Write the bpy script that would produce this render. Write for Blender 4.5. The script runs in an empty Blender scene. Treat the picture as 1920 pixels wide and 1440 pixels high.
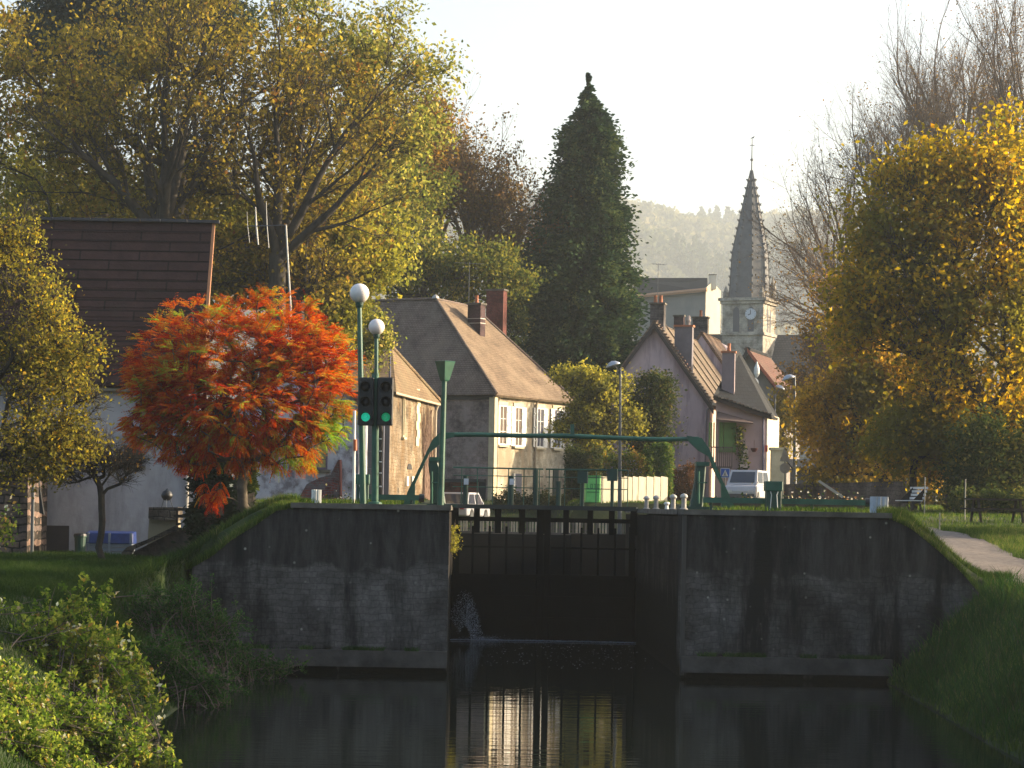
import bpy, bmesh, math
import numpy as np
from mathutils import Vector, Matrix

# ---------------------------------------------------------------- camera, world, sun
sc = bpy.context.scene
F, VX, HY, ZC, TH = 4500.0, 865.0, 951.0, 3.72, math.radians(1.0)
cam_d = bpy.data.cameras.new("camera")
cam = bpy.data.objects.new("camera", cam_d)
sc.collection.objects.link(cam)
sc.camera = cam
cam.location = (0, 0, ZC)
cam.rotation_mode = 'QUATERNION'
cam.rotation_quaternion = (Matrix.Rotation(math.radians(90), 3, 'X') @ Matrix.Rotation(TH, 3, 'Z')).to_quaternion()
cam_d.sensor_width = 36
cam_d.lens = F / 1920 * 36
cam_d.shift_x = (960 - VX) / 1920
cam_d.shift_y = (HY - 720) / 1920
cam_d.clip_start = 0.5
cam_d.clip_end = 8000

SUN_EL, SUN_AZ = math.radians(17), math.radians(12)      # azimuth from +X towards +Y
world = bpy.data.worlds.new("World")
sc.world = world
world.use_nodes = True
wn = world.node_tree
bg = wn.nodes.get("Background") or wn.nodes.new("ShaderNodeBackground")
sky = wn.nodes.new("ShaderNodeTexSky")
sky.sky_type = 'NISHITA'
sky.sun_disc = False
sky.sun_elevation = SUN_EL
sky.sun_rotation = math.radians(90) - SUN_AZ
sky.air_density = 1.0
sky.dust_density = 4.5
sky.ozone_density = 1.5
wn.links.new(sky.outputs[0], bg.inputs[0])
bg.inputs[1].default_value = 0.122
sun_d = bpy.data.lights.new("sun", 'SUN')
sun_d.energy = 5.0
sun_d.angle = math.radians(0.6)
sun_d.color = (1.0, 0.80, 0.55)
sun = bpy.data.objects.new("sun", sun_d)
sc.collection.objects.link(sun)
sdir = Vector((math.cos(SUN_EL) * math.cos(SUN_AZ), math.cos(SUN_EL) * math.sin(SUN_AZ), math.sin(SUN_EL)))
sun.rotation_mode = 'QUATERNION'
sun.rotation_quaternion = sdir.to_track_quat('Z', 'Y')
sun.location = (60, 60, 60)
sc.view_settings.view_transform = 'Standard'
sc.view_settings.look = 'None'
sc.view_settings.exposure = 1.6
sc.view_settings.gamma = 1
sc.view_settings.use_curve_mapping = False
sc.render.engine = 'CYCLES'
sc.cycles.use_denoising = True
sc.cycles.max_bounces = 6
sc.cycles.diffuse_bounces = 3
sc.cycles.glossy_bounces = 3
sc.cycles.transmission_bounces = 3
sc.cycles.transparent_max_bounces = 8
sc.cycles.volume_bounces = 0
sc.cycles.sample_clamp_indirect = 4
sc.cycles.caustics_reflective = False
sc.cycles.caustics_refractive = False

CT, ST = math.cos(TH), math.sin(TH)


def W(px, py, D):
    """the point of the place seen at pixel px,py of the 1920 photo, D metres ahead"""
    u, v = px - VX, py - HY
    return Vector(((u * CT + v * ST) * D / F, D, ZC - (-u * ST + v * CT) * D / F))


# ---------------------------------------------------------------- object helpers
COL = sc.collection


def tag(o, label=None, cat=None, group=None, kind=None):
    if label: o["label"] = label
    if cat: o["category"] = cat
    if group: o["group"] = group
    if kind: o["kind"] = kind
    return o


def thing(name, loc, label, cat, group=None, rz=0.0):
    o = bpy.data.objects.new(name, None)
    o.empty_display_size = 0.2
    COL.objects.link(o)
    o.location = loc
    o.rotation_euler = (0, 0, rz)
    o.matrix_basis                                   # evaluated below through M()
    return tag(o, label, cat, group)


def M(o):
    m = Matrix.Translation(o.location) @ Matrix.Rotation(o.rotation_euler[2], 4, 'Z')
    if o.parent: m = M(o.parent) @ m
    return m


def link(name, me, mat, parent=None, world_coords=True):
    """link mesh; geometry given in world coordinates is moved into the parent's space"""
    o = bpy.data.objects.new(name, me)
    COL.objects.link(o)
    if mat is not None:
        if isinstance(mat, (list, tuple)):
            for m_ in mat: me.materials.append(m_)
        else:
            me.materials.append(mat)
    if parent is not None:
        o.parent = parent
        if world_coords:
            me.transform(M(parent).inverted())
    return o


class MB:
    """collects boxes, prisms, tubes ... for ONE mesh"""

    def __init__(s):
        s.bm = bmesh.new()

    def poly(s, pts):
        vs = [s.bm.verts.new(p) for p in pts]
        return s.bm.faces.new(vs)

    def box(s, c, size, rz=0.0, bevel=0.0):
        R = Matrix.Rotation(rz, 3, 'Z')
        c = Vector(c)
        hx, hy, hz = size[0] / 2, size[1] / 2, size[2] / 2
        v = [s.bm.verts.new(c + R @ Vector((sx * hx, sy * hy, sz * hz))) for sz in (-1, 1) for sy in (-1, 1) for sx in (-1, 1)]
        for f in ((0, 2, 3, 1), (4, 5, 7, 6), (0, 1, 5, 4), (2, 6, 7, 3), (0, 4, 6, 2), (1, 3, 7, 5)):
            s.bm.faces.new([v[i] for i in f])
        return s

    def prism(s, pts, d):
        """extrude polygon (3-D points) by vector d"""
        d = Vector(d)
        a = [s.bm.verts.new(Vector(p)) for p in pts]
        b = [s.bm.verts.new(Vector(p) + d) for p in pts]
        n = len(a)
        s.bm.faces.new(a)
        s.bm.faces.new(b[::-1])
        for i in range(n):
            s.bm.faces.new([a[i], b[i], b[(i + 1) % n], a[(i + 1) % n]])
        return s

    def slab(s, pts, th):
        """planar polygon thickened downwards along its normal"""
        p = [Vector(q) for q in pts]
        n = (p[1] - p[0]).cross(p[2] - p[0]).normalized()
        if n.z < 0: n = -n
        return s.prism(p, -n * th)

    def tube(s, pts, rads, n=10, cap=True):
        pts = [Vector(p) for p in pts]
        rads = [float(r_) for r_ in rads] if hasattr(rads, "__len__") else [float(rads)] * len(pts)
        rings = []
        up = None
        for i, p in enumerate(pts):
            if i == 0: t = pts[1] - p
            elif i == len(pts) - 1: t = p - pts[i - 1]
            else: t = (pts[i + 1] - p).normalized() + (p - pts[i - 1]).normalized()
            t = t.normalized() if t.length > 1e-9 else Vector((0, 0, 1))
            if up is None:
                up = Vector((1, 0, 0)) if abs(t.z) > 0.9 else Vector((0, 0, 1))
            a = t.cross(up)
            if a.length < 1e-4: a = t.cross(Vector((0, 1, 0)))
            a.normalize()
            b = t.cross(a).normalized()
            up = a.cross(t) if True else up
            rings.append([s.bm.verts.new(p + rads[i] * (math.cos(k * 2 * math.pi / n) * a + math.sin(k * 2 * math.pi / n) * b)) for k in range(n)])
        for r0, r1 in zip(rings[:-1], rings[1:]):
            for k in range(n):
                s.bm.faces.new([r0[k], r0[(k + 1) % n], r1[(k + 1) % n], r1[k]])
        if cap:
            s.bm.faces.new(rings[0][::-1])
            s.bm.faces.new(rings[-1])
        return s

    def lathe(s, c, prof, n=20):
        """profile [(r,z)..] about the vertical through c"""
        c = Vector(c)
        rings = []
        for r, z in prof:
            if r < 1e-5:
                rings.append([s.bm.verts.new(c + Vector((0, 0, z)))])
            else:
                rings.append([s.bm.verts.new(c + Vector((r * math.cos(k * 2 * math.pi / n), r * math.sin(k * 2 * math.pi / n), z))) for k in range(n)])
        for r0, r1 in zip(rings[:-1], rings[1:]):
            for k in range(n):
                k2 = (k + 1) % n
                if len(r0) == 1 and len(r1) == 1: continue
                if len(r0) == 1: s.bm.faces.new([r0[0], r1[k2], r1[k]])
                elif len(r1) == 1: s.bm.faces.new([r0[k], r0[k2], r1[0]])
                else: s.bm.faces.new([r0[k], r0[k2], r1[k2], r1[k]])
        if len(rings[0]) > 1: s.bm.faces.new(rings[0][::-1])
        if len(rings[-1]) > 1: s.bm.faces.new(rings[-1])
        return s

    def sphere(s, c, r, seg=20, sq=1.0):
        return s.lathe(c, [(r * math.sin(a), -r * sq * math.cos(a)) for a in np.linspace(0, math.pi, seg // 2 + 1)], seg)

    def build(s, name, mat, parent=None, smooth=False, bevel=0.0):
        bmesh.ops.recalc_face_normals(s.bm, faces=s.bm.faces)
        if bevel:
            bmesh.ops.bevel(s.bm, geom=[e for e in s.bm.edges if e.calc_face_angle(0) > 0.5], offset=bevel, segments=1, affect='EDGES', clamp_overlap=True)
        me = bpy.data.meshes.new(name)
        s.bm.to_mesh(me)
        s.bm.free()
        if smooth:
            me.polygons.foreach_set('use_smooth', [True] * len(me.polygons))
        return link(name, me, mat, parent)


def np_mesh(name, verts, faces, k=4, attr=None):
    me = bpy.data.meshes.new(name)
    nf = len(faces)
    me.vertices.add(len(verts))
    me.vertices.foreach_set('co', np.asarray(verts, np.float32).ravel())
    me.loops.add(nf * k)
    me.loops.foreach_set('vertex_index', np.asarray(faces, np.int32).ravel())
    me.polygons.add(nf)
    me.polygons.foreach_set('loop_start', np.arange(0, nf * k, k, dtype=np.int32))
    me.polygons.foreach_set('loop_total', np.full(nf, k, np.int32))
    if attr is not None:
        a = me.attributes.new('rnd', 'FLOAT', 'FACE')
        a.data.foreach_set('value', np.asarray(attr, np.float32))
    me.update(calc_edges=True)
    return me


# ---------------------------------------------------------------- materials
def new_mat(name):
    m = bpy.data.materials.new(name)
    m.use_nodes = True
    nt = m.node_tree
    nt.nodes.clear()
    out = nt.nodes.new('ShaderNodeOutputMaterial')
    return m, nt, out


def N(nt, t, **kw):
    n = nt.nodes.new(t)
    for k, v in kw.items():
        setattr(n, k, v)
    return n


def ramp(nt, fac, stops):
    r = N(nt, 'ShaderNodeValToRGB')
    el = r.color_ramp.elements
    while len(el) < len(stops): el.new(0.5)
    for e, (p, c) in zip(el, stops):
        e.position = p
        e.color = (*c, 1)
    nt.links.new(fac, r.inputs[0])
    return r.outputs[0]


def noise(nt, vec, scale, detail=4, rough=0.6, dist=0.0):
    n = N(nt, 'ShaderNodeTexNoise')
    n.inputs['Scale'].default_value = scale
    n.inputs['Detail'].default_value = detail
    n.inputs['Roughness'].default_value = rough
    n.inputs['Distortion'].default_value = dist
    nt.links.new(vec, n.inputs['Vector'])
    return n.outputs['Fac']


def mapping(nt, scale=(1, 1, 1), rot=(0, 0, 0)):
    g = N(nt, 'ShaderNodeNewGeometry')
    mp = N(nt, 'ShaderNodeMapping')
    mp.inputs['Scale'].default_value = scale
    mp.inputs['Rotation'].default_value = rot
    nt.links.new(g.outputs['Position'], mp.inputs['Vector'])
    return mp.outputs[0]


def mix(nt, fac, a, b, mode='MIX'):
    n = N(nt, 'ShaderNodeMix', data_type='RGBA', blend_type=mode)
    for s, v in ((0, fac), (6, a), (7, b)):
        if isinstance(v, (int, float)): n.inputs[s].default_value = v
        elif isinstance(v, tuple): n.inputs[s].default_value = (*v, 1)
        else: nt.links.new(v, n.inputs[s])
    return n.outputs[2]


def surf(name, stops, scale=2.0, rough=0.85, bump=0.0, bscale=12.0, stretch=(1, 1, 1), stain=None, metal=0.0, spec=0.3, detail=6, extra=None):
    """noise driven colour; stain=(colour, scale, vertical stretch, amount)"""
    m, nt, out = new_mat(name)
    b = N(nt, 'ShaderNodeBsdfPrincipled')
    v = mapping(nt, stretch)
    c = ramp(nt, noise(nt, v, scale, detail), stops)
    if stain:
        sv = mapping(nt, (1, 1, stain[2]))
        f = ramp(nt, noise(nt, sv, stain[1], 5, 0.65), [(0.5 - stain[3] * .3, (0, 0, 0)), (0.62, (1, 1, 1))])
        c = mix(nt, f, c, stain[0])
    if extra: c = extra(nt, c)
    nt.links.new(c, b.inputs['Base Color'])
    b.inputs['Roughness'].default_value = rough
    b.inputs['Metallic'].default_value = metal
    b.inputs['Specular IOR Level'].default_value = spec
    if bump:
        bn = N(nt, 'ShaderNodeBump')
        bn.inputs['Strength'].default_value = bump
        bn.inputs['Distance'].default_value = 0.05
        nt.links.new(noise(nt, mapping(nt, (1, 1, 1)), bscale, 5), bn.inputs['Height'])
        nt.links.new(bn.outputs[0], b.inputs['Normal'])
    nt.links.new(b.outputs[0], out.inputs[0])
    return m


def masonry(name, c1, c2, mortar, ang=0.0, bw=0.5, bh=0.22, msize=0.02, bump=0.5, stain=None, spots=None, band=None, distort=0.06, damp=None):
    """coursed stone; coordinates run along the wall (direction ang in XY) and up"""
    m, nt, out = new_mat(name)
    b = N(nt, 'ShaderNodeBsdfPrincipled')
    g = N(nt, 'ShaderNodeNewGeometry')
    dx = N(nt, 'ShaderNodeVectorMath', operation='DOT_PRODUCT')
    dx.inputs[1].default_value = (math.cos(ang), math.sin(ang), 0)
    nt.links.new(g.outputs['Position'], dx.inputs[0])
    sp = N(nt, 'ShaderNodeSeparateXYZ')
    nt.links.new(g.outputs['Position'], sp.inputs[0])
    cb = N(nt, 'ShaderNodeCombineXYZ')
    nt.links.new(dx.outputs['Value'], cb.inputs[0])
    nt.links.new(sp.outputs[2], cb.inputs[1])
    nz = N(nt, 'ShaderNodeTexNoise')
    nz.inputs['Scale'].default_value = 1.7
    nt.links.new(g.outputs['Position'], nz.inputs['Vector'])
    vm = N(nt, 'ShaderNodeVectorMath', operation='MULTIPLY_ADD')
    vm.inputs[1].default_value = (distort * 4, distort * 4, 0)
    nt.links.new(nz.outputs['Color'], vm.inputs[0])
    nt.links.new(cb.outputs[0], vm.inputs[2])
    br = N(nt, 'ShaderNodeTexBrick')
    br.offset = 0.45
    br.inputs['Scale'].default_value = 1
    br.inputs['Brick Width'].default_value = bw
    br.inputs['Row Height'].default_value = bh
    br.inputs['Mortar Size'].default_value = msize
    br.inputs['Mortar Smooth'].default_value = 0.4
    br.inputs['Bias'].default_value = 0.0
    br.inputs['Color1'].default_value = (*c1, 1)
    br.inputs['Color2'].default_value = (*c2, 1)
    br.inputs['Mortar'].default_value = (*mortar, 1)
    nt.links.new(vm.outputs[0], br.inputs['Vector'])
    c = br.outputs['Color']
    big = ramp(nt, noise(nt, mapping(nt), 0.8, 6, 0.7), [(0.34, (0.36, 0.36, 0.36)), (0.66, (1.6, 1.6, 1.6))])
    c = mix(nt, 1.0, c, big, 'MULTIPLY')
    fine = ramp(nt, noise(nt, mapping(nt), 14, 4, 0.7), [(0.3, (0.7, 0.7, 0.7)), (0.7, (1.2, 1.2, 1.2))])
    c = mix(nt, 1.0, c, fine, 'MULTIPLY')
    if band:                                     # smooth render above a ragged line at height band[0]
        hz = N(nt, 'ShaderNodeMath', operation='MULTIPLY_ADD')
        nt.links.new(noise(nt, mapping(nt, (1, 1, .4)), 0.9, 4, .6), hz.inputs[0])
        hz.inputs[1].default_value = 1.3
        nt.links.new(sp.outputs[2], hz.inputs[2])
        fb = N(nt, 'ShaderNodeMapRange')
        fb.inputs[1].default_value = band[0] + 0.62
        fb.inputs[2].default_value = band[0] + 0.72
        nt.links.new(hz.outputs[0], fb.inputs[0])
        col = ramp(nt, noise(nt, mapping(nt, (3, 3, .5)), 1.6, 6, .7), [(0.3, band[1]), (0.7, band[2])])
        c = mix(nt, fb.outputs[0], c, col)
    if stain:
        f = ramp(nt, noise(nt, mapping(nt, (1, 1, stain[2])), stain[1], 6, .7), [(0.47, (0, 0, 0)), (0.60, (1, 1, 1))])
        c = mix(nt, f, c, stain[0])
    if spots:                                    # lichen
        vo = N(nt, 'ShaderNodeTexVoronoi')
        vo.inputs['Scale'].default_value = 3.2
        vo.inputs['Randomness'].default_value = 1
        nt.links.new(mapping(nt), vo.inputs['Vector'])
        f = ramp(nt, vo.outputs['Distance'], [(0.0, (1, 1, 1)), (0.05, (1, 1, 1)), (0.12, (0, 0, 0))])
        f2 = ramp(nt, noise(nt, mapping(nt), 0.9, 3), [(0.45, (0, 0, 0)), (0.6, (1, 1, 1))])
        c = mix(nt, mix(nt, 1.0, f, f2, 'MULTIPLY'), c, spots)
    if damp:                                     # wet algae zone by the water
        fb = N(nt, 'ShaderNodeMapRange')
        fb.inputs[1].default_value = damp[0]
        fb.inputs[2].default_value = damp[0] - .35
        hz = N(nt, 'ShaderNodeMath', operation='MULTIPLY_ADD')
        nt.links.new(noise(nt, mapping(nt, (2, 2, .6)), 1.1, 5, .7), hz.inputs[0])
        hz.inputs[1].default_value = -1.6
        nt.links.new(sp.outputs[2], hz.inputs[2])
        nt.links.new(hz.outputs[0], fb.inputs[0])
        c = mix(nt, fb.outputs[0], c, damp[1])
    nt.links.new(c, b.inputs['Base Color'])
    b.inputs['Roughness'].default_value = 0.9
    b.inputs['Specular IOR Level'].default_value = 0.06
    bn = N(nt, 'ShaderNodeBump')
    bn.inputs['Strength'].default_value = bump
    bn.inputs['Distance'].default_value = 0.04
    hm = N(nt, 'ShaderNodeMath', operation='MULTIPLY_ADD')
    nt.links.new(br.outputs['Fac'], hm.inputs[0])
    hm.inputs[1].default_value = -0.7
    nt.links.new(noise(nt, mapping(nt), 6, 6, .7), hm.inputs[2])
    nt.links.new(hm.outputs[0], bn.inputs['Height'])
    nt.links.new(bn.outputs[0], b.inputs['Normal'])
    nt.links.new(b.outputs[0], out.inputs[0])
    return m


def tiles(name, c1, c2, moss, row=0.30, ang=0.0, wcol=0.25, mossamt=0.5, bump=0.6):
    """tiled roof: courses follow height, joints follow direction ang"""
    m, nt, out = new_mat(name)
    b = N(nt, 'ShaderNodeBsdfPrincipled')
    g = N(nt, 'ShaderNodeNewGeometry')
    sp = N(nt, 'ShaderNodeSeparateXYZ')
    nt.links.new(g.outputs['Position'], sp.inputs[0])
    dx = N(nt, 'ShaderNodeVectorMath', operation='DOT_PRODUCT')
    dx.inputs[1].default_value = (math.cos(ang), math.sin(ang), 0)
    nt.links.new(g.outputs['Position'], dx.inputs[0])
    cb = N(nt, 'ShaderNodeCombineXYZ')
    nt.links.new(dx.outputs['Value'], cb.inputs[0])
    nt.links.new(sp.outputs[2], cb.inputs[1])
    br = N(nt, 'ShaderNodeTexBrick')
    br.offset = 0.5
    br.inputs['Scale'].default_value = 1
    br.inputs['Brick Width'].default_value = wcol
    br.inputs['Row Height'].default_value = row
    br.inputs['Mortar Size'].default_value = row * 0.10
    br.inputs['Mortar Smooth'].default_value = 0.3
    br.inputs['Color1'].default_value = (*c1, 1)
    br.inputs['Color2'].default_value = (*c2, 1)
    br.inputs['Mortar'].default_value = (c1[0] * .35, c1[1] * .35, c1[2] * .35, 1)
    nt.links.new(cb.outputs[0], br.inputs['Vector'])
    c = br.outputs['Color']
    v = ramp(nt, noise(nt, mapping(nt), 1.3, 6, .7), [(0.3, (0.6, 0.6, 0.6)), (0.7, (1.3, 1.3, 1.3))])
    c = mix(nt, 1.0, c, v, 'MULTIPLY')
    f = ramp(nt, noise(nt, mapping(nt, (1, 1, .5)), 0.7, 7, .75), [(0.55 - .2 * mossamt, (0, 0, 0)), (0.75, (1, 1, 1))])
    c = mix(nt, f, c, moss)
    nt.links.new(c, b.inputs['Base Color'])
    b.inputs['Roughness'].default_value = 0.85
    b.inputs['Specular IOR Level'].default_value = 0.25
    bn = N(nt, 'ShaderNodeBump')
    bn.inputs['Strength'].default_value = bump
    bn.inputs['Distance'].default_value = 0.05
    fr = N(nt, 'ShaderNodeMath', operation='FRACT')
    dv = N(nt, 'ShaderNodeMath', operation='DIVIDE')
    nt.links.new(sp.outputs[2], dv.inputs[0])
    dv.inputs[1].default_value = row
    nt.links.new(dv.outputs[0], fr.inputs[0])
    hm = N(nt, 'ShaderNodeMath', operation='MULTIPLY_ADD')
    nt.links.new(fr.outputs[0], hm.inputs[0])
    hm.inputs[1].default_value = -0.8
    nt.links.new(noise(nt, mapping(nt), 9, 4, .7), hm.inputs[2])
    nt.links.new(hm.outputs[0], bn.inputs['Height'])
    nt.links.new(bn.outputs[0], b.inputs['Normal'])
    nt.links.new(b.outputs[0], out.inputs[0])
    return m


def leafmat(name, stops, trans=0.4, patch=None):
    """leaf colour runs over the per-leaf 'rnd' value; patch=(colour, scale) adds areas of another hue"""
    m, nt, out = new_mat(name)
    a = N(nt, 'ShaderNodeAttribute')
    a.attribute_name = 'rnd'
    c = ramp(nt, a.outputs['Fac'], stops)
    if patch:
        f = ramp(nt, noise(nt, mapping(nt), patch[1], 3, .6), [(0.48, (0, 0, 0)), (0.60, (1, 1, 1))])
        c = mix(nt, f, c, patch[0])
    d = N(nt, 'ShaderNodeBsdfDiffuse')
    t = N(nt, 'ShaderNodeBsdfTranslucent')
    mx = N(nt, 'ShaderNodeMixShader')
    mx.inputs[0].default_value = trans
    nt.links.new(c, d.inputs[0])
    hs = N(nt, 'ShaderNodeHueSaturation')
    hs.inputs['Saturation'].default_value = 1.1
    hs.inputs['Value'].default_value = 1.6
    nt.links.new(c, hs.inputs['Color'])
    nt.links.new(hs.outputs[0], t.inputs[0])
    nt.links.new(d.outputs[0], mx.inputs[1])
    nt.links.new(t.outputs[0], mx.inputs[2])
    nt.links.new(mx.outputs[0], out.inputs[0])
    return m


def flat(name, col, rough=0.5, metal=0.0, spec=0.5, emit=0.0, var=0.12, scale=6):
    lo = tuple(x * (1 - var) for x in col)
    hi = tuple(min(1, x * (1 + var)) for x in col)
    m = surf(name, [(0.3, lo), (0.7, hi)], scale=scale, rough=rough, metal=metal, spec=spec)
    if emit:
        b = [n for n in m.node_tree.nodes if n.type == 'BSDF_PRINCIPLED'][0]
        b.inputs['Emission Color'].default_value = (*col, 1)
        b.inputs['Emission Strength'].default_value = emit
    return m


GREEN = flat('green_paint', (0.022, 0.095, 0.060), 0.42, var=0.3, scale=3)
GREEN2 = flat('dark_green_paint', (0.012, 0.05, 0.035), 0.5, var=0.3, scale=3)
BLACK = flat('black_paint', (0.008, 0.009, 0.010), 0.5)
DARK = flat('dark_opening', (0.012, 0.012, 0.014), 0.6)
WHITE = surf('white_paint', [(0.3, (0.62, 0.61, 0.57)), (0.7, (0.8, 0.79, 0.75))], 3, 0.5)
GREY = flat('grey_metal', (0.10, 0.11, 0.12), 0.45, 0.5)
ZINC = flat('zinc_gutter', (0.42, 0.40, 0.36), 0.45, 0.3)
GLASS = flat('window_glass', (0.03, 0.04, 0.06), 0.08, spec=0.8)
BARK = surf('bark', [(0.3, (0.020, 0.017, 0.014)), (0.7, (0.065, 0.055, 0.043))], 4, 0.95, 0.6, 10, (1, 1, .4))
BARK_L = surf('pale_bark', [(0.3, (0.07, 0.055, 0.042)), (0.7, (0.17, 0.14, 0.11))], 4, 0.95, 0.5, 10, (1, 1, .4))
BARK_R = surf('reddish_twigs', [(0.3, (0.10, 0.062, 0.045)), (0.7, (0.19, 0.125, 0.09))], 4, 0.95)


def ss(a, b, x):
    t = np.clip((np.asarray(x, float) - a) / (b - a), 0, 1)
    return t * t * (3 - 2 * t)


# ---------------------------------------------------------------- terrain
XL, XR, Y1, YG, YE = -0.26, 4.94, 53.3, 67.4, 108.0      # lock side walls, tail face, gate, head of the chamber


def hgt(X, Y):
    X = np.asarray(X, float)
    Y = np.asarray(Y, float)
    B = 3.74 + 0.42 * ss(72, 130, Y)
    # left of the lock
    tl = ss(-3.9, -7.4, X) * (1 - ss(77, 82, Y))
    L = B * (1 - tl) + 2.05 * tl
    LF = -0.35 + ss(-3.9, -8.5, X) * 2.3
    ys = 53.5 - 7.0 * ss(-5.7, -7.6, X)
    L = LF + (L - LF) * ss(0, 1, (Y - ys) / 0.8 * (1 - .85 * ss(-5.7, -7.6, X)))
    # right of the lock
    R = np.interp(Y, [20, 30, 57, 67, 82, 96], [1.6, 1.75, 2.28, 3.06, 3.66, 3.85])
    R = np.where(Y > 90, R + (B - R) * ss(90, 100, Y), R)
    tr = ss(9.7, 12.2, X)
    RB = B + (R - B) * tr
    xw = 8.3 + 1.15 * np.clip((Y - 33) / 20, 0, 1)
    RF = np.minimum((X - xw) * 0.93, R - 0.25 * np.exp(-(X - xw) ** 2 / 4))
    RF = np.maximum(RF, -1.5)
    ys = 53.5 - 5.0 * ss(11.7, 13, X)
    RB = RF + (RB - RF) * ss(0, 1, (Y - ys) / 0.8 * (1 - .8 * ss(11.7, 13, X)))
    Z = np.where(X < 2.3, L, RB)
    # canal, chamber
    front = (Y < 53.6) & (X > -3.9) & (X < xw)
    Z = np.where(front, np.minimum(Z, -1.2), Z)
    inl = (X > XL - .55) & (X < XR + .55) & (Y <= YE + .7) & (Y > 50)
    Z = np.where(inl, -1.5, Z)
    low = (X > XR + .55) & (X < 10.2) & (Y > 72.5) & (Y <= YE + .7)
    wl = (1 - ss(8.5, 10.2, X)) * ss(72.5, 73.6, Y)
    Z = np.where(low, Z + (2.3 - Z) * wl, Z)
    head = (X > XL - 3.0) & (X < 10.2) & (Y > YE + .7)
    hb = 2.50 + .48 * ss(YE + .7, YE + 5, Y) + (B - 2.98) * ss(119, 126, Y)
    wgt = ss(XL - 3.0, XL - .3, X) * (1 - ss(4.3, 5.5, X))
    Z = np.where(head, Z + (hb - Z) * wgt, Z)
    Z = Z + 0.035 * np.sin(X * 2.1 + np.sin(Y * .7)) * np.sin(Y * 1.3 + X) * (Z > .2)
    return Z


def h1(x, y):
    return float(hgt(x, y))


xs = np.unique(np.round(np.concatenate([np.linspace(-1100, -60, 22), np.linspace(-60, -14, 24), np.arange(-14, 19, .28), np.linspace(19, 60, 24), np.linspace(60, 1500, 30)]), 3))
ys = np.unique(np.round(np.concatenate([np.linspace(-50, 26, 12), np.arange(26, 50, .5), np.arange(50, 58, .25), np.arange(58, 130, .8), np.linspace(130, 300, 30), np.linspace(300, 3100, 30)]), 3))
GX, GY = np.meshgrid(xs, ys)
GZ = hgt(GX, GY)
nx, ny = len(xs), len(ys)
idx = np.arange(nx * ny).reshape(ny, nx)
fc = np.stack([idx[:-1, :-1], idx[:-1, 1:], idx[1:, 1:], idx[1:, :-1]], -1).reshape(-1, 4)
GRASSM = surf('grass_soil', [(0.25, (0.012, 0.022, 0.006)), (0.5, (0.025, 0.045, 0.010)), (0.75, (0.055, 0.065, 0.018))], 1.6, 0.95, 0.7, 9, detail=8,
              stain=((0.03, 0.035, 0.012), 0.5, 1, .25))
g = link('ground', np_mesh('ground', np.stack([GX, GY, GZ], -1).reshape(-1, 3), fc), GRASSM)
tag(g, kind='structure')

# water
wm, nt, out = new_mat('canal_water')
b = N(nt, 'ShaderNodeBsdfPrincipled')
b.inputs['Base Color'].default_value = (0.006, 0.009, 0.007, 1)
b.inputs['Roughness'].default_value = 0.0
b.inputs['IOR'].default_value = 1.33
v = mapping(nt, (0.35, 2.2, 1))
n1 = noise(nt, v, 1.6, 3, .5)
v2 = mapping(nt, (0.6, 5.0, 1))
n2 = noise(nt, v2, 2.6, 3, .6)
ad = N(nt, 'ShaderNodeMath', operation='MULTIPLY_ADD')
nt.links.new(n2, ad.inputs[0])
ad.inputs[1].default_value = .10
nt.links.new(n1, ad.inputs[2])
bn = N(nt, 'ShaderNodeBump')
bn.inputs['Strength'].default_value = 0.5
bn.inputs['Distance'].default_value = 0.009
nt.links.new(ad.outputs[0], bn.inputs['Height'])
nt.links.new(bn.outputs[0], b.inputs['Normal'])
nt.links.new(b.outputs[0], out.inputs[0])
WATER = wm
mb = MB()
mb.poly([(-9, -45, 0), (14, -45, 0), (14, 53.9, 0), (XR + .1, 53.9, 0), (XR + .1, YE + .3, 0), (XL - .1, YE + .3, 0), (XL - .1, 53.9, 0), (-9, 53.9, 0)])
tag(mb.build('canal_water', WATER), kind='structure')
# ---------------------------------------------------------------- lock walls
LOCKM = masonry('stained_lock_stone', (0.098, 0.092, 0.086), (0.074, 0.069, 0.065), (0.060, 0.056, 0.053), 0, .38, .13, .011, .5,
                stain=((0.014, 0.015, 0.015), 1.1, .16), spots=(0.26, 0.26, 0.23), band=(2.35, (0.018, 0.017, 0.0165), (0.066, 0.062, 0.058)), damp=(-0.25, (0.006, 0.007, 0.004)))
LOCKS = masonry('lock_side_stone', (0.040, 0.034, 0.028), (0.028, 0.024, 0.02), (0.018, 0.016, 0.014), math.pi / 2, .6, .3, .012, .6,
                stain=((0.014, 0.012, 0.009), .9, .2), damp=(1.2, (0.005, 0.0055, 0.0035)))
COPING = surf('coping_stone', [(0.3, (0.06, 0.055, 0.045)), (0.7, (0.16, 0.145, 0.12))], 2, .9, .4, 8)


def wing(name, poly, label, x0, x1, side):
    t = thing(name, (x0, Y1, 0), label, 'lock wall', 'lock tail walls')
    m = MB()
    m.prism([(x, Y1, z) for x, z in poly], (0, 1.25, 0))
    m.build('wall', LOCKM, t)
    m = MB()                                              # plinth course standing proud above the waterline
    a, c = min(x0, x1), max(x0, x1)
    m.box(((a + c) / 2, Y1 - .11, .33), (c - a, .22, .36))
    m.build('plinth', surf('plinth_stone', [(0.3, (0.03, 0.028, 0.025)), (0.7, (0.085, 0.077, 0.067))], 2, .9, .6, 6), t)
    return t


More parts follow.
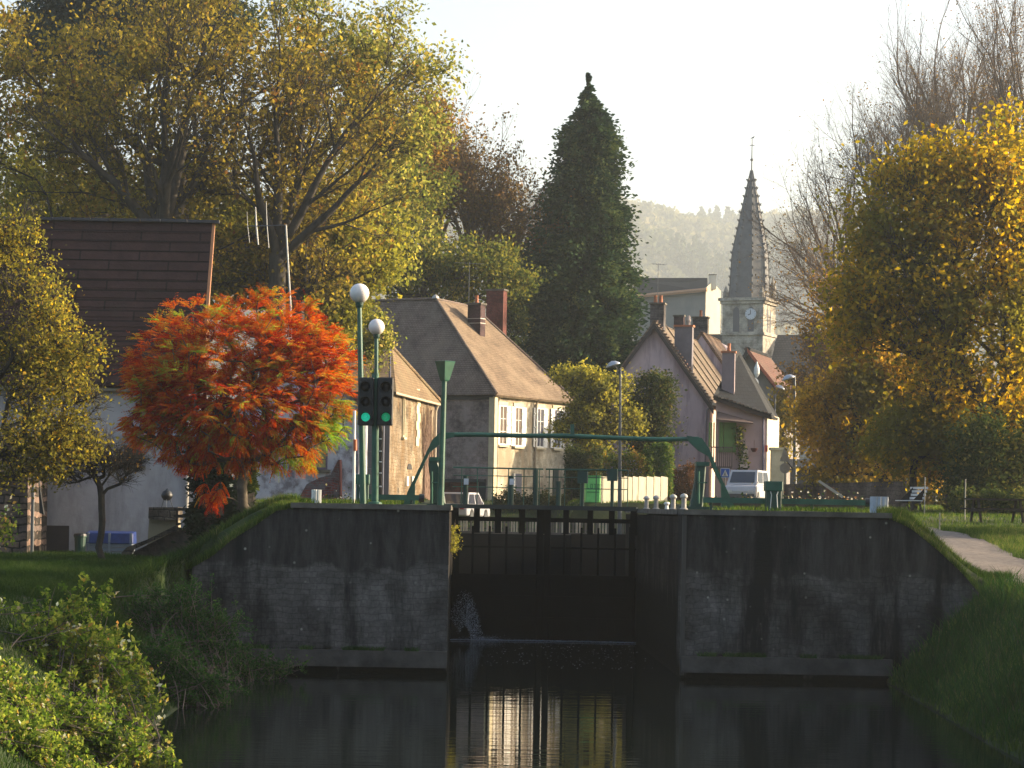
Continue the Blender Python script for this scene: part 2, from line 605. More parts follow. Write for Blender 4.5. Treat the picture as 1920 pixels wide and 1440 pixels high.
lw = wing('lock_wall', [(XL, -1.4), (XL, 3.64), (-3.75, 3.64), (-4.1, 3.58), (-4.6, 3.22), (-5.1, 2.9), (-5.5, 2.55), (-5.95, 2.28), (-6.0, -1.4)],
          'dark stone lock wall left of the gates, its top sloping down leftwards', XL, -5.4, -1)
rw = wing('lock_wall', [(XR, -1.4), (XR, 3.64), (9.55, 3.64), (10.0, 3.42), (10.6, 2.95), (11.1, 2.5), (11.55, 2.0), (11.8, 1.7), (11.8, -1.4)],
          'dark stained stone lock tail wall right of the gates ending in a grassy slope', XR, 9.6, 1)
m = MB()
m.box(((XL - 3.75) / 2, Y1 + .60, 3.70), (3.75 + XL + .06, 1.36, .115))
m.build('coping', COPING, lw)
m = MB()
m.box(((XR + 9.55) / 2, Y1 + .60, 3.70), (9.55 - XR + .02, 1.36, .115))
m.build('coping', COPING, rw)
SHADEM = surf('wet_black_wall', [(.3, (.002, .0023, .002)), (.7, (.006, .0062, .005))], 1.2, .9, .4, 6, spec=.05)  # near black stands in for the deep shade inside the chamber
for s_, xa in ((-1, XL), (1, XR)):
    t = thing('lock_side_wall', (xa, Y1 + 1.25, 0), 'dark damp inner side wall on the %s side of the lock, behind the gates' % ('left' if s_ < 0 else 'right'), 'lock wall', 'lock side walls')
    ye = YE if s_ < 0 else 72.0
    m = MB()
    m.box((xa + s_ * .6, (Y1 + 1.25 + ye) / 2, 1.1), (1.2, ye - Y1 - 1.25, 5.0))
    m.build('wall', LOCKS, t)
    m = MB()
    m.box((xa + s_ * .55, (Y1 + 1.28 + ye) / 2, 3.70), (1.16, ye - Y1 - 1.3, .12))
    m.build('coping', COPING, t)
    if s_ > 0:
        m = MB(); m.prism([(xa + .02, 72.0, -1.4), (xa + .02, YE, -1.4), (xa + .02, YE, 2.6), (xa + .02, 72.0, 2.99)], (1.1, 0, 0)); m.build('chamber_wall', SHADEM, t)
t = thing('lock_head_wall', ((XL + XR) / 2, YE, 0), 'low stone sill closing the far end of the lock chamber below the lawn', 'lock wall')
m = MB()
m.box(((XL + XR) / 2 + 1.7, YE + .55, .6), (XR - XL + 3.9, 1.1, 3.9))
m.build('wall', SHADEM, t)
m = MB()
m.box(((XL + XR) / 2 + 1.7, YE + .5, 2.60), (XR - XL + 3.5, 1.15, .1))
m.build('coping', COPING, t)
t = thing('picket_fence', ((XL + XR) / 2, YE + .2, 2.6), 'row of short uneven pale pickets along the far end of the lock chamber', 'fence')
rk = np.random.default_rng(17)
m = MB(); m.box(((XL + XR) / 2 + 1.6, YE + .24, 2.78), (XR - XL + 3.2, .05, .06)); m.box(((XL + XR) / 2 + 1.6, YE + .24, 3.06), (XR - XL + 3.2, .05, .05)); m.build('rail', flat('picket_rail', (.05, .045, .04), .8), t)
PKL, PKD = flat('pale_picket', (.55, .46, .34), .8, var=.3, scale=2), flat('weathered_picket', (.14, .115, .09), .8, var=.3, scale=2)  # light seen through the gaps is painted as pale pickets
x = XL + .1
while x < XR + 3.1:
    m = MB(); hh_ = rk.uniform(.50, .66); w_ = rk.choice([.05, .06, .08])
    m.prism([(x, YE + .20, 2.64), (x + w_, YE + .18, 2.64), (x + w_, YE + .18, 2.64 + hh_ - .05), (x + w_ / 2, YE + .19, 2.64 + hh_), (x, YE + .20, 2.64 + hh_ - .05)], (.02, .03, 0))
    m.build('picket', PKL if rk.random() < .45 else PKD, t)
    x += w_ + rk.uniform(.035, .13)
# rounded quoins of pale stone patches on the right wing corner
m = MB()
m.box((XR + .02, Y1 - .025, 1.85), (.09, .09, 3.55))
tag(m.build('corner_rail', flat('steel_corner', (0.05, 0.046, 0.04), .7, .2), rw), 'rusty pale steel rail guarding the corner')

# ---------------------------------------------------------------- lock gates
GATEM = surf('gate_steel', [(0.3, (0.0015, 0.0018, 0.0016)), (0.7, (0.005, 0.0055, 0.005))], 2, .9, .3, 8, stretch=(1, 1, .3), spec=.03)
for s_ in (-1, 1):
    hx = XL if s_ < 0 else XR
    cx = (XL + XR) / 2
    t = thing('lock_gate', (hx, YG, 0), 'dark steel lock gate leaf closed against the %s lock wall with vertical ribs' % ('left' if s_ < 0 else 'right'), 'lock gate', 'pair of mitre lock gates')
    d = Vector((cx - hx, .42, 0))
    L = d.length
    u = d.normalized()
    a = math.atan2(u.y, u.x)
    nrm = Vector((u.y, -u.x, 0))
    if nrm.y > 0: nrm = -nrm
    o = Vector((hx, YG, 0))

    def gp(s, z, off=0.0): return o + u * s + nrm * off + Vector((0, 0, z))
    m = MB()
    m.box(gp(L / 2, .26), (L - .02, .14, 3.12), a)
    for z in (0.6, 1.2, 1.8):
        m.box(gp(L / 2, z, .15), (L - .1, .16, .12), a)
    m.build('panel', GATEM, t)
    m = MB()
    for k in range(6):
        m.box(gp(.12 + k * (L - .24) / 5, 1.5 if k % 5 else 1.55, .04 if k % 5 else .06), (.05 if k % 5 else .16, .10 if k % 5 else .22, 3.4), a)
    m.build('ribs', GATEM, t)
    m = MB()                                             # upper frame with pales between the rails
    m.box(gp(L / 2, 3.40), (L - .02, .10, .12), a)
    m.box(gp(L / 2, 2.62), (L - .02, .06, .05), a)
    for x in (.08, L * .27, L * .5, L * .76, L - .09):
        m.box(gp(x, 3.35), (.20 if x > L - .1 or x < .1 else .15, .16, .68), a)
    m.build('top_frame', GATEM, t)
    m = MB()
    m.box(gp(L / 2, 3.75, .05), (L, .62, .12), a)
    m.build('walkway', flat('walkway_steel', (0.010, 0.018, 0.017), .6), t)
    rail = MB()
    for z, r in ((4.84, .025), (4.62, .014), (4.30, .014)):
        rail.tube([gp(.05 if s_ < 0 else .3, z, -.25), gp(L, z, -.25)], r, 6)
    for q in np.linspace(.3, L - .1, 6):
        rail.tube([gp(q, 3.8, -.25), gp(q, 4.84, -.25)], .016, 6)
    rail.build('handrail', GREEN, t)
    # sluice gear: posts with boxes on the walkway
    for q, hh, kind in (((.35, 4.6, 1), (1.65, 4.62, 1), (2.35, 4.85, 0)) if s_ < 0 else ((L - 1.1, 4.62, 2), (.70, 4.7, 2), (L - .42, 4.5, 0))):
        p = MB()
        p.tube([gp(q, 3.8, .15), gp(q, hh, .15)], .075 if kind != 2 else .05, 10)
        if kind == 2:
            p.box(gp(q, hh, .15), (.28, .2, .34), a)
        pp = p.build('sluice_post', GREEN2, t)
        if kind == 1:
            c_ = MB()
            c_.box(gp(q, hh - .16, .235), (.13, .03, .17), a)
            tag(c_.build('sign_plate', flat('pale_plate', (0.45, 0.52, 0.6), .5), pp), 'small pale plate')

# jets of water leaking by the left gate + white line of foam
FOAM = leafmat('foam', [(0, (0.30, 0.36, 0.44)), (1, (0.62, 0.68, 0.76))], .3)
rng = np.random.default_rng(3)


def flecks(name, P, size, mat, asp=1.0, seed=0, parent=None, flatz=False):
    r = np.random.default_rng(seed)
    n = len(P)
    A = r.normal(size=(n, 3))
    if flatz: A[:, 2] = 0
    A /= np.linalg.norm(A, axis=1)[:, None]
    Bv = np.cross(A, r.normal(size=(n, 3)))
    if flatz: Bv = np.cross(A, np.tile([0, 0, 1.0], (n, 1)))
    Bv /= np.linalg.norm(Bv, axis=1)[:, None]
    sz = size * r.uniform(.5, 1.4, (n, 1))
    v = np.stack([P - A * sz / 2, P + Bv * sz * asp / 2, P + A * sz / 2, P - Bv * sz * asp / 2], 1).reshape(-1, 3)
    return link(name, np_mesh(name, v, np.arange(n * 4).reshape(-1, 4), attr=r.random(n)), mat, parent)


NS = 3400
sg = np.concatenate([rng.uniform(0, 1, NS - 1500), rng.uniform(.5, 1, 1500)])
ang_ = rng.choice([-1, 1], NS)
spread = rng.uniform(.35, 1.05, NS)
jx = .42 + ang_ * 0 + (sg - .45) * .95 * spread
jz = 1.35 * (1 - ((sg - .42) / .58) ** 2) * spread * rng.uniform(.82, 1.03, NS) + rng.normal(0, .03, NS)
sp_ = np.stack([XL + jx, np.full(NS, YG - .45) + rng.normal(0, .12, NS), np.maximum(jz, 0.01)], -1)
tag(flecks('water_spray', sp_, .019, FOAM, .6, 1), 'arching jet of white spray falling from the left gate leaf into the canal', 'spray', kind='stuff')
n = 9000
fx = rng.uniform(XL + .02, XR - .02, n)
fo = np.stack([fx, YG - .35 - np.abs(rng.normal(0, .10, n)) + .35 * np.abs(1 - np.abs(fx - 2.34) / 2.6) * .6, np.abs(rng.normal(0, .012, n)) + .012], -1)
k2 = 260
fo2 = np.stack([rng.uniform(.2, 4.7, k2), rng.uniform(56, 66, k2) ** 1.0, np.full(k2, .006)], -1)
cl = rng.normal(size=(900, 3)) * [.25, .25, .05] + [XL + .95, YG - .5, .05]
cl[:, 2] = np.abs(cl[:, 2])
tag(flecks('foam', np.concatenate([fo, fo2, cl]), .05, FOAM, .5, 2, flatz=True), 'thin white line of foam on the water at the foot of the gates', 'foam', kind='stuff')

# ---------------------------------------------------------------- green portal over the lock, lamps, signals
def pxpoly(m, pts, D, th):
    m.prism([W(x, y, D) for x, y in pts], (0, th, 0))


t = thing('steel_portal', W(800, 945, 62), 'green painted steel portal frame spanning the lock with a slightly sagging top beam', 'portal frame')
m = MB(); pxpoly(m, [(756, 946), (764, 922), (774, 902), (797, 853), (811, 824), (824, 811.5), (852, 811), (852, 819), (833, 824), (819, 838), (806, 848), (799, 862), (778, 908), (778, 946)], 62, .16)
m.build('leg', GREEN, t)
m = MB(); pxpoly(m, [(1288, 817), (1316, 821), (1331, 843), (1345, 878), (1362, 916), (1378, 952), (1353, 952), (1352, 908), (1339, 882), (1329, 856), (1310, 845), (1290, 826)], 62, .16)
m.build('leg', GREEN, t)
m = MB()
m.tube([W(x, y, 62.08) for x, y in ((826, 815), (900, 815), (980, 817), (1060, 817), (1150, 821), (1230, 824), (1310, 823))], [.062] * 7, 10)
m.box(W(1073, 805, 62.08), (.10, .1, .26))
m.build('top_beam', GREEN, t)
for s_, pts in ((-1, [(806, 946), (807, 900), (803, 872), (804, 858), (818, 857), (826, 880), (836, 946)]), (1, [(1294, 952), (1303, 905), (1306, 868), (1325, 867), (1322, 905), (1318, 952)])):
    t = thing('gate_jack', W(pts[0][0], 946, 60.5), 'stout dark green gate machine post standing on the %s coping' % ('left' if s_ < 0 else 'right'), 'gate machinery', 'gate machines beside the portal')
    m = MB(); pxpoly(m, pts, 60.5, .36)
    m.build('housing', GREEN2, t, bevel=.03)
    m = MB(); c = (pts[2][0] + pts[-2][0]) / 2
    m.box(W(c + 3, pts[3][1] + 3, 60.6) + Vector((0, .1, 0)), (.34, .5, .10))
    m.build('cap', GREEN, t)
    m = MB(); q = -1 if s_ < 0 else 1
    m.tube([W(c - q * 4 - 9 * (s_ < 0), 884, 60.4), W(c - q * 4 - 9 * (s_ < 0), 944, 60.4)], .028, 8)
    m.tube([W(c - 6, 905, 60.3), W(c + 12, 905, 60.3)], .02, 6)
    m.build('rod', GREEN, t)
    m = MB(); m.box(W(pts[0][0] + 14, 949 if s_ < 0 else 954, 60.6) + Vector((0, .1, .02)), (1.0, 1.1, .07))
    m.build('base_plate', GREEN2, t)


def globe_lamp(px, top, r_px, D, base_px, label):
    s = F / D
    base = W(base_px, 940, D); base.z = h1(base.x, D)
    t = thing('globe_lamp', base, label, 'street lamp', 'globe lamps along the lock')
    c = W(px, top, D); r = r_px / s
    m = MB(); m.tube([base, c - Vector((0, 0, r))], [.075, .055], 12)
    m.build('pole', GREEN, t)
    m = MB(); m.sphere(c, r, 28)
    m.build('globe', surf('opal_glass', [(0.3, (0.70, 0.64, 0.60)), (0.7, (0.80, 0.74, 0.69))], 2, .25, spec=.5), t, smooth=True)
    m = MB(); m.lathe(c - Vector((0, 0, r + .10)), [(.07, 0), (.09, .05), (.10, .12)], 14)
    m.build('collar', GREEN2, t)
    return t


globe_lamp(674, 550, 18.5, 55, 681, 'taller green lamp post with the larger white globe, behind the left traffic light')
globe_lamp(706, 613, 15.2, 67, 704, 'shorter green lamp post with the smaller white globe, above the twin traffic lights')

# pole with inverted cone head
b0 = W(826, 940, 60); b0.z = 3.75
t = thing('cone_lamp', b0, 'green pole with a funnel shaped lamp head by the portal left foot', 'street lamp')
m = MB(); m.tube([b0, W(833, 712, 60)], [.085, .065], 12); m.build('pole', GREEN, t)
m = MB(); m.lathe(W(834, 715, 60), [(.09, 0), (.12, .04), (.15, .14), (.25, .48), (.26, .5), (.2, .51)], 4); m.build('lamp_head', GREEN, t)

# traffic signals
pb = W(703, 940, 54.3); pb.z = 3.755
t = thing('signal_post', pb, 'thick green post carrying the two lock traffic lights', 'post')
m = MB(); m.tube([pb, W(704, 700, 54.2)], .08, 14); m.lathe(pb, [(.16, 0), (.16, .04), (.09, .06)], 14); m.build('pole', GREEN, t)
for k, py in enumerate((823, 846, 866, 887, 912)):
    m = MB(); m.tube([W(711, py, 54.25), W(716, py, 54.25)], .014, 6); m.build('rung', WHITE, t)
for i, (cx, col, lab) in enumerate(((686.5, (0.02, 0.95, 0.55), 'left'), (722.5, (0.03, 0.62, 0.28), 'right'))):
    c = W(cx, 753, 54.15)
    t = thing('traffic_light', c, 'black three-lamp traffic light with a %s lit, %s of the pair' % ('bright turquoise green lamp' if i == 0 else 'dimmer green lamp', lab), 'traffic light', 'twin lock traffic lights')
    m = MB(); m.box(c, (.355, .26, 1.08), 0)
    m.build('housing', BLACK, t, bevel=.02)
    for k, py in enumerate((726, 754, 782)):
        p = W(cx - 1 if i == 0 else cx + 1, py, 54.0)
        v_ = MB()
        n_ = 20
        ring = []
        for a in np.linspace(-.35, math.pi + .35, n_):
            ring.append((math.cos(a), math.sin(a)))
        R0, R1 = .135, .125
        for (a0, a1) in zip(ring[:-1], ring[1:]):
            for R_, off in ((R0, 0), (R1, 0)):
                v_.poly([p + Vector((a0[0] * R_, 0, a0[1] * R_)), p + Vector((a1[0] * R_, 0, a1[1] * R_)), p + Vector((a1[0] * R_, -.17, a1[1] * R_)), p + Vector((a0[0] * R_, -.17, a0[1] * R_))])
            v_.poly([p + Vector((a0[0] * R1, -.17, a0[1] * R1)), p + Vector((a1[0] * R1, -.17, a1[1] * R1)), p + Vector((a1[0] * R0, -.17, a1[1] * R0)), p + Vector((a0[0] * R0, -.17, a0[1] * R0))])
        v_.build('visor', BLACK, t)
        l_ = MB()
        prof = [(0, -.045), (.05, -.04), (.09, -.02), (.115, 0)]
        l_.lathe((0, 0, 0), prof, 20)
        for vv in l_.bm.verts:
            x_, y_, z_ = vv.co
            vv.co = p + Vector((x_, z_, y_))
        lit = (k == 2)
        o = l_.build('lens', flat('lit_green_lens', col, .3, emit=.10 if i == 0 else .06, var=.35, scale=30) if lit else flat('unlit_lens', (0.006, 0.005, 0.005), .5), t, smooth=True)
        if lit: tag(o, 'lit green lens')
        rm_ = MB(); rm_.tube([p + Vector((0, .01, 0)), p + Vector((0, -.012, 0))], .128, 20); rm_.build('lens_ring', BLACK, t)

# white pole with an orange band + control cabinet
b0 = W(663, 940, 58.6); b0.z = 3.75
t = thing('marker_pole', b0, 'white pole with a short orange band left of the traffic lights', 'pole')
m = MB(); m.tube([b0, W(664.5, 770, 58.6)], .038, 12); m.build('pole', WHITE, t)
m = MB(); m.tube([W(666, 824, 58.55), W(666, 845, 58.55)], .045, 12); m.build('band', flat('orange_band', (0.55, 0.13, 0.04), .5), t)


def cabinet(px0, px1, pyt, D, label, win=True):
    a = W(px0, pyt, D); b_ = W(px1, pyt, D)
    zb = h1((a.x + b_.x) / 2, D + .2)
    w = b_.x - a.x
    c = Vector(((a.x + b_.x) / 2, D + .2, zb))
    t = thing('control_cabinet', c, label, 'control cabinet', 'green lock control cabinets')
    H = a.z - zb
    m = MB(); m.box(c + Vector((0, 0, H * .34)), (w * .86, .36, H * .68)); m.build('pedestal', GREEN2, t, bevel=.01)
    m = MB(); m.box(c + Vector((0, 0, H * .84)), (w, .42, H * .32)); m.build('head', GREEN, t, bevel=.015)
    m = MB()
    for q in (-.22, .22):
        m.tube([c + Vector((w * q, -.20, H * .06)), c + Vector((w * q * .7, -.20, H * .55)), c + Vector((w * q, -.22, H * .66))], .012, 6)
    m.build('cable', WHITE, t)


cabinet(667, 693, 889, 58, 'green control cabinet with a wider head, beside the white marker pole')
cabinet(1436, 1468, 902, 57, 'dark green control cabinet standing right of the white van')

# beams lying along the quays
for x0, y0, x1, y1, D, lab in ((1318, 938, 1628, 942, 57.6, 'long green balance beam on the right quay'), (690, 931, 792, 934, 58.8, 'short green beam on the left quay')):
    t = thing('balance_beam', W(x0, y0, D), lab, 'beam', 'green beams on the quays')
    m = MB(); a, c = W(x0, y0, D), W(x1, y1, D)
    m.box((a + c) / 2, ((c - a).length, .16, .13)); m.build('beam', GREEN, t)
    m = MB()
    for q in ((.05, .66) if x1 > 1000 else (.2, .8)):
        p = a.lerp(c, q); m.tube([(p.x, p.y, 3.74), (p.x, p.y, p.z)], .035, 8)
    m.build('foot', GREEN2, t)
    m = MB(); m.tube([c + Vector((-.08, 0, 0)), c + Vector((.05, 0, 0))], .1, 12); m.build('end_cap', BLACK, t)

# corrugated steel bins
for x0, x1, yt, D, lab in ((586, 601, 918, 56, 'small white ribbed bin on the left quay'), (1633, 1664, 931, 55.2, 'blue grey ribbed bin at the right end of the quay')):
    a, c = W(x0, yt, D), W(x1, yt, D)
    w = c.x - a.x
    o = thing('ribbed_bin', ((a.x + c.x) / 2, D, h1((a.x + c.x) / 2, D)), lab, 'bin')
    m = MB(); r = w / 2; n_ = 60
    z0 = o.location.z; prof = []
    vs = []
    for z in (z0 - .05, a.z):
        vs.append([m.bm.verts.new((o.location.x + (r + .022 * math.cos(k / n_ * 2 * math.pi * 12)) * math.cos(k / n_ * 2 * math.pi), D + (r + .022 * math.cos(k / n_ * 2 * math.pi * 12)) * math.sin(k / n_ * 2 * math.pi), z)) for k in range(n_)])
    for k in range(n_): m.bm.faces.new([vs[0][k], vs[0][(k + 1) % n_], vs[1][(k + 1) % n_], vs[1][k]])
    m.bm.faces.new(vs[1])
    m.build('barrel', flat('ribbed_steel', (0.42, 0.46, 0.52) if x0 > 1000 else (.75, .75, .72), .45, .3), o)

# mushroom bollards along the right coping
for px in (1212, 1230, 1262, 1282):
    D = 4500 * 5.5 / (px - 865)
    b0 = Vector((5.5, D, 3.75))
    t = thing('mooring_bollard', b0, 'pale mushroom-headed mooring bollard on the right coping, %s' % {1212: 'farthest of the four', 1230: 'second farthest', 1262: 'second nearest', 1282: 'nearest to the portal foot'}[px], 'bollard', 'mooring bollards on the right coping')
    m = MB(); m.lathe(b0, [(.10, 0), (.10, .03), (.065, .05), (.06, .30)], 14); m.build('shaft', flat('bollard_shaft', (.30, .28, .25), .5), t)
    m = MB(); m.lathe(b0 + Vector((0, 0, .28)), [(.045, 0), (.092, .025), (.096, .06), (.072, .10), (.03, .12), (0, .125)], 16); m.build('head', flat('bollard_head', (.42, .41, .38), .5), t, smooth=True)
for px, D, lab in ((1250, 58.5, 'small pale knob on the right coping between the bollards'), (1006, 56, None)):
    if lab:
        b0 = Vector(((px - 865) * D / F, D, 3.75))
        m = MB(); m.lathe(b0, [(.05, 0), (.04, .1), (.075, .14), (.06, .18), (0, .19)], 12)
        tag(m.build('deck_knob', WHITE), lab, 'bollard')


def street_lamp(px, ptop, D, hx, hy, label, one=True):
    b0 = W(px, 940, D); b0.z = h1(b0.x, D)
    t = thing('street_lamp', b0, label, 'street lamp', 'tall grey street lamps')
    top = W(px, ptop, D); hd = W(hx, hy, D)
    m = MB(); m.tube([b0, b0.lerp(top, .5), top], [.11, .075, .045], 10); m.build('pole', GREY, t)
    m = MB(); m.tube([top - Vector((0, 0, .35)), (top + hd) / 2 - Vector((0, 0, .05)), hd], .028, 6); m.build('arm', GREY, t)
    m = MB(); d = 1 if hx > px else -1
    m.lathe((0, 0, 0), [(.0, .17), (.12, .13), (.22, .02), (.24, -.04), (.18, -.06), (0, -.07)], 16)
    R = Matrix.Rotation(d * .35, 3, 'Y')
    for v in m.bm.verts: v.co = R @ Vector((v.co.x * 1.35, v.co.y * .8, v.co.z)) + hd
    m.build('lamp_head', flat('lamp_head_metal', (.45, .47, .5), .3, .6), t, smooth=True)


street_lamp(1163, 690, 104, 1149, 684, 'tall grey street lamp in front of the yellow tree and the pale bins')
street_lamp(1490, 704, 112, 1478, 709, 'tall grey street lamp right of the pink house, nearer than the other one there')
street_lamp(1453, 738, 150, 1463, 727, 'distant street lamp with its head just above the pink house roof end')

# traffic signs
def sign_post(px, pys, D, label):
    b0 = W(px, 940, D); b0.z = h1(b0.x, D)
    t = thing('road_sign', b0, label, 'road sign')
    m = MB(); m.tube([b0, W(px, pys, D)], .03, 8); m.build('post', GREY, t)
    return t


t = sign_post(1472, 838, 112, 'back of a triangular sign above a round sign on one post beyond the quay')
SB = flat('sign_back', (.34, .31, .27), .5, .3)
m = MB(); m.prism([W(1462, 865, 111.8), W(1481, 865, 111.8), W(1471.5, 836, 111.8)], (0, .02, 0)); m.build('triangle', SB, t)
m = MB(); c = W(1472, 878, 111.8); m.tube([c, c + Vector((0, .02, 0))], .245, 24); m.build('disc', SB, t)
t = sign_post(1359, 880, 115, 'blue and white pedestrian crossing sign between the portal leg and the van')
c = W(1359.5, 887, 114.9)
m = MB(); m.box(c, (.44, .03, .46)); m.build('plate', flat('sign_white', (.6, .62, .66), .5), t)
m = MB(); m.box(c + Vector((0, -.02, 0)), (.40, .02, .42)); m.build('panel', flat('sign_blue', (.02, .09, .40), .4), t)
m = MB(); q = c + Vector((0, -.034, 0)); m.prism([q + Vector((-.15, 0, -.15)), q + Vector((.15, 0, -.15)), q + Vector((0, 0, .16))], (0, .006, 0)); m.build('triangle', WHITE, t)
m = MB(); q = c + Vector((0, -.045, 0))                 # walking figure
m.tube([q + Vector((0, 0, .02)), q + Vector((-.01, 0, -.05))], .022, 6); m.sphere(q + Vector((0, 0, .055)), .022, 8)
m.tube([q + Vector((-.01, 0, -.05)), q + Vector((-.06, 0, -.135))], .013, 5); m.tube([q + Vector((-.01, 0, -.05)), q + Vector((.05, 0, -.135))], .013, 5)
m.build('walker', BLACK, t)

# ---------------------------------------------------------------- cars
def car(name, c, rz, Lc, Wc, H, paint, label, van=False):
    t = thing(name, c, label, 'van' if van else 'car', None, rz)
    MM = M(t)
    nose = .30 if van else .95
    # side profile (x along length, z), front at -x
    sh = H * .56
    if van: prof = [(-Lc / 2, .28), (-Lc / 2, .62), (-Lc / 2 + .12, .88), (-Lc / 2 + .55, sh), (Lc / 2 - .03, sh), (Lc / 2, .5), (Lc / 2, .28)]
    else: prof = [(-Lc / 2, .25), (-Lc / 2, .55), (-Lc / 2 + .08, .68), (-Lc / 2 + .9, sh), (Lc / 2 - .25, sh + .02), (Lc / 2 - .02, sh - .12), (Lc / 2, .3)]
    m = MB(); m.prism([MM @ Vector((x, -Wc / 2, z)) for x, z in prof], (MM.to_3x3() @ Vector((0, Wc, 0)))); m.build('body', paint, t, bevel=.05)
    a0, a1, r0, r1 = (-Lc / 2 + .5, Lc / 2 - .04, -Lc / 2 + 1.1, Lc / 2 - .12) if van else (-Lc / 2 + .85, Lc / 2 - .1, -Lc / 2 + 1.55, Lc / 2 - .65)
    m = MB(); ins = .12
    lo = [MM @ Vector(p) for p in ((a0, -Wc / 2 + .03, sh), (a1, -Wc / 2 + .03, sh), (a1, Wc / 2 - .03, sh), (a0, Wc / 2 - .03, sh))]
    hi = [MM @ Vector(p) for p in ((r0, -Wc / 2 + ins, H), (r1, -Wc / 2 + ins, H), (r1, Wc / 2 - ins, H), (r0, Wc / 2 - ins, H))]
    for i in range(4): m.poly([lo[i], lo[(i + 1) % 4], hi[(i + 1) % 4], hi[i]])
    m.poly(hi)
    m.build('cabin', paint, t)

    def pane(i, f0, f1, g0=.12, g1=.86, nm='window'):
        a, b_, c_, d_ = lo[i], lo[(i + 1) % 4], hi[(i + 1) % 4], hi[i]
        n_ = (b_ - a).cross(d_ - a).normalized()
        ctr = (lo[0] + lo[2] + hi[0] + hi[2]) / 4
        if n_.dot(a - ctr) < 0: n_ = -n_
        def q(f, g): return a.lerp(b_, f).lerp(d_.lerp(c_, f), g) + n_ * .012
        m = MB(); m.poly([q(f0, g0), q(f1, g0), q(f1, g1), q(f0, g1)]); m.build(nm, GLASS, t)
    pane(3, .08, .92, nm='windscreen'); pane(1, .12, .88, nm='rear_window')
    for i in (0, 2):
        pane(i, .06, .46); pane(i, .52, .92)
    for x in (-Lc / 2 + .75, Lc / 2 - .75):
        for y in (-Wc / 2 + .08, Wc / 2 - .08):
            m = MB(); p0 = MM @ Vector((x, y - .09, .31)); p1 = MM @ Vector((x, y + .09, .31)); m.tube([p0, p1], .31, 18); w_ = m.build('wheel', BLACK, t)
            m = MB(); m.tube([MM @ Vector((x, y - .10, .31)), MM @ Vector((x, y + .10, .31))], .18, 14); m.build('rim', GREY, w_)
    for y in (-Wc / 2 + .25, Wc / 2 - .25):
        m = MB(); m.box(MM @ Vector((-Lc / 2 - .005, y, .62)), (.05, .3, .14), rz); m.build('headlight', flat('headlight', (.7, .7, .7), .1), t)
        m = MB(); m.box(MM @ Vector((Lc / 2 + .005, y, .70)), (.05, .2, .2), rz); m.build('tail_light', flat('tail_light', (.35, .02, .02), .3), t)
        m = MB(); m.box(MM @ Vector((a0 + .25, y * 1.32, sh + .1)), (.1, .14, .13), rz); m.build('mirror', paint, t)
    m = MB(); m.box(MM @ Vector((-Lc / 2 - .02, 0, .38)), (.1, Wc * .94, .2), rz); m.build('bumper', flat('bumper', (.08, .08, .09), .6), t)
    return t


WP = flat('white_car_paint', (.50, .50, .53), .25, spec=.6, var=.04)
c = W(1401, 940, 124); c.z = h1(c.x, c.y) + .02
car('van', c, math.radians(72), 4.0, 1.62, 1.72, WP, 'white van parked facing the lock in front of the pink house', True)
c = W(869, 940, 114.5); c.z = h1(c.x, c.y) + .02
car('parked_car', c, math.radians(-108), 3.7, 1.55, 1.40, flat('pale_car_paint', (.42, .43, .46), .25, spec=.6, var=.05), 'pale car parked beyond the lock gates below the brick panel of the big house')

# ---------------------------------------------------------------- bins, palisade panels
DB = 109.2
a, b_ = W(1097, 893, DB), W(1125, 893, DB)
t = thing('recycling_bin', ((a.x + b_.x) / 2, DB + .3, h1(a.x, DB)), 'bright green recycling bin standing at the left end of the cream panels', 'recycling bin')
BG = flat('bin_green', (.16, .60, .15), .5, var=.1)
zb = h1(a.x, DB); wb = b_.x - a.x; rb = math.radians(8); cb_ = Vector(((a.x + b_.x) / 2, DB + .3, 0))
m = MB(); m.box(cb_ + Vector((0, 0, (a.z + zb) / 2)), (wb, .6, a.z - zb), rb); m.build('body', BG, t, bevel=.03)
m = MB(); m.box(cb_ + Vector((0, 0, a.z + .02)), (wb + .06, .66, .05), rb); m.build('lid', flat('bin_lid', (.10, .42, .11), .5), t)
vb = Vector((math.sin(rb), -math.cos(rb), 0))
m = MB(); m.box(cb_ + vb * .305 + Vector((0, 0, (a.z + zb) / 2 - .12)), (wb - .1, .02, .05), rb); m.build('seam', flat('bin_seam', (.06, .3, .07), .6), t)
LET = flat('bin_letter', (.04, .26, .06), .6)
for k, ch in enumerate('LOTO'):
    m = MB(); q = cb_ + vb * .305 + Vector((math.cos(rb), math.sin(rb), 0)) * (-.24 + k * .16) + Vector((0, 0, a.z - .45))
    ux_ = Vector((math.cos(rb), math.sin(rb), 0))
    def br_(x, z, w, h): m.box(q + ux_ * x + Vector((0, 0, z)), (w, .015, h), rb)
    if ch == 'L': br_(-.04, 0, .03, .22); br_(0, -.095, .10, .03)
    elif ch == 'T': br_(0, 0, .03, .22); br_(0, .095, .12, .03)
    else: br_(-.04, 0, .03, .2); br_(.04, 0, .03, .2); br_(0, .095, .09, .03); br_(0, -.095, .09, .03)
    m.build('letter', LET, t)
CREAM = surf('cream_panel', [(0.3, (0.27, 0.25, 0.19)), (0.7, (0.38, 0.36, 0.28))], 3, .7, stretch=(1, 1, .3))
t = thing('panel_fence', W(1190, 946, 114), 'fence of cream upright panels below the green hedge', 'fence')
edges = [1127, 1151, 1170, 1186, 1197, 1212, 1226, 1239, 1252]
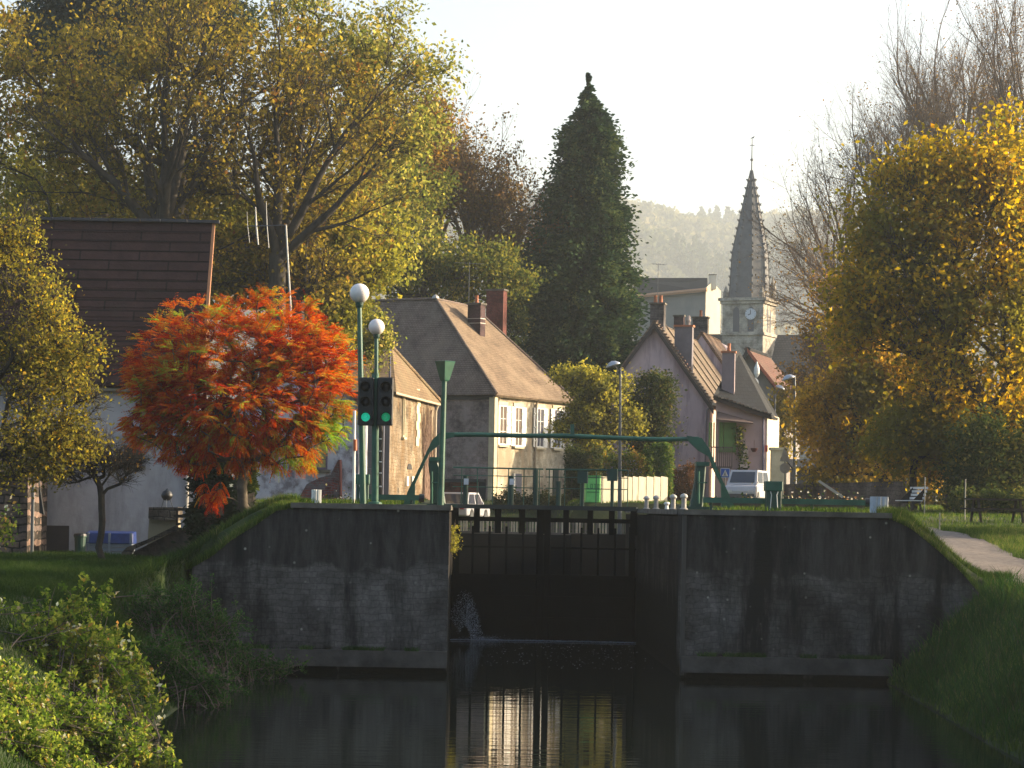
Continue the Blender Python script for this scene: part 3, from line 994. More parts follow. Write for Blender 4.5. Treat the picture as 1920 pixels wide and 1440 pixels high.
for k, (x0, x1) in enumerate(zip(edges[:-1], edges[1:])):
    D0, D1 = 110 + k * 1.05, 110 + (k + 1) * 1.05
    p0, p1 = W(x0 + .6, 893, D0), W(x1 - .6, 895, D1)
    
    z0 = h1(p0.x, D0) - .15
    m = MB(); m.prism([(p0.x, p0.y, z0), (p1.x, p1.y, z0), (p1.x, p1.y, p1.z), (p0.x, p0.y, p0.z)], (.03, .06, 0)); m.build('panel', CREAM, t)

# flower troughs with specks of flowers on the quays
def flowerbed(px0, px1, py, D, label, seed):
    a, b_ = W(px0, py, D), W(px1, py, D)
    zg = h1((a.x + b_.x) / 2, D)
    t = thing('flower_trough', ((a.x + b_.x) / 2, D, zg), label, 'flower trough', 'flower troughs on the quays')
    m = MB(); m.box(((a.x + b_.x) / 2, D, (a.z + zg) / 2 - .06), (b_.x - a.x, .35, max(.1, a.z - zg - .02))); m.build('trough', surf('trough_wood', [(0.3, (0.04, 0.035, 0.025)), (0.7, (0.10, 0.08, 0.055))], 4, .9), t)
    r = np.random.default_rng(seed)
    n_ = int((b_.x - a.x) * 60)
    P = np.stack([r.uniform(a.x, b_.x, n_), r.normal(D, .15, n_), a.z + r.gamma(2, .06, n_) - .08], -1)
    o = flecks('flowers', P, .07, leafmat('flower_mix', [(0, (.03, .06, .015)), (.6, (.05, .08, .02)), (.7, (.45, .16, .05)), (.82, (.5, .42, .2)), (1, (.7, .68, .6))], .3), .8, seed, t)
    o['kind'] = 'stuff'


flowerbed(1330, 1425, 936, 72, 'low trough of small white flowers in front of the van', 1)
flowerbed(1470, 1620, 934, 76, 'long low trough of orange and white flowers above the right beam', 2)
flowerbed(606, 664, 934, 66, 'trough with dried flower heads between the ribbed bin and the white marker pole', 3)

# plank leaning, bench, picnic table, little posts
t = thing('leaning_plank', W(1558, 931, 92), 'pale plank leaning at a slant behind the flower trough', 'plank')
m = MB(); m.prism([W(1533, 903, 92), W(1537, 900, 92), W(1582, 930, 92), W(1579, 934, 92)], (0, .05, 0)); m.build('board', flat('plank_wood', (.36, .33, .26), .7), t)
m = MB(); m.box(W(1556, 924, 92.3), (.3, .3, .45)); m.build('prop', flat('rusty_prop', (.16, .07, .035), .8), t)
b0 = W(1706, 940, 92); b0.z = h1(b0.x, 92)
t = thing('park_bench', b0, 'pale slatted bench seen from its end under the right trees', 'bench', None, math.radians(-75))
MM = M(t)
m = MB()
for k in range(4):
    m.box(MM @ Vector((0, .24 + .045 * k, .55 + .13 * k)), (1.5, .03, .09), t.rotation_euler[2])
m.build('backrest', WHITE, t)
m = MB()
for k in range(3): m.box(MM @ Vector((0, -.2 + .16 * k, .45)), (1.5, .12, .035), t.rotation_euler[2])
m.build('seat', WHITE, t)
for x in (-.55, .55):
    m = MB(); m.prism([MM @ Vector((x, -.25, 0)), MM @ Vector((x, -.2, .43)), MM @ Vector((x, .22, .43)), MM @ Vector((x, .42, 1.0)), MM @ Vector((x, .38, 1.0)), MM @ Vector((x, .15, .36)), MM @ Vector((x, .27, 0)), MM @ Vector((x, .2, 0)), MM @ Vector((x, .1, .35)), MM @ Vector((x, -.12, .35)), MM @ Vector((x, -.18, 0))], MM.to_3x3() @ Vector((.05, 0, 0))); m.build('leg', BLACK, t)
b0 = W(1868, 940, 78); b0.z = h1(b0.x, 78)
t = thing('picnic_table', b0, 'dark wooden picnic table in deep shade beside the path', 'picnic table', None, .1)
MM = M(t); PW = surf('picnic_wood', [(0.3, (0.02, 0.017, 0.014)), (0.7, (0.05, 0.042, 0.034))], 5, .8)
m = MB(); m.box(MM @ Vector((0, 0, .76)), (1.9, .75, .06), .1); m.build('tabletop', PW, t)
for y in (-.65, .65):
    m = MB(); m.box(MM @ Vector((0, y, .45)), (1.9, .26, .05), .1); m.build('seat', PW, t)
for x in (-.7, .7):
    m = MB()
    m.prism([MM @ Vector((x, -.6, 0)), MM @ Vector((x, -.5, 0)), MM @ Vector((x, -.15, .73)), MM @ Vector((x, -.27, .73))], MM.to_3x3() @ Vector((.06, 0, 0)))
    m.prism([MM @ Vector((x, .6, 0)), MM @ Vector((x, .5, 0)), MM @ Vector((x, .15, .73)), MM @ Vector((x, .27, .73))], MM.to_3x3() @ Vector((.06, 0, 0)))
    m.box(MM @ Vector((x + .03, 0, .40)), (.07, 1.5, .08), .1)
    m.build('leg', PW, t)
for px, py, D, hh, lab in ((1750, 0, 88, 1.35, 'thin pale post under the right trees'), (1826, 0, 80, 1.35, 'pale thin post in front of the dark hedge'), (1779, 0, 72, .55, 'short grey post beside the path')):
    p = W(px, py, D); z = h1(p.x, D)
    m = MB(); m.tube([(p.x, D, z - .05), (p.x, D, z + hh)], .02, 8); m.sphere((p.x, D, z + hh), .025, 8)
    tag(m.build('thin_post', flat('post_grey', (.30, .28, .23), .7)), lab, 'post')

# path
pc = [(30, 12.7, 2.3), (45, 13.0, 2.2), (57, 13.25, 2.0), (62, 13.5, 1.7), (66, 13.8, 1.5), (72, 13.8, 1.4), (80, 13.3, 1.4), (95, 12.4, 1.4), (105, 12, 1.4)]
yy = np.arange(30, 96, .5)
cxs = np.interp(yy, [p[0] for p in pc], [p[1] for p in pc]); ws = np.interp(yy, [p[0] for p in pc], [p[2] for p in pc])
P = []; nn = 9
for y, cx_, w_ in zip(yy, cxs, ws):
    for q in np.linspace(-.5, .5, nn):
        x = cx_ + q * w_ + .07 * math.sin(y * 3.1 + (q > 0)) * (abs(q) > .4)
        P.append((x, y, h1(x, y) + .035))
P = np.array(P)
ii = np.arange(len(yy) * nn).reshape(len(yy), nn)
fcs = np.stack([ii[:-1, :-1], ii[:-1, 1:], ii[1:, 1:], ii[1:, :-1]], -1).reshape(-1, 4)
tag(link('path', np_mesh('path', P, fcs), surf('gravel', [(0.3, (0.13, 0.108, 0.092)), (0.7, (0.23, 0.195, 0.17))], 5, .95, .6, 25)), kind='structure')
# ---------------------------------------------------------------- buildings
class Facade:
    """a vertical wall line from A to B (XY); p(s,z,off) = point s metres along, off metres proud"""

    def __init__(s, A, B):
        s.A = Vector((A[0], A[1], 0)); s.B = Vector((B[0], B[1], 0))
        s.L = (s.B - s.A).length
        s.u = (s.B - s.A).normalized()
        s.n = Vector((s.u.y, -s.u.x, 0))
        s.ang = math.atan2(s.u.y, s.u.x)

    def p(s, q, z, off=0.0): return s.A + s.u * q + s.n * off + Vector((0, 0, z))

    def box(s, mb, q, z, w, h, d, off=0.0):
        mb.box(s.p(q, z, off), (w, d, h), s.ang)


def window(fac, t, q, zb, w, h, shutters=None, sill=True, framemat=None, glass=None, surround=None, bars=True):
    fm = framemat or WHITE
    f = MB()
    fac.box(f, q - w / 2, zb + h / 2, .06, h, .09, .03); fac.box(f, q + w / 2, zb + h / 2, .06, h, .09, .03)
    fac.box(f, q, zb + h, w + .06, .07, .09, .03); fac.box(f, q, zb, w + .06, .07, .09, .03)
    if bars:
        fac.box(f, q, zb + h / 2, .045, h - .04, .05, .03)
        for k in (1, 2): fac.box(f, q, zb + h * k / 3, w - .04, .03, .04, .03)
    fo = f.build('window', fm, t)
    g = MB(); fac.box(g, q, zb + h / 2, w - .06, h - .06, .03, .012); g.build('pane', glass or GLASS, fo)
    if sill:
        s_ = MB(); fac.box(s_, q, zb - .09, w + .3, .10, .2, .06); s_.build('sill', surround or COPING, fo)
    if surround:
        s_ = MB(); fac.box(s_, q, zb + h + .14, w + .3, .18, .06, .02); s_.build('lintel', surround, fo)
    if shutters:
        for d in (-1, 1):
            s_ = MB(); fac.box(s_, q + d * (w / 2 + w * .29), zb + h / 2, w * .5, h + .04, .05, .06)
            for k in range(3): fac.box(s_, q + d * (w / 2 + w * .29), zb + h * (.15 + .35 * k), w * .48, .07, .03, .10)
            s_.build('shutter', shutters, fo)
    return fo


def gutter(fac, t, z, s0, s1, pipe_at=(), zb=4.0, mat=None):
    m = MB(); m.tube([fac.p(s0, z, .22), fac.p(s1, z, .22)], .075, 8); g_ = m.build('gutter', mat or ZINC, t)
    for q in pipe_at:
        m = MB(); m.tube([fac.p(q, z - .03, .2), fac.p(q, z - .35, .09), fac.p(q, zb, .09)], .05, 8); m.build('downpipe', mat or ZINC, g_)


def walls(name, pts, z0, z1, mat, t):
    """closed ring of walls through XY points"""
    m = MB(); m.prism([(p[0], p[1], z0) for p in pts], (0, 0, z1 - z0)); return m.build(name, mat, t)


def chimney(t, c, w, d, z0, z1, mat, rz=0.0, pots=1, potmat=None, capm=None, label=None, bands=0):
    m = MB(); m.box((c[0], c[1], (z0 + z1) / 2), (w, d, z1 - z0), rz); o = m.build('chimney', mat, t)
    m = MB(); m.box((c[0], c[1], z1 + .05), (w + .12, d + .12, .1), rz); m.build('chimney_cap', capm or COPING, o)
    R = Matrix.Rotation(rz, 3, 'Z')
    for k in range(pots):
        q = R @ Vector(((k - (pots - 1) / 2) * w / max(pots, 1) * .8, 0, 0))
        m = MB(); m.lathe((c[0] + q.x, c[1] + q.y, z1 + .1), [(.10, 0), (.11, .05), (.085, .3), (.10, .42), (.07, .42)], 10); m.build('chimney_pot', potmat or TERRA, o)
    for k in range(bands):
        m = MB(); m.box((c[0], c[1], z1 - .75 - .25 * k), (w + .03, d + .03, .03), rz); m.build('band', ZINC, o)
    return o


def antenna(t, base, hgt_, boom, rz, elems, name='antenna', thick=.02, dish=False):
    base = Vector(base)
    top = base + Vector((0, 0, hgt_))
    m = MB(); m.tube([base, top], thick, 6)
    u = Vector((math.cos(rz), math.sin(rz), 0)); v = Vector((-u.y, u.x, 0))
    m.tube([top - u * boom * .5 - Vector((0, 0, .05)), top + u * boom * .5 - Vector((0, 0, .05))], thick * .7, 5)
    for k in range(elems):
        c = top + u * boom * (k / (elems - 1) - .5) - Vector((0, 0, .05))
        m.tube([c - v * .25, c + v * .25], thick * .5, 4)
    return m.build(name, GREY, t)


TERRA = flat('terracotta', (.36, .13, .06), .8, var=.2)
BRICK = masonry('red_brick', (.17, .055, .035), (.11, .04, .028), (.09, .07, .055), 0, .24, .08, .01, .4)
SLATE = tiles('slate', (.014, .017, .021), (.011, .013, .017), (.020, .022, .022), .22, 0, .3, .3, .3)

# --- left house: tall brown roof, white wall
LH = thing('white_house', (-12, 75, 2.05), 'white walled house with a tall dark brown roof behind the red tree', 'house')
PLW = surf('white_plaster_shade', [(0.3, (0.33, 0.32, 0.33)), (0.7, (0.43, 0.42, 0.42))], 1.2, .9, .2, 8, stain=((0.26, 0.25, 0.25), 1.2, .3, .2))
xr, xl, y0, y1 = -8.22, -16.5, 75.0, 77.4
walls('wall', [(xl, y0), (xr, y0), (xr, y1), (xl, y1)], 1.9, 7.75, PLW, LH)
m = MB(); m.prism([(xr, y0 + .02, 7.75), (xr, y1, 7.75), (xr, y1, 12.55)], (-.25, 0, 0)); m.build('gable', surf('gable_render', [(0.3, (0.26, 0.12, 0.06)), (0.7, (0.36, 0.18, 0.09))], 3, .9, .3), LH)  # orange sunlight put into the colour of the gable wall
RB = tiles('brown_roof_tiles', (.032, .0145, .013), (.040, .018, .016), (.030, .019, .016), .336, 0, 1.9, -.1, .4)
roof_ = MB(); roof_.slab([(xl, y0 - .45, 7.30), (xr + .02, y0 - .45, 7.30), (xr + .02, y1 + .1, 12.75), (xl, y1 + .1, 12.75)], .10)
rr_ = np.random.default_rng(8)
for k in range(17):                                   # raised lower edges of the tile courses
    f = k / 17.3
    roof_.box(((xl + xr) / 2, y0 - .45 + f * 2.95 + .02, 7.335 + f * 5.45), (xr - xl, .05, .018))
ro = roof_.build('roof', RB, LH)
m = MB()
k = xl
while k < xr - .1:
    w_ = rr_.uniform(.5, 1.1); m.box((k + w_ / 2, y1 + .1, 12.80 + rr_.uniform(-.01, .015)), (w_ - .03, .26, .09)); k += w_
m.build('ridge', flat('ridge_metal', (.05, .045, .05), .4, .4), ro)
m = MB(); m.prism([(xr + .02, y0 - .45, 7.30), (xr + .02, y1 + .1, 12.77), (xr + .02, y1 + .1, 12.5), (xr + .02, y0 - .2, 7.2)], (.09, 0, 0)); m.build('verge', flat('orange_verge', (.33, .15, .07), .8), ro)
f = Facade((xl, y0), (xr, y0))
gutter(f, LH, 7.22, 0, f.L, (f.L - .35,), 2.0)
m = MB(); p = W(82, 985, 75); q = W(130, 985, 75)
f.box(m, (p.x + q.x) / 2 - xl, (p.z + 2.0) / 2, q.x - p.x, p.z - 2.0, .08, .02); m.build('door', flat('dark_door', (.035, .028, .024), .7), LH)
window(f, LH, W(248, 940, 75).x - xl, W(248, 870, 75).z, .5, .55, None, True, flat('brown_frame', (.13, .05, .035), .7))
m = MB(); p = W(246, 816, 75); f.box(m, p.x - xl, p.z, .45, .1, .45, .22); m.build('canopy', TERRA, LH)
# --- stone annex at far left
AN = thing('stone_annex', (-14.5, 72, 2.05), 'low rough stone outbuilding with a dark lean-to roof at the left edge', 'outbuilding')
ax = W(73, 940, 72).x
walls('wall', [(-19, 71.5), (ax - .25, 71.5), (ax - .25, 74.9), (-19, 74.9)], 1.9, 4.6, masonry('rubble_stone', (.19, .13, .10), (.12, .095, .085), (.04, .035, .03), 0, .45, .22, .03, .8), AN)
m = MB(); m.slab([(-19.3, 71.1, 4.55), (ax - .02, 71.1, 4.55), (ax - .02, 74.9, 5.7), (-19.3, 74.9, 5.7)], .12); m.build('roof', tiles('old_tiles', (.06, .04, .03), (.04, .03, .026), (.05, .05, .03), .2, 0, .2), AN)
f = Facade((-19, 71.5), (ax, 71.5)); gutter(f, AN, 4.5, 0, f.L, (f.L - .08, ), 2.0, GREY)
m = MB(); m.prism([W(72, 900, 71.2), W(82, 965, 71.2), W(74, 962, 71.2)], (0, .2, 0)); m.build('folded_awning', BLACK, AN)

# garden things by the white house
a, b_ = W(166, 995, 73.6), W(252, 995, 73.6)
t = thing('storage_box', ((a.x + b_.x) / 2, 73.6, 2.05), 'pale slatted garden storage box under a blue cover against the white house', 'storage box')
wd = b_.x - a.x; cx = (a.x + b_.x) / 2; zt = a.z
m = MB()
for k in range(5): m.box((cx, 73.6, 2.12 + k * .115 * 1.1), (wd - .06, .8, .105))
for q in (-.5, 0, .5): m.box((cx + q * (wd - .1), 73.6 - .42, 2.4), (.07, .05, .7))
m.build('slats', flat('box_grey', (.17, .20, .24), .6), t)
m = MB(); m.prism([(cx - wd / 2 - .02, 73.15, zt - .38), (cx - wd / 2 - .02, 73.2, zt - .05), (cx - wd / 2 - .02, 73.9, zt), (cx - wd / 2 - .02, 74.05, zt - .38)], (wd + .04, 0, 0)); m.build('cover', flat('blue_tarp', (.010, .03, .15), .45, var=.3), t, bevel=.02)
c = W(150, 1035, 73); c.z = 2.05
t = thing('waste_bin', c, 'small dark green bin left of the blue-covered box', 'bin')
m = MB(); m.lathe(c, [(.15, 0), (.18, .55), (.2, .56), (.2, .6)], 14); m.build('body', GREEN2, t)
m = MB(); m.lathe(c + Vector((0, 0, .6)), [(.21, 0), (.19, .06), (0, .09)], 14); m.build('lid', BLACK, t)
t = thing('garden_wall', W(318, 1000, 70), 'low stone and rendered wall beside a cobbled ramp below the kettle barbecue', 'garden wall')
STN = masonry('garden_stone', (.13, .11, .085), (.09, .075, .06), (.05, .045, .04), 0, .35, .2, .02, .7)
m = MB(); m.prism([W(281, 953, 70.4), W(330, 953, 70.4), W(334, 1012, 70.4), W(275, 1040, 70.4)], (0, .9, 0)); m.build('wall', surf('yellowed_render', [(.3, (.20, .18, .12)), (.7, (.28, .25, .17))], 2, .9), t)
m = MB(); m.prism([W(279, 951, 70.25), W(333, 951, 70.25), W(334, 975, 70.25), W(300, 976, 70.25), W(278, 972, 70.25)], (0, 1.2, 0)); m.build('coping', STN, t)
m = MB(); m.prism([W(228, 1036, 69.6), W(238, 1026, 69.6), W(275, 1012, 69.6), W(330, 985, 69.6), W(336, 992, 69.6), W(290, 1012, 69.6), W(250, 1030, 69.6), (W(236, 1060, 69.6).x, 69.6, 1.9), (W(228, 1060, 69.6).x, 69.6, 1.9)], (0, .3, 0)); m.build('kerb', STN, t)
m = MB(); m.prism([W(250, 1035, 69.9), W(335, 992, 69.9), W(372, 1000, 69.9), W(390, 1062, 69.9), (W(250, 940, 69.9).x, 69.9, 1.85)], (0, 2.2, 0)); m.build('ramp', surf('cobbled_ramp', [(.3, (.05, .042, .036)), (.7, (.11, .09, .08))], 5, .95, .8, 9), t)
c = W(313, 929, 70.9)
t = thing('kettle_barbecue', c, 'black kettle barbecue standing on the low garden wall', 'barbecue')
m = MB(); m.lathe(c, [(0, -.16), (.1, -.14), (.165, -.04), (.17, 0), (.165, .03), (.12, .12), (.05, .16), (0, .165)], 20); m.build('kettle', BLACK, t, smooth=True)
m = MB(); m.tube([c + Vector((-.03, 0, .17)), c + Vector((.03, 0, .2))], .02, 6); m.build('handle', GREY, t)
for a_ in (.5, 2.6, 4.7):
    m = MB(); m.tube([c + Vector((.1 * math.cos(a_), .1 * math.sin(a_), -.1)), c + Vector((.2 * math.cos(a_), .2 * math.sin(a_), -.38))], .012, 6); m.build('leg', GREY, t)
t = thing('wooden_gate', W(352, 1000, 69.5), 'low dark wooden rail gate between the barbecue wall and the dark conifer', 'gate')
m = MB()
for y in (955, 968): m.box(W(350, y, 69.6), (.75, .04, .09))
for x in (332, 350, 368): m.box(W(x, 975, 69.7), (.06, .06, .65))
m.build('rails', PW, t)

# --- TV aerial on tall mast behind
b0 = W(545, 575, 92)
t = thing('tv_aerial', (b0.x, 92, 4.0), 'tall metal mast with a three-element television aerial rising behind the red tree', 'aerial')
AL = flat('aluminium', (.45, .43, .39), .4, .5)
m = MB(); m.tube([(b0.x + .1, 92, 4.0), b0, W(536, 421, 92)], .032, 8); m.build('mast', AL, t)
m = MB(); m.tube([W(466, 424, 92), W(538, 422, 92)], .022, 6); m.build('boom', GREY, t)
for i, (x, ya, yb, r) in enumerate(((463, 397, 455, .012), (479, 388, 459, .035), (499, 377, 465, .018))):
    m = MB(); m.tube([W(x, ya, 92), W(x + 1.5, (ya + yb) / 2, 92), W(x + 5, yb, 92)], [r * .5, r, r * .8], 8); m.build('element', AL, t)

# --- white plaster house behind the red tree
P2 = surf('flaking_plaster', [(0.3, (0.34, 0.35, 0.40)), (0.7, (0.46, 0.47, 0.52))], 1.5, .9, .3, 6, stain=((0.16, 0.15, 0.17), 2.2, .8, .12))
H2 = thing('plaster_house', (-6, 88, 4), 'pale blue grey plaster house with flaking brick base, half hidden behind the red tree', 'house')
A_, B_ = W(440, 940, 88), W(671, 940, 88)
zt, za = W(671, 757, 88).z, W(560, 655, 88).z
ap = W(560, 940, 88).x
m = MB(); m.prism([(A_.x, 88, 3.5), (B_.x, 88, 3.5), (B_.x, 88, zt), (ap, 88, za), (A_.x, 88, zt)], (0, 8, 0)); m.build('wall', P2, H2)
RT2 = tiles('red_brown_tiles', (.16, .065, .04), (.11, .05, .035), (.08, .06, .04), .2, math.pi / 2, .22)
for s_ in (-1, 1):
    ex = B_.x if s_ > 0 else A_.x
    sl = (zt - za) / (ex - ap)
    m = MB(); m.slab([(ap, 87.7, za + .15), (ex + s_ * .3, 87.7, zt + .15 + sl * s_ * .3), (ex + s_ * .3, 96.2, zt + .15 + sl * s_ * .3), (ap, 96.2, za + .15)], .14); m.build('roof', RT2, H2)
f = Facade((A_.x, 88), (B_.x, 88))
window(f, H2, W(587, 940, 88).x - A_.x, W(587, 878, 88).z, .95, 1.0, None, True, flat('purple_frame', (.10, .07, .11), .6), flat('ochre_curtain', (.30, .26, .07), .5, var=.5, scale=9))  # yellow reflection painted into the pane colour
m = MB()
m.prism([W(558, 938, 87.985), W(575, 908, 87.985), W(598, 896, 87.985), W(620, 890, 87.985), W(634, 862, 87.985), W(640, 862, 87.985), W(640, 938, 87.985)], (0, .03, 0)); m.build('exposed_brick', masonry('old_brick', (.16, .05, .045), (.10, .045, .045), (.10, .09, .10), 0, .24, .085, .012, .6, stain=((.12, .11, .12), 1.5, 1)), H2)
m = MB(); m.tube([W(638, 862, 87.9), W(639, 935, 87.9)], .05, 8); m.build('downpipe', flat('red_pipe', (.12, .025, .02), .6), H2)
m = MB(); m.prism([W(642, 781, 87.6), W(672, 770, 87.6), W(672, 775, 87.6), W(642, 786, 87.6)], (0, .5, 0)); m.build('canopy', flat('blue_grey_metal', (.14, .16, .19), .6), H2)

# --- small stone building, lit side
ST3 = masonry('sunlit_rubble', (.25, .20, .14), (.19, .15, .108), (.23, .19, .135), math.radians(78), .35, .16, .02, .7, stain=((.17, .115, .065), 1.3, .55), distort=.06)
H3 = thing('stone_house', (-3.5, 108, 4), 'small rough stone building with a bare vine, right of the traffic lights', 'house')
a = Vector((W(729, 940, 106).x, 106)); b_ = Vector((W(812, 940, 117).x, 117))
f3 = Facade(a, b_)
lx = f3.u.orthogonal(); lx = Vector((-f3.n.x, -f3.n.y, 0))
z3 = W(729, 733, 106).z
pts = [f3.p(0, 0), f3.p(f3.L, 0), f3.p(f3.L, 0, -5), f3.p(0, 0, -5)]
walls('wall', pts, 3.6, z3, ST3, H3)
m = MB(); fr = Facade(pts[3].to_2d(), pts[0].to_2d()); fr.box(m, fr.L / 2, (3.6 + z3) / 2, fr.L, z3 - 3.6, .05, .03); m.build('front_render', surf('brown_render', [(.3, (.17, .14, .135)), (.7, (.23, .195, .185))], 1.5, .9, .3), H3)  # front skin duller than the rubble, shade put into its colour
apx = W(735, 652, 112)
e0, e1, e2, e3 = f3.p(-.25, z3 - .05, .3), f3.p(f3.L + .2, z3 - .05, .3), f3.p(f3.L + .2, z3 - .05, -5.2), f3.p(-.25, z3 - .05, -5.2)
R3 = tiles('warm_tiles', (.21, .14, .075), (.16, .105, .06), (.20, .16, .09), .13, math.radians(78), .2, .6)
rf = MB()
apb = apx + Vector((-1.5, 1.2, 0))
rf.slab([e0, e1, apx], .12); rf.slab([e1, e2, apb, apx][:3], .12); rf.slab([e0, apx, e3], .12)
rf.build('roof', R3, H3)
m = MB(); m.tube([e1 + Vector((0, 0, .08)), apx + Vector((0, 0, .04))], .09, 8); m.build('hip_tiles', R3, H3)
gutter(f3, H3, z3 - .08, -.2, f3.L + .35, (f3.L - .12,), 4.0, flat('cream_gutter', (.55, .47, .35), .5))


def s_at(fac, px):
    """distance along a facade at which it shows at photo column px"""
    k = (px - VX) / F
    # (A + u s).x / (A + u s).y = k
    return (fac.A.x - k * fac.A.y) / (k * fac.u.y - fac.u.x)


def z_at(fac, q, py):
    p = fac.p(q, 0)
    px = VX + F * p.x / p.y
    return W(px, py, p.y).z


PALE = surf('pale_dressed_stone', [(.3, (.50, .43, .28)), (.7, (.62, .55, .38))], 4, .85)
q = s_at(f3, 752); window(f3, H3, q, z_at(f3, q, 818), .32, z_at(f3, q, 740) - z_at(f3, q, 818), None, True, PALE, flat('grey_slit', (.20, .17, .15), .7), PALE, bars=False)
q = s_at(f3, 780); m = MB()
for k in range(7): f3.box(m, q + (.12 if k % 2 else -.1), z_at(f3, q, 828 - k * 15), .75, .42, .05, .02)
m.build('quoin_strip', PALE, H3)
q = s_at(f3, 766); m = MB(); zz = z_at(f3, q, 880)
m.prism([f3.p(q + .55 * math.cos(t_), zz + .22 * math.sin(t_) * 1.2, .03) for t_ in np.linspace(0, math.pi, 12)], -f3.n * .06); m.build('arched_opening', DARK, H3)
for px in (762, 772):
    q = s_at(f3, px); m = MB(); f3.box(m, q, z_at(f3, q, 902), .55, .45, .05, .03); m.build('hatch', flat('hatch_white', (.6, .55, .45), .6), H3)
b0 = W(731, 725, 105)
m = MB(); m.tube([b0 - Vector((0, 0, .5)), W(731, 655, 105)], .05, 8); m.build('flue', flat('flue_blue', (.08, .08, .13), .6), H3)
# bluish pipe on the shaded front
q = fr.L - .3
m = MB(); m.tube([fr.p(q, 3.8, .12), fr.p(q, z3 - 1.2, .12)], .09, 10); m.build('soil_pipe', flat('pipe_blue', (.06, .07, .11), .6), H3)
m = MB()
for k in range(6): fr.box(m, fr.L - .95, 4.6 + k * .75, 1.0, .035, .03, .075)
m.build('battens', flat('batten', (.25, .22, .20), .7), H3)
# bare vine on the lit side
rv = np.random.default_rng(21); m = MB()
q0 = s_at(f3, 797)
for k in range(26):
    q = q0 + rv.normal(0, .3); z = 3.9; pts_ = [f3.p(q, z, .07)]
    for j in range(10):
        q += rv.normal(.05 if k % 3 else -.12, .16); z += rv.uniform(.25, .6)
        if z > z3 - .15 or q < s_at(f3, 768): break
        pts_.append(f3.p(min(q, f3.L - .1), z, .07))
    if len(pts_) > 2: m.tube(pts_, list(np.linspace(.05, .012, len(pts_))), 5)
vn = m.build('vine', BARK_R, H3)

# --- big house with hipped roof
H4 = thing('manor_house', (2, 126, 4), 'large stone house with a steep hipped brown roof, sunlit side with white shutters', 'house')
C0 = Vector((1.585, 125, 0)); u4 = Vector((.49, .872, 0)).normalized(); l4 = Vector((-u4.y, u4.x, 0))
LN, WD = 8.62, 10.5
zE = 9.72
f4 = Facade(C0.to_2d(), (C0 + u4 * LN).to_2d()); f4f = Facade((C0 + l4 * WD).to_2d(), C0.to_2d())
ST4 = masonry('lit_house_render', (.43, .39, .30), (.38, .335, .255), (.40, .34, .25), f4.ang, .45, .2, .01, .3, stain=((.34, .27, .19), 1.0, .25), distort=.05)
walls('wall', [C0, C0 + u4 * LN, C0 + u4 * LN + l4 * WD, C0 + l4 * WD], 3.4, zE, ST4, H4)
ST4F = masonry('shaded_front_stone', (.27, .215, .205), (.225, .18, .172), (.20, .165, .155), f4f.ang, .42, .18, .015, .6, stain=((.31, .26, .245), .9, 1), distort=.06)  # darker copy of the house wall, shade put into its colour
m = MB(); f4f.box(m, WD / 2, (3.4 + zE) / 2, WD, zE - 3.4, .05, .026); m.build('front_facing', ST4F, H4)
qA, pA, pB, zR = 5.05, 2.5, 7.7, 14.95


def q4(q, p, z): v = C0 + l4 * q + u4 * p; return Vector((v.x, v.y, z))


ov = .38
zo = zE - .12
E0, E1, E2, E3 = q4(-ov, -ov, zo), q4(-ov, LN + ov, zo), q4(WD, LN + ov, zo), q4(WD, -ov, zo)
A4, B4, A5 = q4(qA, pA, zR), q4(qA, pB - 1.0, zR - .1), q4(WD, pA, zR)
RL = tiles('lit_brown_tiles', (.21, .148, .095), (.165, .115, .075), (.27, .20, .13), .105, f4.ang, .17, .5, .5)  # warm copy of the roof tiles, sunlight put into the colour
RS = tiles('shaded_brown_tiles', (.20, .148, .118), (.16, .118, .095), (.22, .175, .135), .105, f4f.ang, .17, .4, .5)  # cooler copy of the same tiles, shade put into the colour
m = MB(); m.slab([E0, E1, B4], .12); m.slab([E0, B4, A4], .12); ro = m.build('roof', RL, H4)
tag(ro, 'sunlit side slope of the roof')
m = MB(); m.slab([E3, E0, A4], .12); m.slab([E3, A4, A5], .12); m.build('roof', RS, H4)
m = MB(); m.slab([E1, E2, B4], .12); m.slab([E2, A5 + u4 * .02, B4], .12); m.build('roof', RL, H4)
m = MB(); m.tube([E0 + Vector((0, 0, .06)), A4 + Vector((0, 0, .04))], .08, 8); m.tube([E1 + Vector((0, 0, .04)), B4 + Vector((0, 0, .02))], .07, 8); m.tube([A4, A5], .09, 8); m.tube([A4, B4], .08, 8); m.build('ridge_tiles', RS, H4)
m = MB(); m.lathe(A4 + Vector((0, 0, .02)), [(.2, 0), (.16, .12), (.05, .2), (0, .22)], 10); m.build('ridge_cap', ZINC, H4)
m = MB(); f4f.box(m, WD / 2, zE - .1, WD + .1, .3, .2, .12); f4f.box(m, WD / 2, zE - .3, WD, .12, .1, .09); m.build('cornice', flat('dark_cornice', (.06, .055, .055), .7), H4)
gutter(f4, H4, zo - .02, -.2, LN + .5, (.32, 4.62, LN - .08), 4.0, flat('brown_gutter', (.30, .25, .19), .5, .2))
gutter(f4f, H4, zo - .02, 0, WD + .2, (), 4.0, flat('dark_gutter', (.05, .05, .055), .5, .2))
m = MB(); m.box(f4.p(0, (3.6 + zE) / 2, 0), (.34, .34, zE - 3.7), f4.ang); m.build('quoin', PALE, H4)
m = MB(); f4.box(m, LN / 2, zE - .12, LN, .22, .14, .09); m.build('cornice', PALE, H4)
SH = surf('white_shutter', [(.3, (.66, .65, .60)), (.7, (.78, .77, .73))], 3, .6)
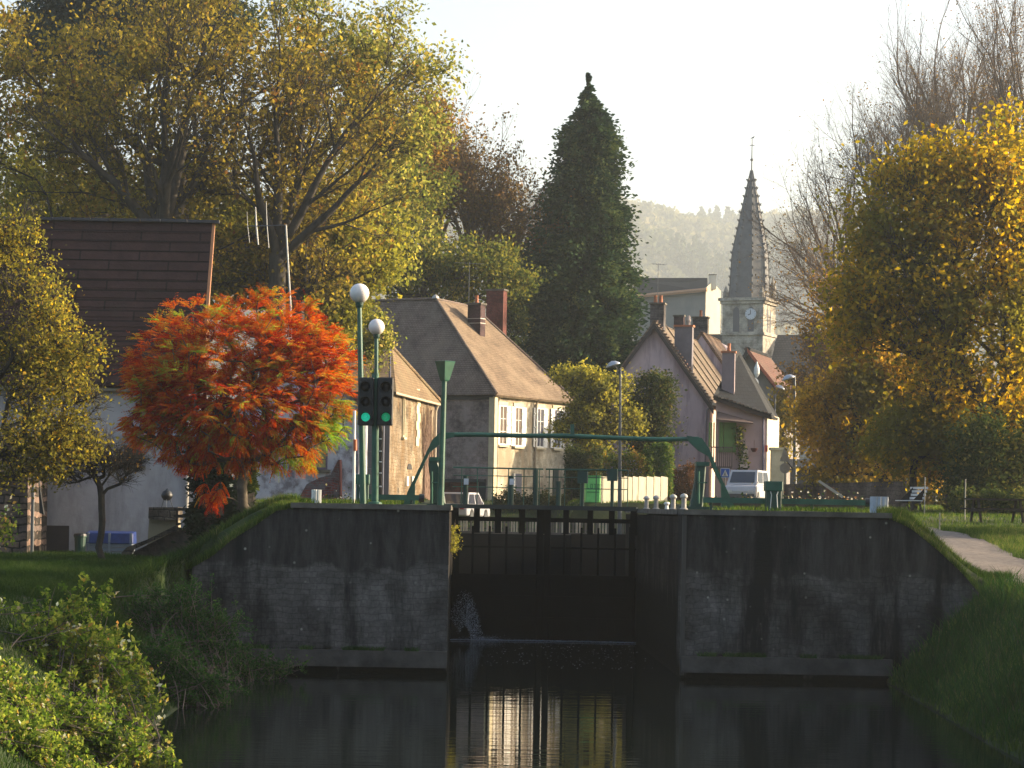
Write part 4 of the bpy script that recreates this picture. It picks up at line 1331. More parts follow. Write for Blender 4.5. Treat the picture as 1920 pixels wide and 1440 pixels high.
for px, yb, yt in ((939, 833, 761), (968, 836, 764), (1009, 838, 766), (1041, 840, 768)):
    q = s_at(f4, px); zb, zt_ = z_at(f4, q, yb), z_at(f4, q, yt)
    window(f4, H4, q, zb, .78, zt_ - zb, SH, True, SH, flat('dusk_glass', (.10, .10, .12) if px > 990 else (.16, .13, .11), .15, spec=.6), PALE)
q = s_at(f4, 969)
zb = 4.0; zt_ = z_at(f4, q, 888)
m = MB(); f4.box(m, q, (zb + zt_) / 2, .75, zt_ - zb, .08, .03); d_ = m.build('door', flat('blue_grey_door', (.10, .11, .15), .5), H4)
m = MB(); f4.box(m, q - .5, (zb + zt_) / 2, .14, zt_ - zb, .12, .05); m.build('door_frame', SH, d_)
q = s_at(f4, 1040); m = MB(); f4.box(m, q, 5.0, .6, 1.7, .06, .03); m.build('door', flat('dark_green_door', (.04, .06, .05), .5), H4)
# red brick panel low on the front + dark lintel
a_, b__ = W(833, 903, 125), W(898, 903, 125)
m = MB(); s0, s1 = s_at(f4f, 834), s_at(f4f, 897); f4f.box(m, (s0 + s1) / 2, 4.45, s1 - s0, 1.15, .05, .06); m.build('brick_panel', BRICK, H4)
m = MB(); s1 = s_at(f4f, 911); f4f.box(m, (s0 + s1) / 2, 5.12, s1 - s0, .16, .2, .09); m.build('lintel', flat('dark_lintel', (.04, .04, .042), .7), H4)
m = MB(); s0 = s_at(f4f, 898); f4f.box(m, (s0 + s1) / 2, 4.4, s1 - s0, 1.3, .05, .055); m.build('door', DARK, H4)
c = W(893, 620, 130.6); zt_ = W(893, 572, 130.6).z
BRK = masonry('dark_brick', (.075, .045, .045), (.055, .036, .038), (.07, .06, .06), 0, .24, .08, .01, .3)
chimney(H4, (c.x, c.y), .80, .55, 10.2, zt_, BRK, f4f.ang, 1, bands=2)
c = W(931, 570, 134.5); zt_ = W(931, 546, 134.5).z
chimney(H4, (c.x, c.y), 1.02, .6, 9.8, zt_, masonry('red_chimney_brick', (.15, .05, .042), (.11, .042, .036), (.10, .07, .06), 0, .24, .08, .01, .3), f4f.ang + .15, 0)
c = W(879, 560, 131)
antenna(H4, (c.x, c.y, 13.8), W(879, 492, 131).z - 13.8, 1.6, .3, 6, thick=.018)

# --- pink house right
H5 = thing('pink_house', (12, 134, 4), 'mauve pink house with a steep gable facing the lock and a balcony wing', 'house')
PK = surf('pink_render', [(.3, (.47, .385, .41)), (.7, (.55, .455, .475))], 1.2, .9, .15, 8, stain=((.30, .235, .265), 1.6, .18, .15))
C5 = Vector((W(1327, 940, 134).x, 134, 0)); u5 = Vector((.25, .968, 0)).normalized(); l5 = Vector((-u5.y, u5.x, 0))
HW, L5 = 3.15, 15.0
zE5, zR5 = W(1327, 753, 134).z, W(1228, 606, 134.8).z


def q5(q, p, z): v = C5 + l5 * q + u5 * p; return Vector((v.x, v.y, z))


m = MB(); m.prism([q5(0, 0, 3.5), q5(0, 0, zE5), q5(HW, 0, zR5), q5(2 * HW, 0, zE5), q5(2 * HW, 0, 3.5)], u5 * L5); m.build('wall', PK, H5)
R5 = tiles('pink_house_tiles', (.185, .135, .095), (.145, .108, .078), (.20, .16, .11), .14, math.radians(75), .2, .5, .5)
sl5 = (zR5 - zE5) / HW
m = MB(); m.slab([q5(-.3, -.35, zE5 - .3 * sl5 + .14), q5(-.3, L5, zE5 - .3 * sl5 + .14), q5(HW, L5, zR5 + .14), q5(HW, -.35, zR5 + .14)], .16); ro = m.build('roof', R5, H5)
m = MB(); m.slab([q5(2 * HW + .3, -.35, zE5 - .3 * sl5 + .14), q5(HW, -.35, zR5 + .14), q5(HW, L5, zR5 + .14), q5(2 * HW + .3, L5, zE5 - .3 * sl5 + .14)], .16); m.build('roof', R5, H5)
m = MB()
for s_ in (0, 1):
    e = q5(-.3 if s_ == 0 else 2 * HW + .3, -.38, zE5 - .3 * sl5 - .02); r_ = q5(HW, -.38, zR5 - .02)
    m.prism([e, r_, r_ - Vector((0, 0, .3)), e - Vector((0, 0, .3))], u5 * .06)
m.build('bargeboard', flat('dark_board', (.04, .03, .028), .7), ro)
m = MB()                                                  # verge tiles catching the sun: separate raised tiles up the rake
for k in range(26):
    fq = (k + .5) / 26; e = q5(-.3 + (HW + .3) * fq, -.18, zE5 - .3 * sl5 + .2 + fq * (zR5 - zE5 + .3 * sl5))
    m.box(e, (.24, .26, .07), math.radians(-14))
m.build('verge_tiles', tiles('verge', (.20, .115, .08), (.15, .105, .08), (.22, .18, .13), .1, 0, .2, .5), ro)
m = MB()
for p_ in (3.2, 6.0, 8.5, 11.5):
    m.prism([q5(-.3, p_, zE5 - .3 * sl5 + .16), q5(HW, p_, zR5 + .16), q5(HW, p_, zR5 + .26), q5(-.3, p_, zE5 - .3 * sl5 + .26)], u5 * .12)
m.build('tile_seams', R5, ro)
f5 = Facade(C5.to_2d(), (C5 + u5 * L5).to_2d()); f5f = Facade((C5 + l5 * 2 * HW).to_2d(), C5.to_2d())
LIT5 = surf('sunlit_pink', [(.3, (.52, .40, .34)), (.7, (.60, .47, .40))], 1.5, .9)  # lighter warm copy of the pink wall, sunlight put into the colour
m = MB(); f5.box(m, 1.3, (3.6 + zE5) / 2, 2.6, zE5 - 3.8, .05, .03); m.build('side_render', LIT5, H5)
m = MB(); m.tube([q5(-.15, -.1, zE5 - .1), q5(.12, -.1, zE5 - .5), q5(.2, -.1, 3.9)], .05, 8); m.build('downpipe', flat('pipe_grey', (.14, .14, .17), .6), H5)
m = MB(); f5.box(m, 1.2, zE5 - .15, 3.2, .13, .22, .32); m.build('gutter', flat('cream_gutter2', (.6, .52, .4), .5), H5)
CH5 = masonry('chimney_block', (.11, .10, .10), (.085, .08, .085), (.14, .13, .12), 0, .3, .15, .015, .5)
c = q5(HW, .9, 0); chimney(H5, (c.x, c.y), .78, .7, zR5 - .8, W(1236, 571, 135.5).z, CH5, -.25, 2)
c = q5(1.55, .35, 0); chimney(H5, (c.x, c.y), 1.0, .55, zR5 - 3.4, W(1243, 612, 134.5).z, surf('grey_render', [(.3, (.13, .12, .13)), (.7, (.19, .17, .18))], 2, .9), -.25, 0, capm=TERRA)
for k in (0, 1):
    m = MB(); fq = 6.6 + k * .35; f5f.box(m, 2 * HW - 2.3 - k * .0 - .25 * k, 9.2, .1, .55, .04, .02); m.build('vent_slit', DARK, H5)
# second house of the row
H6 = thing('row_house', (16, 150, 4), 'brown roofed house behind the pink house, with a dark chimney block', 'house')
c6 = q5(0, L5 + .1, 0)
m = MB(); m.prism([q5(-.6, L5 + .05, 3.5), q5(-.6, L5 + .05, zE5 + .2), q5(HW - .3, L5 + .05, zR5 + .55), q5(2 * HW, L5 + .05, zE5), q5(2 * HW, L5 + .05, 3.5)], u5 * 11); m.build('wall', PK, H6)
m = MB(); m.slab([q5(-.8, L5, zE5), q5(-.8, L5 + 9.5, zE5), q5(HW - .3, L5 + 7.5, zR5 + .7), q5(HW - .3, L5, zR5 + .7)], .16); m.slab([q5(2 * HW, L5, zE5), q5(2 * HW, L5 + 9.5, zE5), q5(HW - .3, L5 + 7.5, zR5 + .7), q5(HW - .3, L5, zR5 + .7)], .16); m.slab([q5(-.8, L5 + 9.5, zE5), q5(2 * HW, L5 + 9.5, zE5), q5(HW - .3, L5 + 7.5, zR5 + .7)], .16)
m.build('roof', tiles('row_tiles', (.20, .125, .08), (.16, .10, .07), (.24, .18, .11), .14, math.radians(75), .2, .3), H6)
for px, yt, w_, mt, pots in ((1268, 594, .6, BRK, 0), (1308, 597, .95, CH5, 1)):
    c = W(px, 940, 153 if px > 1290 else 149)
    chimney(H6, (c.x, c.y), w_, .6, zR5 - 2, W(px, yt, c.y).z, mt, -.25, pots)
m = MB(); c = W(1291, 595, 150); m.lathe((c.x, c.y, zR5 - 1), [(.14, 0), (.12, c.z - zR5 + .6), (.16, c.z - zR5 + .8), (.1, c.z - zR5 + 1.1)], 10); m.build('flue', LIT5, H6)
# balcony wing
H7 = thing('balcony_wing', (15, 130, 4), 'lower pink wing with a dark lean-to roof, green shutters and a balcony', 'house')
PK2 = surf('wing_render', [(.3, (.42, .285, .265)), (.7, (.50, .345, .32))], 1.2, .9, .15, 8)
DW = 130.0
a, b_ = W(1343, 744, DW), W(1437, 776, DW)
m = MB(); m.prism([(a.x, DW, 3.5), (b_.x, DW, 3.5), b_, a], (1.2, 5.0, 0)); m.build('wall', PK2, H7)
m = MB(); e = W(1438, 776, DW); m.prism([(b_.x + .005, DW + .01, 3.5), (b_.x + 1.3, DW + 5, 3.5), (b_.x + 1.3, DW + 5, b_.z), (b_.x + .005, DW + .01, b_.z)], (.06, 0, 0)); m.build('side_render', surf('sunlit_cream', [(.3, (.55, .46, .33)), (.7, (.66, .57, .42))], 2, .9), H7)  # side skin of the wing with sunlight put into a cream tone
m = MB(); m.slab([W(1338, 741, DW - .4), W(1447, 778, DW - .4), W(1462, 786, DW + 5.5), W(1384, 655, DW + 5.5)], .14); ro = m.build('roof', SLATE, H7)
m = MB()
for k in range(15):
    p = W(1338, 741, DW - .45).lerp(W(1447, 778, DW - .45), (k + .5) / 15); m.box(p + Vector((0, 0, .03)), (.13 if k % 2 else .2, .2, .08))
m.build('verge_tiles', tiles('verge2', (.20, .12, .08), (.10, .08, .06), (.45, .42, .35), .1, 0, .2, .5), ro)
m = MB(); m.prism([W(1338, 744, DW - .42), W(1447, 781, DW - .42), W(1447, 787, DW - .42), W(1338, 750, DW - .42)], (0, .08, 0)); m.build('bargeboard', flat('dark_board2', (.04, .025, .02), .7), ro)
c = W(1366, 700, DW + 1.0); chimney(H7, (c.x, c.y), .68, .5, 8.4, W(1366, 662, DW + 1).z, surf('mauve_render', [(.3, (.20, .16, .17)), (.7, (.26, .21, .215))], 2, .9), -.2, 1, capm=TERRA)
fw = Facade((a.x, DW), (b_.x, DW))


def qw(px): return W(px, 940, DW).x - a.x


def zw(px, py): return W(px, py, DW).z


m = MB(); m.slab([W(1345, 771, DW), W(1412, 790, DW), W(1412, 793, DW - 1.1), W(1345, 786, DW - 1.1)], .06); m.build('awning', flat('brown_awning', (.10, .065, .055), .8), H7)
SG = surf('green_shutter', [(.3, (.10, .20, .05)), (.7, (.14, .26, .07))], 3, .6)
m = MB()
for x0, x1 in ((1346, 1354), (1355, 1378)):
    fw.box(m, (qw(x0) + qw(x1)) / 2, (zw(1360, 792) + zw(1360, 848)) / 2, qw(x1) - qw(x0), zw(1360, 792) - zw(1360, 848), .06, .05)
m.build('shutters', SG, H7)
m = MB()
for x0 in (1330, 1334, 1338.5):
    p0, p1 = W(x0, 792, DW - .9), W(x0, 838, DW - .9); m.box((p0 + p1) / 2, (.07, .05, p0.z - p1.z))
m.build('balcony_post', SG, H7)
m = MB(); p0, p1 = W(1334, 876, DW - 1.0), W(1372, 876, DW - 1.0); zb = p0.z
m.box(((p0.x + p1.x) / 2, DW - .5, zb), (p1.x - p0.x, 1.0, .12)); bal = m.build('balcony', surf('balcony_concrete', [(.3, (.12, .09, .08)), (.7, (.18, .14, .12))], 3, .9), H7)
m = MB(); z1_ = W(1380, 838, DW).z - .2
for k in range(11): m.box((p0.x + (p1.x - p0.x) * k / 10, DW - 1.0, (zb + zb + 1.05) / 2), (.05, .03, 1.05))
m.box(((p0.x + p1.x) / 2, DW - 1.0, zb + 1.08), (p1.x - p0.x + .1, .05, .06)); m.build('railing', flat('brown_rail', (.07, .045, .035), .7), bal)
m = MB(); fw.box(m, qw(1394), zw(1394, 858), .38, .95, .25, .14); fw.box(m, qw(1392), zw(1392, 874), .4, .18, .4, .22); m.build('window_box', LIT5, H7)
m = MB(); p = W(1414, 842, DW - .35); m.lathe(p - Vector((0, 0, .15)), [(.10, 0), (.18, .12), (.2, .2)], 12); m.tube([p, p + Vector((0, 0, .5))], .01, 5); m.build('hanging_pot', flat('dark_red_pot', (.11, .025, .02), .7), H7)
m = MB(); m.tube([W(1432, 783, DW - .1), W(1431, 800, DW - .1), (W(1431, 940, DW).x, DW - .1, 3.9)], .055, 8); m.build('downpipe', flat('pipe_mauve', (.13, .12, .18), .6), H7)
m = MB(); m.box(W(1437, 841, DW - .12), (.14, .05, .35)); m.build('letter_box', flat('red_box', (.4, .03, .025), .5), H7)
rv = np.random.default_rng(5)
nV = 520; PP = np.stack([rv.normal(W(1387, 940, DW).x, .15, nV), rv.normal(DW - .25, .12, nV), rv.uniform(W(1380, 885, DW).z, W(1380, 800, DW).z, nV)], -1)
PP[:, 0] += .25 * np.sin(PP[:, 2] * 2.2) * .5
VINE = leafmat('climber', [(0, (.03, .05, .015)), (.5, (.06, .10, .025)), (1, (.28, .24, .06))], .35)
o = flecks('climbing_plant', PP, .16, VINE, .7, 3, H7)
# cream pillar right of the wing
t = thing('gate_pillar', W(1467, 930, 122), 'cream stone gate pillar right of the pink wing with its side in the sun', 'pillar')
zg = 3.9; a = W(1460, 842, 122)
m = MB(); m.box((a.x, 122, (a.z + zg) / 2), (.75, .7, a.z - zg)); m.build('shaft', PALE, t); m = MB(); m.box((a.x, 122, a.z), (.9, .85, .14)); m.build('cap', PALE, t)
# shed / wall piece with doorway under the right trees
t = thing('garden_shed', W(1515, 930, 125), 'grey shed front with a dark doorway under the ochre trees', 'shed')
p0, p1 = W(1492, 878, 118), W(1548, 878, 118)
m = MB(); m.box(((p0.x + p1.x) / 2, 119, (p0.z + 3.9) / 2), (p1.x - p0.x, 2, p0.z - 3.9)); m.build('wall', surf('shed_grey', [(.3, (.10, .095, .10)), (.7, (.15, .14, .14))], 2, .9), t)
m = MB(); pc_ = W(1520, 905, 117.97); m.box((pc_.x, 117.97, 4.65), (.36, .06, 1.4)); m.build('door', DARK, t)
m = MB(); m.slab([(p0.x - .2, 117.6, p0.z), (p1.x + .2, 117.6, p0.z), (p1.x + .2, 120.2, p0.z + .5), (p0.x - .2, 120.2, p0.z + .5)], .1); m.build('roof', SLATE, t)
t = thing('long_wall', W(1580, 930, 104), 'long low grey brown wall in the shade below the ochre trees', 'garden wall')
p0, p1 = W(1470, 908, 112), W(1700, 902, 100)
m = MB(); m.prism([(p0.x, 112, 3.8), (p1.x, 100, 3.8), (p1.x, 100, p1.z), (p0.x, 112, p0.z)], (.05, .3, 0)); m.build('wall', masonry('long_wall_stone', (.13, .105, .09), (.10, .08, .07), (.08, .065, .06), -.6, .4, .18), t)

# --- small gabled house before the church
H8 = thing('gabled_cottage', (27, 205, 5), 'grey gabled cottage with a red edged roof below the church', 'house')
D8 = 200
g8 = [W(1378, 760, D8), W(1382, 690, D8), W(1402, 655, D8), W(1462, 735, D8), W(1462, 760, D8)]
m = MB(); m.prism([(g8[0].x, D8, 4)] + g8[1:4] + [(g8[3].x, D8, 4)], (3, 9, 0)); m.build('wall', surf('cottage_grey', [(.3, (.17, .15, .14)), (.7, (.24, .215, .20))], 1, .9), H8)
m = MB(); m.slab([W(1400, 650, D8 - .5), W(1466, 737, D8 - .5), W(1466, 737, D8 - .5) + Vector((3, 9.5, 0)), W(1400, 650, D8 - .5) + Vector((3, 9.5, 0))], .3); ro = m.build('roof', RT2, H8)
m = MB(); m.slab([W(1402, 650, D8 - .5), W(1379, 690, D8 - .5), W(1379, 690, D8 - .5) + Vector((3, 9.5, 0)), W(1402, 650, D8 - .5) + Vector((3, 9.5, 0))], .3); m.build('roof', SLATE, H8)
m = MB(); m.prism([W(1401, 652, D8 - .6), W(1467, 736, D8 - .6), W(1467, 744, D8 - .6), W(1401, 660, D8 - .6)], (0, .3, 0)); m.build('verge', flat('red_verge', (.30, .07, .035), .8), ro)
c = W(1419, 694, D8 - .6)
m = MB(); m.lathe(c - Vector((0, 0, .9)), [(.08, .3), (.24, .6), (.24, 1.05), (.1, 1.4), (.07, 1.6)], 12); m.build('white_figure_niche', WHITE, H8)
m = MB(); p = W(1413, 717, D8 - .8); m.lathe((0, 0, 0), [(0, 0), (.25, .04), (.42, .14)], 16)
R_ = Matrix.Rotation(1.2, 3, 'X') @ Matrix.Rotation(.5, 3, 'Y')
for v in m.bm.verts: v.co = R_ @ v.co + p
m.build('satellite_dish', WHITE, H8)

# --- church
DC = 290.0
CH = thing('church', (36, 294, 4), 'grey stone church with a clock tower and a tall spire', 'church')
K = Vector((W(1425, 940, DC).x, DC, 0)); thc = math.radians(-24)
ux, uy = Vector((math.cos(thc), math.sin(thc), 0)), Vector((-math.sin(thc), math.cos(thc), 0))
AA = 5.15
ctr = K - ux * AA / 2 + uy * AA / 2
fF = Facade((K - ux * AA).to_2d(), K.to_2d()); fS = Facade(K.to_2d(), (K + uy * AA).to_2d())
STC = masonry('church_stone', (.36, .325, .27), (.30, .27, .225), (.25, .225, .19), thc, .6, .3, .02, .3)


def zc(py, px=1410): return W(px, py, DC).z


m = MB(); m.box((ctr.x, ctr.y, (4 + zc(562)) / 2), (AA, AA, zc(562) - 4), thc); tw = m.build('tower', STC, CH)
m = MB()
for z, w_, h_ in ((zc(560), .9, .35), (zc(566), .5, .3), (zc(625), .35, .3)): m.box((ctr.x, ctr.y, z), (AA + w_, AA + w_, h_), thc)
m.build('cornice', STC, CH)
for fac, qs in ((fF, (1.75, 3.6)), (fS, (1.85, 2.95))):
    for q in qs:
        wv = .8 if fac is fF else .55
        m = MB(); z0_, z1_ = zc(621), zc(583)
        pts_ = [fac.p(q - wv / 2, z0_, .02), fac.p(q + wv / 2, z0_, .02)] + [fac.p(q + wv / 2 * math.cos(t_), z1_ + wv * .7 * math.sin(t_), .02) for t_ in np.linspace(0, math.pi, 8)]
        m.prism(pts_, -fac.n * .1); m.build('louvre_window', flat('belfry_dark', (.07, .075, .09), .8), tw)
q = 3.05; c = fF.p(q + .55, zc(588), .18)
m = MB(); m.tube([c, c - fF.n * .12], .68, 28); ck = m.build('clock', flat('clock_white', (.62, .64, .68), .6), tw)
m = MB(); m.tube([c + fF.n * .03, c + fF.n * .03 + Vector((.0, 0, .48))], .045, 5); m.tube([c + fF.n * .03, c + fF.n * .03 - fF.u * .32 + Vector((0, 0, -.12))], .05, 5); m.build('clock_hands', BLACK, ck)
m = MB()
for k in range(12):
    a_ = k * math.pi / 6; m.tube([c + fF.n * .03 + fF.u * .55 * math.cos(a_) + Vector((0, 0, .55 * math.sin(a_))), c + fF.n * .03 + fF.u * .62 * math.cos(a_) + Vector((0, 0, .62 * math.sin(a_)))], .03, 4)
m.build('hour_marks', BLACK, ck)
# spire
zb, ztp = zc(562), zc(312)
SPM = surf('spire_stone', [(.3, (.10, .10, .105)), (.7, (.165, .165, .165))], 1.0, .9, .4, 3, detail=6)
m = MB(); n_ = 8; Rb = 2.50
ring = [m.bm.verts.new((ctr.x + Rb * math.cos(thc + math.pi / 8 + k * math.pi / 4), ctr.y + Rb * math.sin(thc + math.pi / 8 + k * math.pi / 4), zb)) for k in range(n_)]
zk = zb + (zc(508) - zb)
ringm = [m.bm.verts.new((ctr.x + Rb * .87 * math.cos(thc + math.pi / 8 + k * math.pi / 4), ctr.y + Rb * .87 * math.sin(thc + math.pi / 8 + k * math.pi / 4), zc(468))) for k in range(n_)]
ring2 = [m.bm.verts.new((ctr.x + .14 * math.cos(thc + math.pi / 8 + k * math.pi / 4), ctr.y + .14 * math.sin(thc + math.pi / 8 + k * math.pi / 4), ztp)) for k in range(n_)]
for r0, r1 in ((ring, ringm), (ringm, ring2)):
    for k in range(n_): m.bm.faces.new([r0[k], r0[(k + 1) % n_], r1[(k + 1) % n_], r1[k]])
m.bm.faces.new(ring2)
sp = m.build('spire', SPM, CH)
m = MB()
zs = np.linspace(zb + 1.1, ztp - 1.2, 15)
for z in zs:
    zq = zc(468)
    f_ = Rb * (1 - .13 * (z - zb) / (zq - zb)) if z < zq else Rb * .87 * (1 - (z - zq) / (ztp - zq)) + .14 * (z - zq) / (ztp - zq)
    for k in range(8):
        a_ = thc + math.pi / 8 + k * math.pi / 4
        p = Vector((ctr.x + (f_ + .10) * math.cos(a_), ctr.y + (f_ + .10) * math.sin(a_), z))
        m.prism([p + Vector((0, 0, -.2)), p + Vector((.19 * math.cos(a_), .19 * math.sin(a_), .05)), p + Vector((.14 * math.cos(a_), .14 * math.sin(a_), .18)), p + Vector((-.1 * math.cos(a_), -.1 * math.sin(a_), .06))], Vector((-math.sin(a_), math.cos(a_), 0)) * .16)
m.build('crockets', SPM, sp)
m = MB()
for k in range(8):
    a_ = thc + math.pi / 8 + k * math.pi / 4
    d_ = Vector((math.cos(a_), math.sin(a_), 0)); m.tube([Vector((ctr.x, ctr.y, zb)) + d_ * Rb, Vector((ctr.x, ctr.y, zc(468))) + d_ * Rb * .87, Vector((ctr.x, ctr.y, ztp)) + d_ * .14], [.1, .09, .05], 5)
m.build('ribs', SPM, sp)
m = MB(); c = Vector((ctr.x, ctr.y, ztp)); tt = zc(252)
m.tube([c, Vector((ctr.x, ctr.y, tt))], [.09, .045], 6); m.sphere(c + Vector((0, 0, 1.3)), .2, 10); m.tube([Vector((ctr.x - .3, ctr.y, tt - .8)), Vector((ctr.x + .3, ctr.y, tt - .8))], .05, 5)
m.prism([(ctr.x - .25, ctr.y, tt), (ctr.x + .2, ctr.y, tt + .08), (ctr.x + .3, ctr.y, tt + .35), (ctr.x, ctr.y, tt + .2)], (0, .06, 0)); m.build('weathercock', flat('iron', (.10, .10, .10), .6), sp)
for sx in (-1, 1):
    for sy in (-1, 1):
        p = ctr + ux * sx * (AA / 2 - .3) + uy * sy * (AA / 2 - .3)
        hh = (zc(508) if (sx, sy) == (1, 1) else zc(533)) - zb
        m = MB(); m.lathe((p.x, p.y, zb), [(.36, 0), (.36, hh * .5), (.42, hh * .5), (.3, hh * .62), (.0, hh)], 8); m.build('pinnacle', STC, CH)
# nave
m = MB(); n0 = K + ux * .3 + uy * .8
zr = zc(622, 1480)
pA_, pB_ = K + ux * .9 + uy * 3.6, K + ux * 14 + uy * 3.6
m.prism([(*(K + ux * -.6 + uy * 1.0).to_2d(), 4), (*(K + ux * 14 + uy * 1.0).to_2d(), 4), (*(K + ux * 14 + uy * 1.0).to_2d(), zc(735)), (*(K + ux * -.6 + uy * 1.0).to_2d(), zc(735))], uy * 10); m.build('nave_wall', STC, CH)
m = MB(); a_ = K + ux * .0 + uy * .7; b__ = K + ux * 14.5 + uy * .7
m.slab([(a_.x - .9, a_.y, zc(738)), (b__.x, b__.y, zc(738)), (*(b__ + uy * 5.5).to_2d(), zr), (*(a_ + uy * 5.5).to_2d(), zr)], .25); m.build('nave_roof', tiles('nave_slate', (.075, .068, .068), (.062, .056, .058), (.085, .075, .07), .3, thc, .4, .3, .3), CH)
m = MB(); a_ = K - ux * AA; m.slab([(*(a_ - uy * .3).to_2d(), zc(690)), (*(a_ - ux * 4 - uy * .3).to_2d(), zc(690)), (*(a_ - ux * 4 + uy * 4).to_2d(), zc(620)), (*(a_ + uy * 4).to_2d(), zc(620))], .25); m.prism([(*(a_).to_2d(), 4), (*(a_ - ux * 4).to_2d(), 4), (*(a_ - ux * 4).to_2d(), zc(690)), (*(a_).to_2d(), zc(690))], uy * 4); m.build('aisle', SLATE, CH)

# --- long far building left of the tower
H9 = thing('long_roofed_house', (30, 345, 5), 'long hazy building with a grey roof and sunlit gable, left of the spire', 'house')
D9 = 345
WL9 = surf('hazy_wall', [(.3, (.15, .16, .16)), (.7, (.21, .215, .20))], .6, .9)
p0, p1 = W(1190, 553, D9 + 6), W(1324, 540, D9)
z_0 = 4
m = MB(); m.prism([(p0.x, p0.y, z_0), (p1.x, p1.y, z_0), (p1.x, p1.y, W(1324, 540, D9).z), (p0.x, p0.y, W(1190, 553, D9 + 6).z)], (1.5, 8, 0)); m.build('wall', WL9, H9)
m = MB(); m.slab([W(1188, 556, D9 + 5.5), W(1326, 543, D9 - .5), W(1326, 521, D9 + 4), W(1188, 521, D9 + 9)], .3); ro = m.build('roof', SLATE, H9)
m = MB(); m.tube([W(1188, 556, D9 + 5.3), W(1326, 543, D9 - .7)], .3, 6); m.build('eaves', flat('orange_eaves', (.42, .22, .12), .8), ro)
m = MB(); e0_, e1_ = W(1322, 640, D9 - .2), W(1350, 640, D9 + 5)
m.prism([(e0_.x, D9 - .2, z_0), (e1_.x, D9 + 5, z_0), (e1_.x, D9 + 5, W(1348, 540, D9).z), W(1336, 528, D9 + 2), (e0_.x, D9 - .2, W(1322, 540, D9).z)], (-.1, .2, 0)); m.build('gable', surf('far_sunlit', [(.3, (.36, .32, .25)), (.7, (.44, .40, .31))], .6, .9), H9)  # paler copy of the long wall, sunlight put into the gable colour
c = W(1336, 530, D9 + 2); chimney(H9, (c.x, c.y), 1.0, .8, c.z - 1, W(1336, 516, D9 + 2).z, surf('far_cream', [(.3, (.55, .50, .40)), (.7, (.66, .6, .5))], 1, .9), 0, 0)
antenna(H5, q5(HW, .7, W(1222, 575, 135).z), W(1222, 492, 135).z - W(1222, 575, 135).z, .85, .4, 5, thick=.014)
# ---------------------------------------------------------------- trees
def grow(base, fork, targets, rng, seg=.9, bend=.35, jit=.06, up=.25):
    """connect targets (sorted outward) to the nearest point of the growing skeleton; returns nodes, parents"""
    base, fork = np.array(base, float), np.array(fork, float)
    nodes, par, dirs = [], [], []
    k = max(3, int(np.linalg.norm(fork - base) / seg))
    for i in range(k + 1):
        p = base + (fork - base) * i / k
        if 0 < i: p = p + rng.normal(0, .03, 3) * [1, 1, 0]
        nodes.append(p); par.append(i - 1); dirs.append((fork - base) / (np.linalg.norm(fork - base) + 1e-9))
    first = max(1, int(k * .55))
    cap = len(targets) * 14 + 64
    A = np.zeros((cap, 3)); A[:len(nodes)] = nodes; cnt = len(nodes)
    DR = np.zeros((cap, 3)); DR[:cnt] = dirs
    tips = []
    order = np.argsort(np.linalg.norm(targets - fork, axis=1))
    for t in targets[order]:
        d = A[first:cnt] - t
        dist = np.linalg.norm(d, axis=1)
        cs = -(d * DR[first:cnt]).sum(1) / (dist + 1e-9)
        cost = dist * (1.45 - .45 * cs) + 1.2 * np.maximum(0, d[:, 2] + .0) + .10 * np.linalg.norm(A[first:cnt] - fork, axis=1)
        j = int(np.argmin(cost)) + first
        p0, L = A[j].copy(), np.linalg.norm(t - A[j])
        if L < .05: continue
        ns = int(min(12, max(1, round(L / seg))))
        c1 = p0 + dirs[j] * L * bend
        c2 = t - np.array([0, 0, up * L * .5]) - (t - p0) * .3
        last = j
        for i in range(1, ns + 1):
            u = i / ns
            p = (1 - u) ** 3 * p0 + 3 * (1 - u) ** 2 * u * c1 + 3 * (1 - u) * u * u * c2 + u ** 3 * t
            if i < ns: p = p + rng.normal(0, jit * L / ns, 3)
            if cnt >= cap: break
            A[cnt] = p
            dd = p - A[last]
            DR[cnt] = dd / (np.linalg.norm(dd) + 1e-9); dirs.append(DR[cnt].copy()); par.append(last); last = cnt; cnt += 1
        tips.append(last)
    return A[:cnt], np.array(par), np.array(tips)


def tube_arrays(P0, P1, R0, R1, n):
    d = P1 - P0
    L = np.linalg.norm(d, axis=1, keepdims=True) + 1e-9
    d = d / L
    ref = np.where(np.abs(d[:, 2:3]) > .9, [[1., 0, 0]], [[0, 0, 1.]])
    a = np.cross(d, ref); a /= np.linalg.norm(a, axis=1, keepdims=True) + 1e-9
    b = np.cross(d, a)
    th = np.arange(n) * 2 * np.pi / n
    ring = a[:, None, :] * np.cos(th)[None, :, None] + b[:, None, :] * np.sin(th)[None, :, None]
    V = np.concatenate([P0[:, None] - d[:, None] * R0[:, None, None] * .3 + ring * R0[:, None, None], P1[:, None] + d[:, None] * R1[:, None, None] * .3 + ring * R1[:, None, None]], 1)
    m = len(P0); base = (np.arange(m) * 2 * n)[:, None]
    k = np.arange(n); k2 = (k + 1) % n
    Fq = np.stack([base + k, base + k2, base + n + k2, base + n + k], -1).reshape(-1, 4)
    return V.reshape(-1, 3), Fq


def join(parts):
    V, Fc, o = [], [], 0
    for v, f in parts:
        V.append(v); Fc.append(f + o); o += len(v)
    return np.concatenate(V), np.concatenate(Fc)


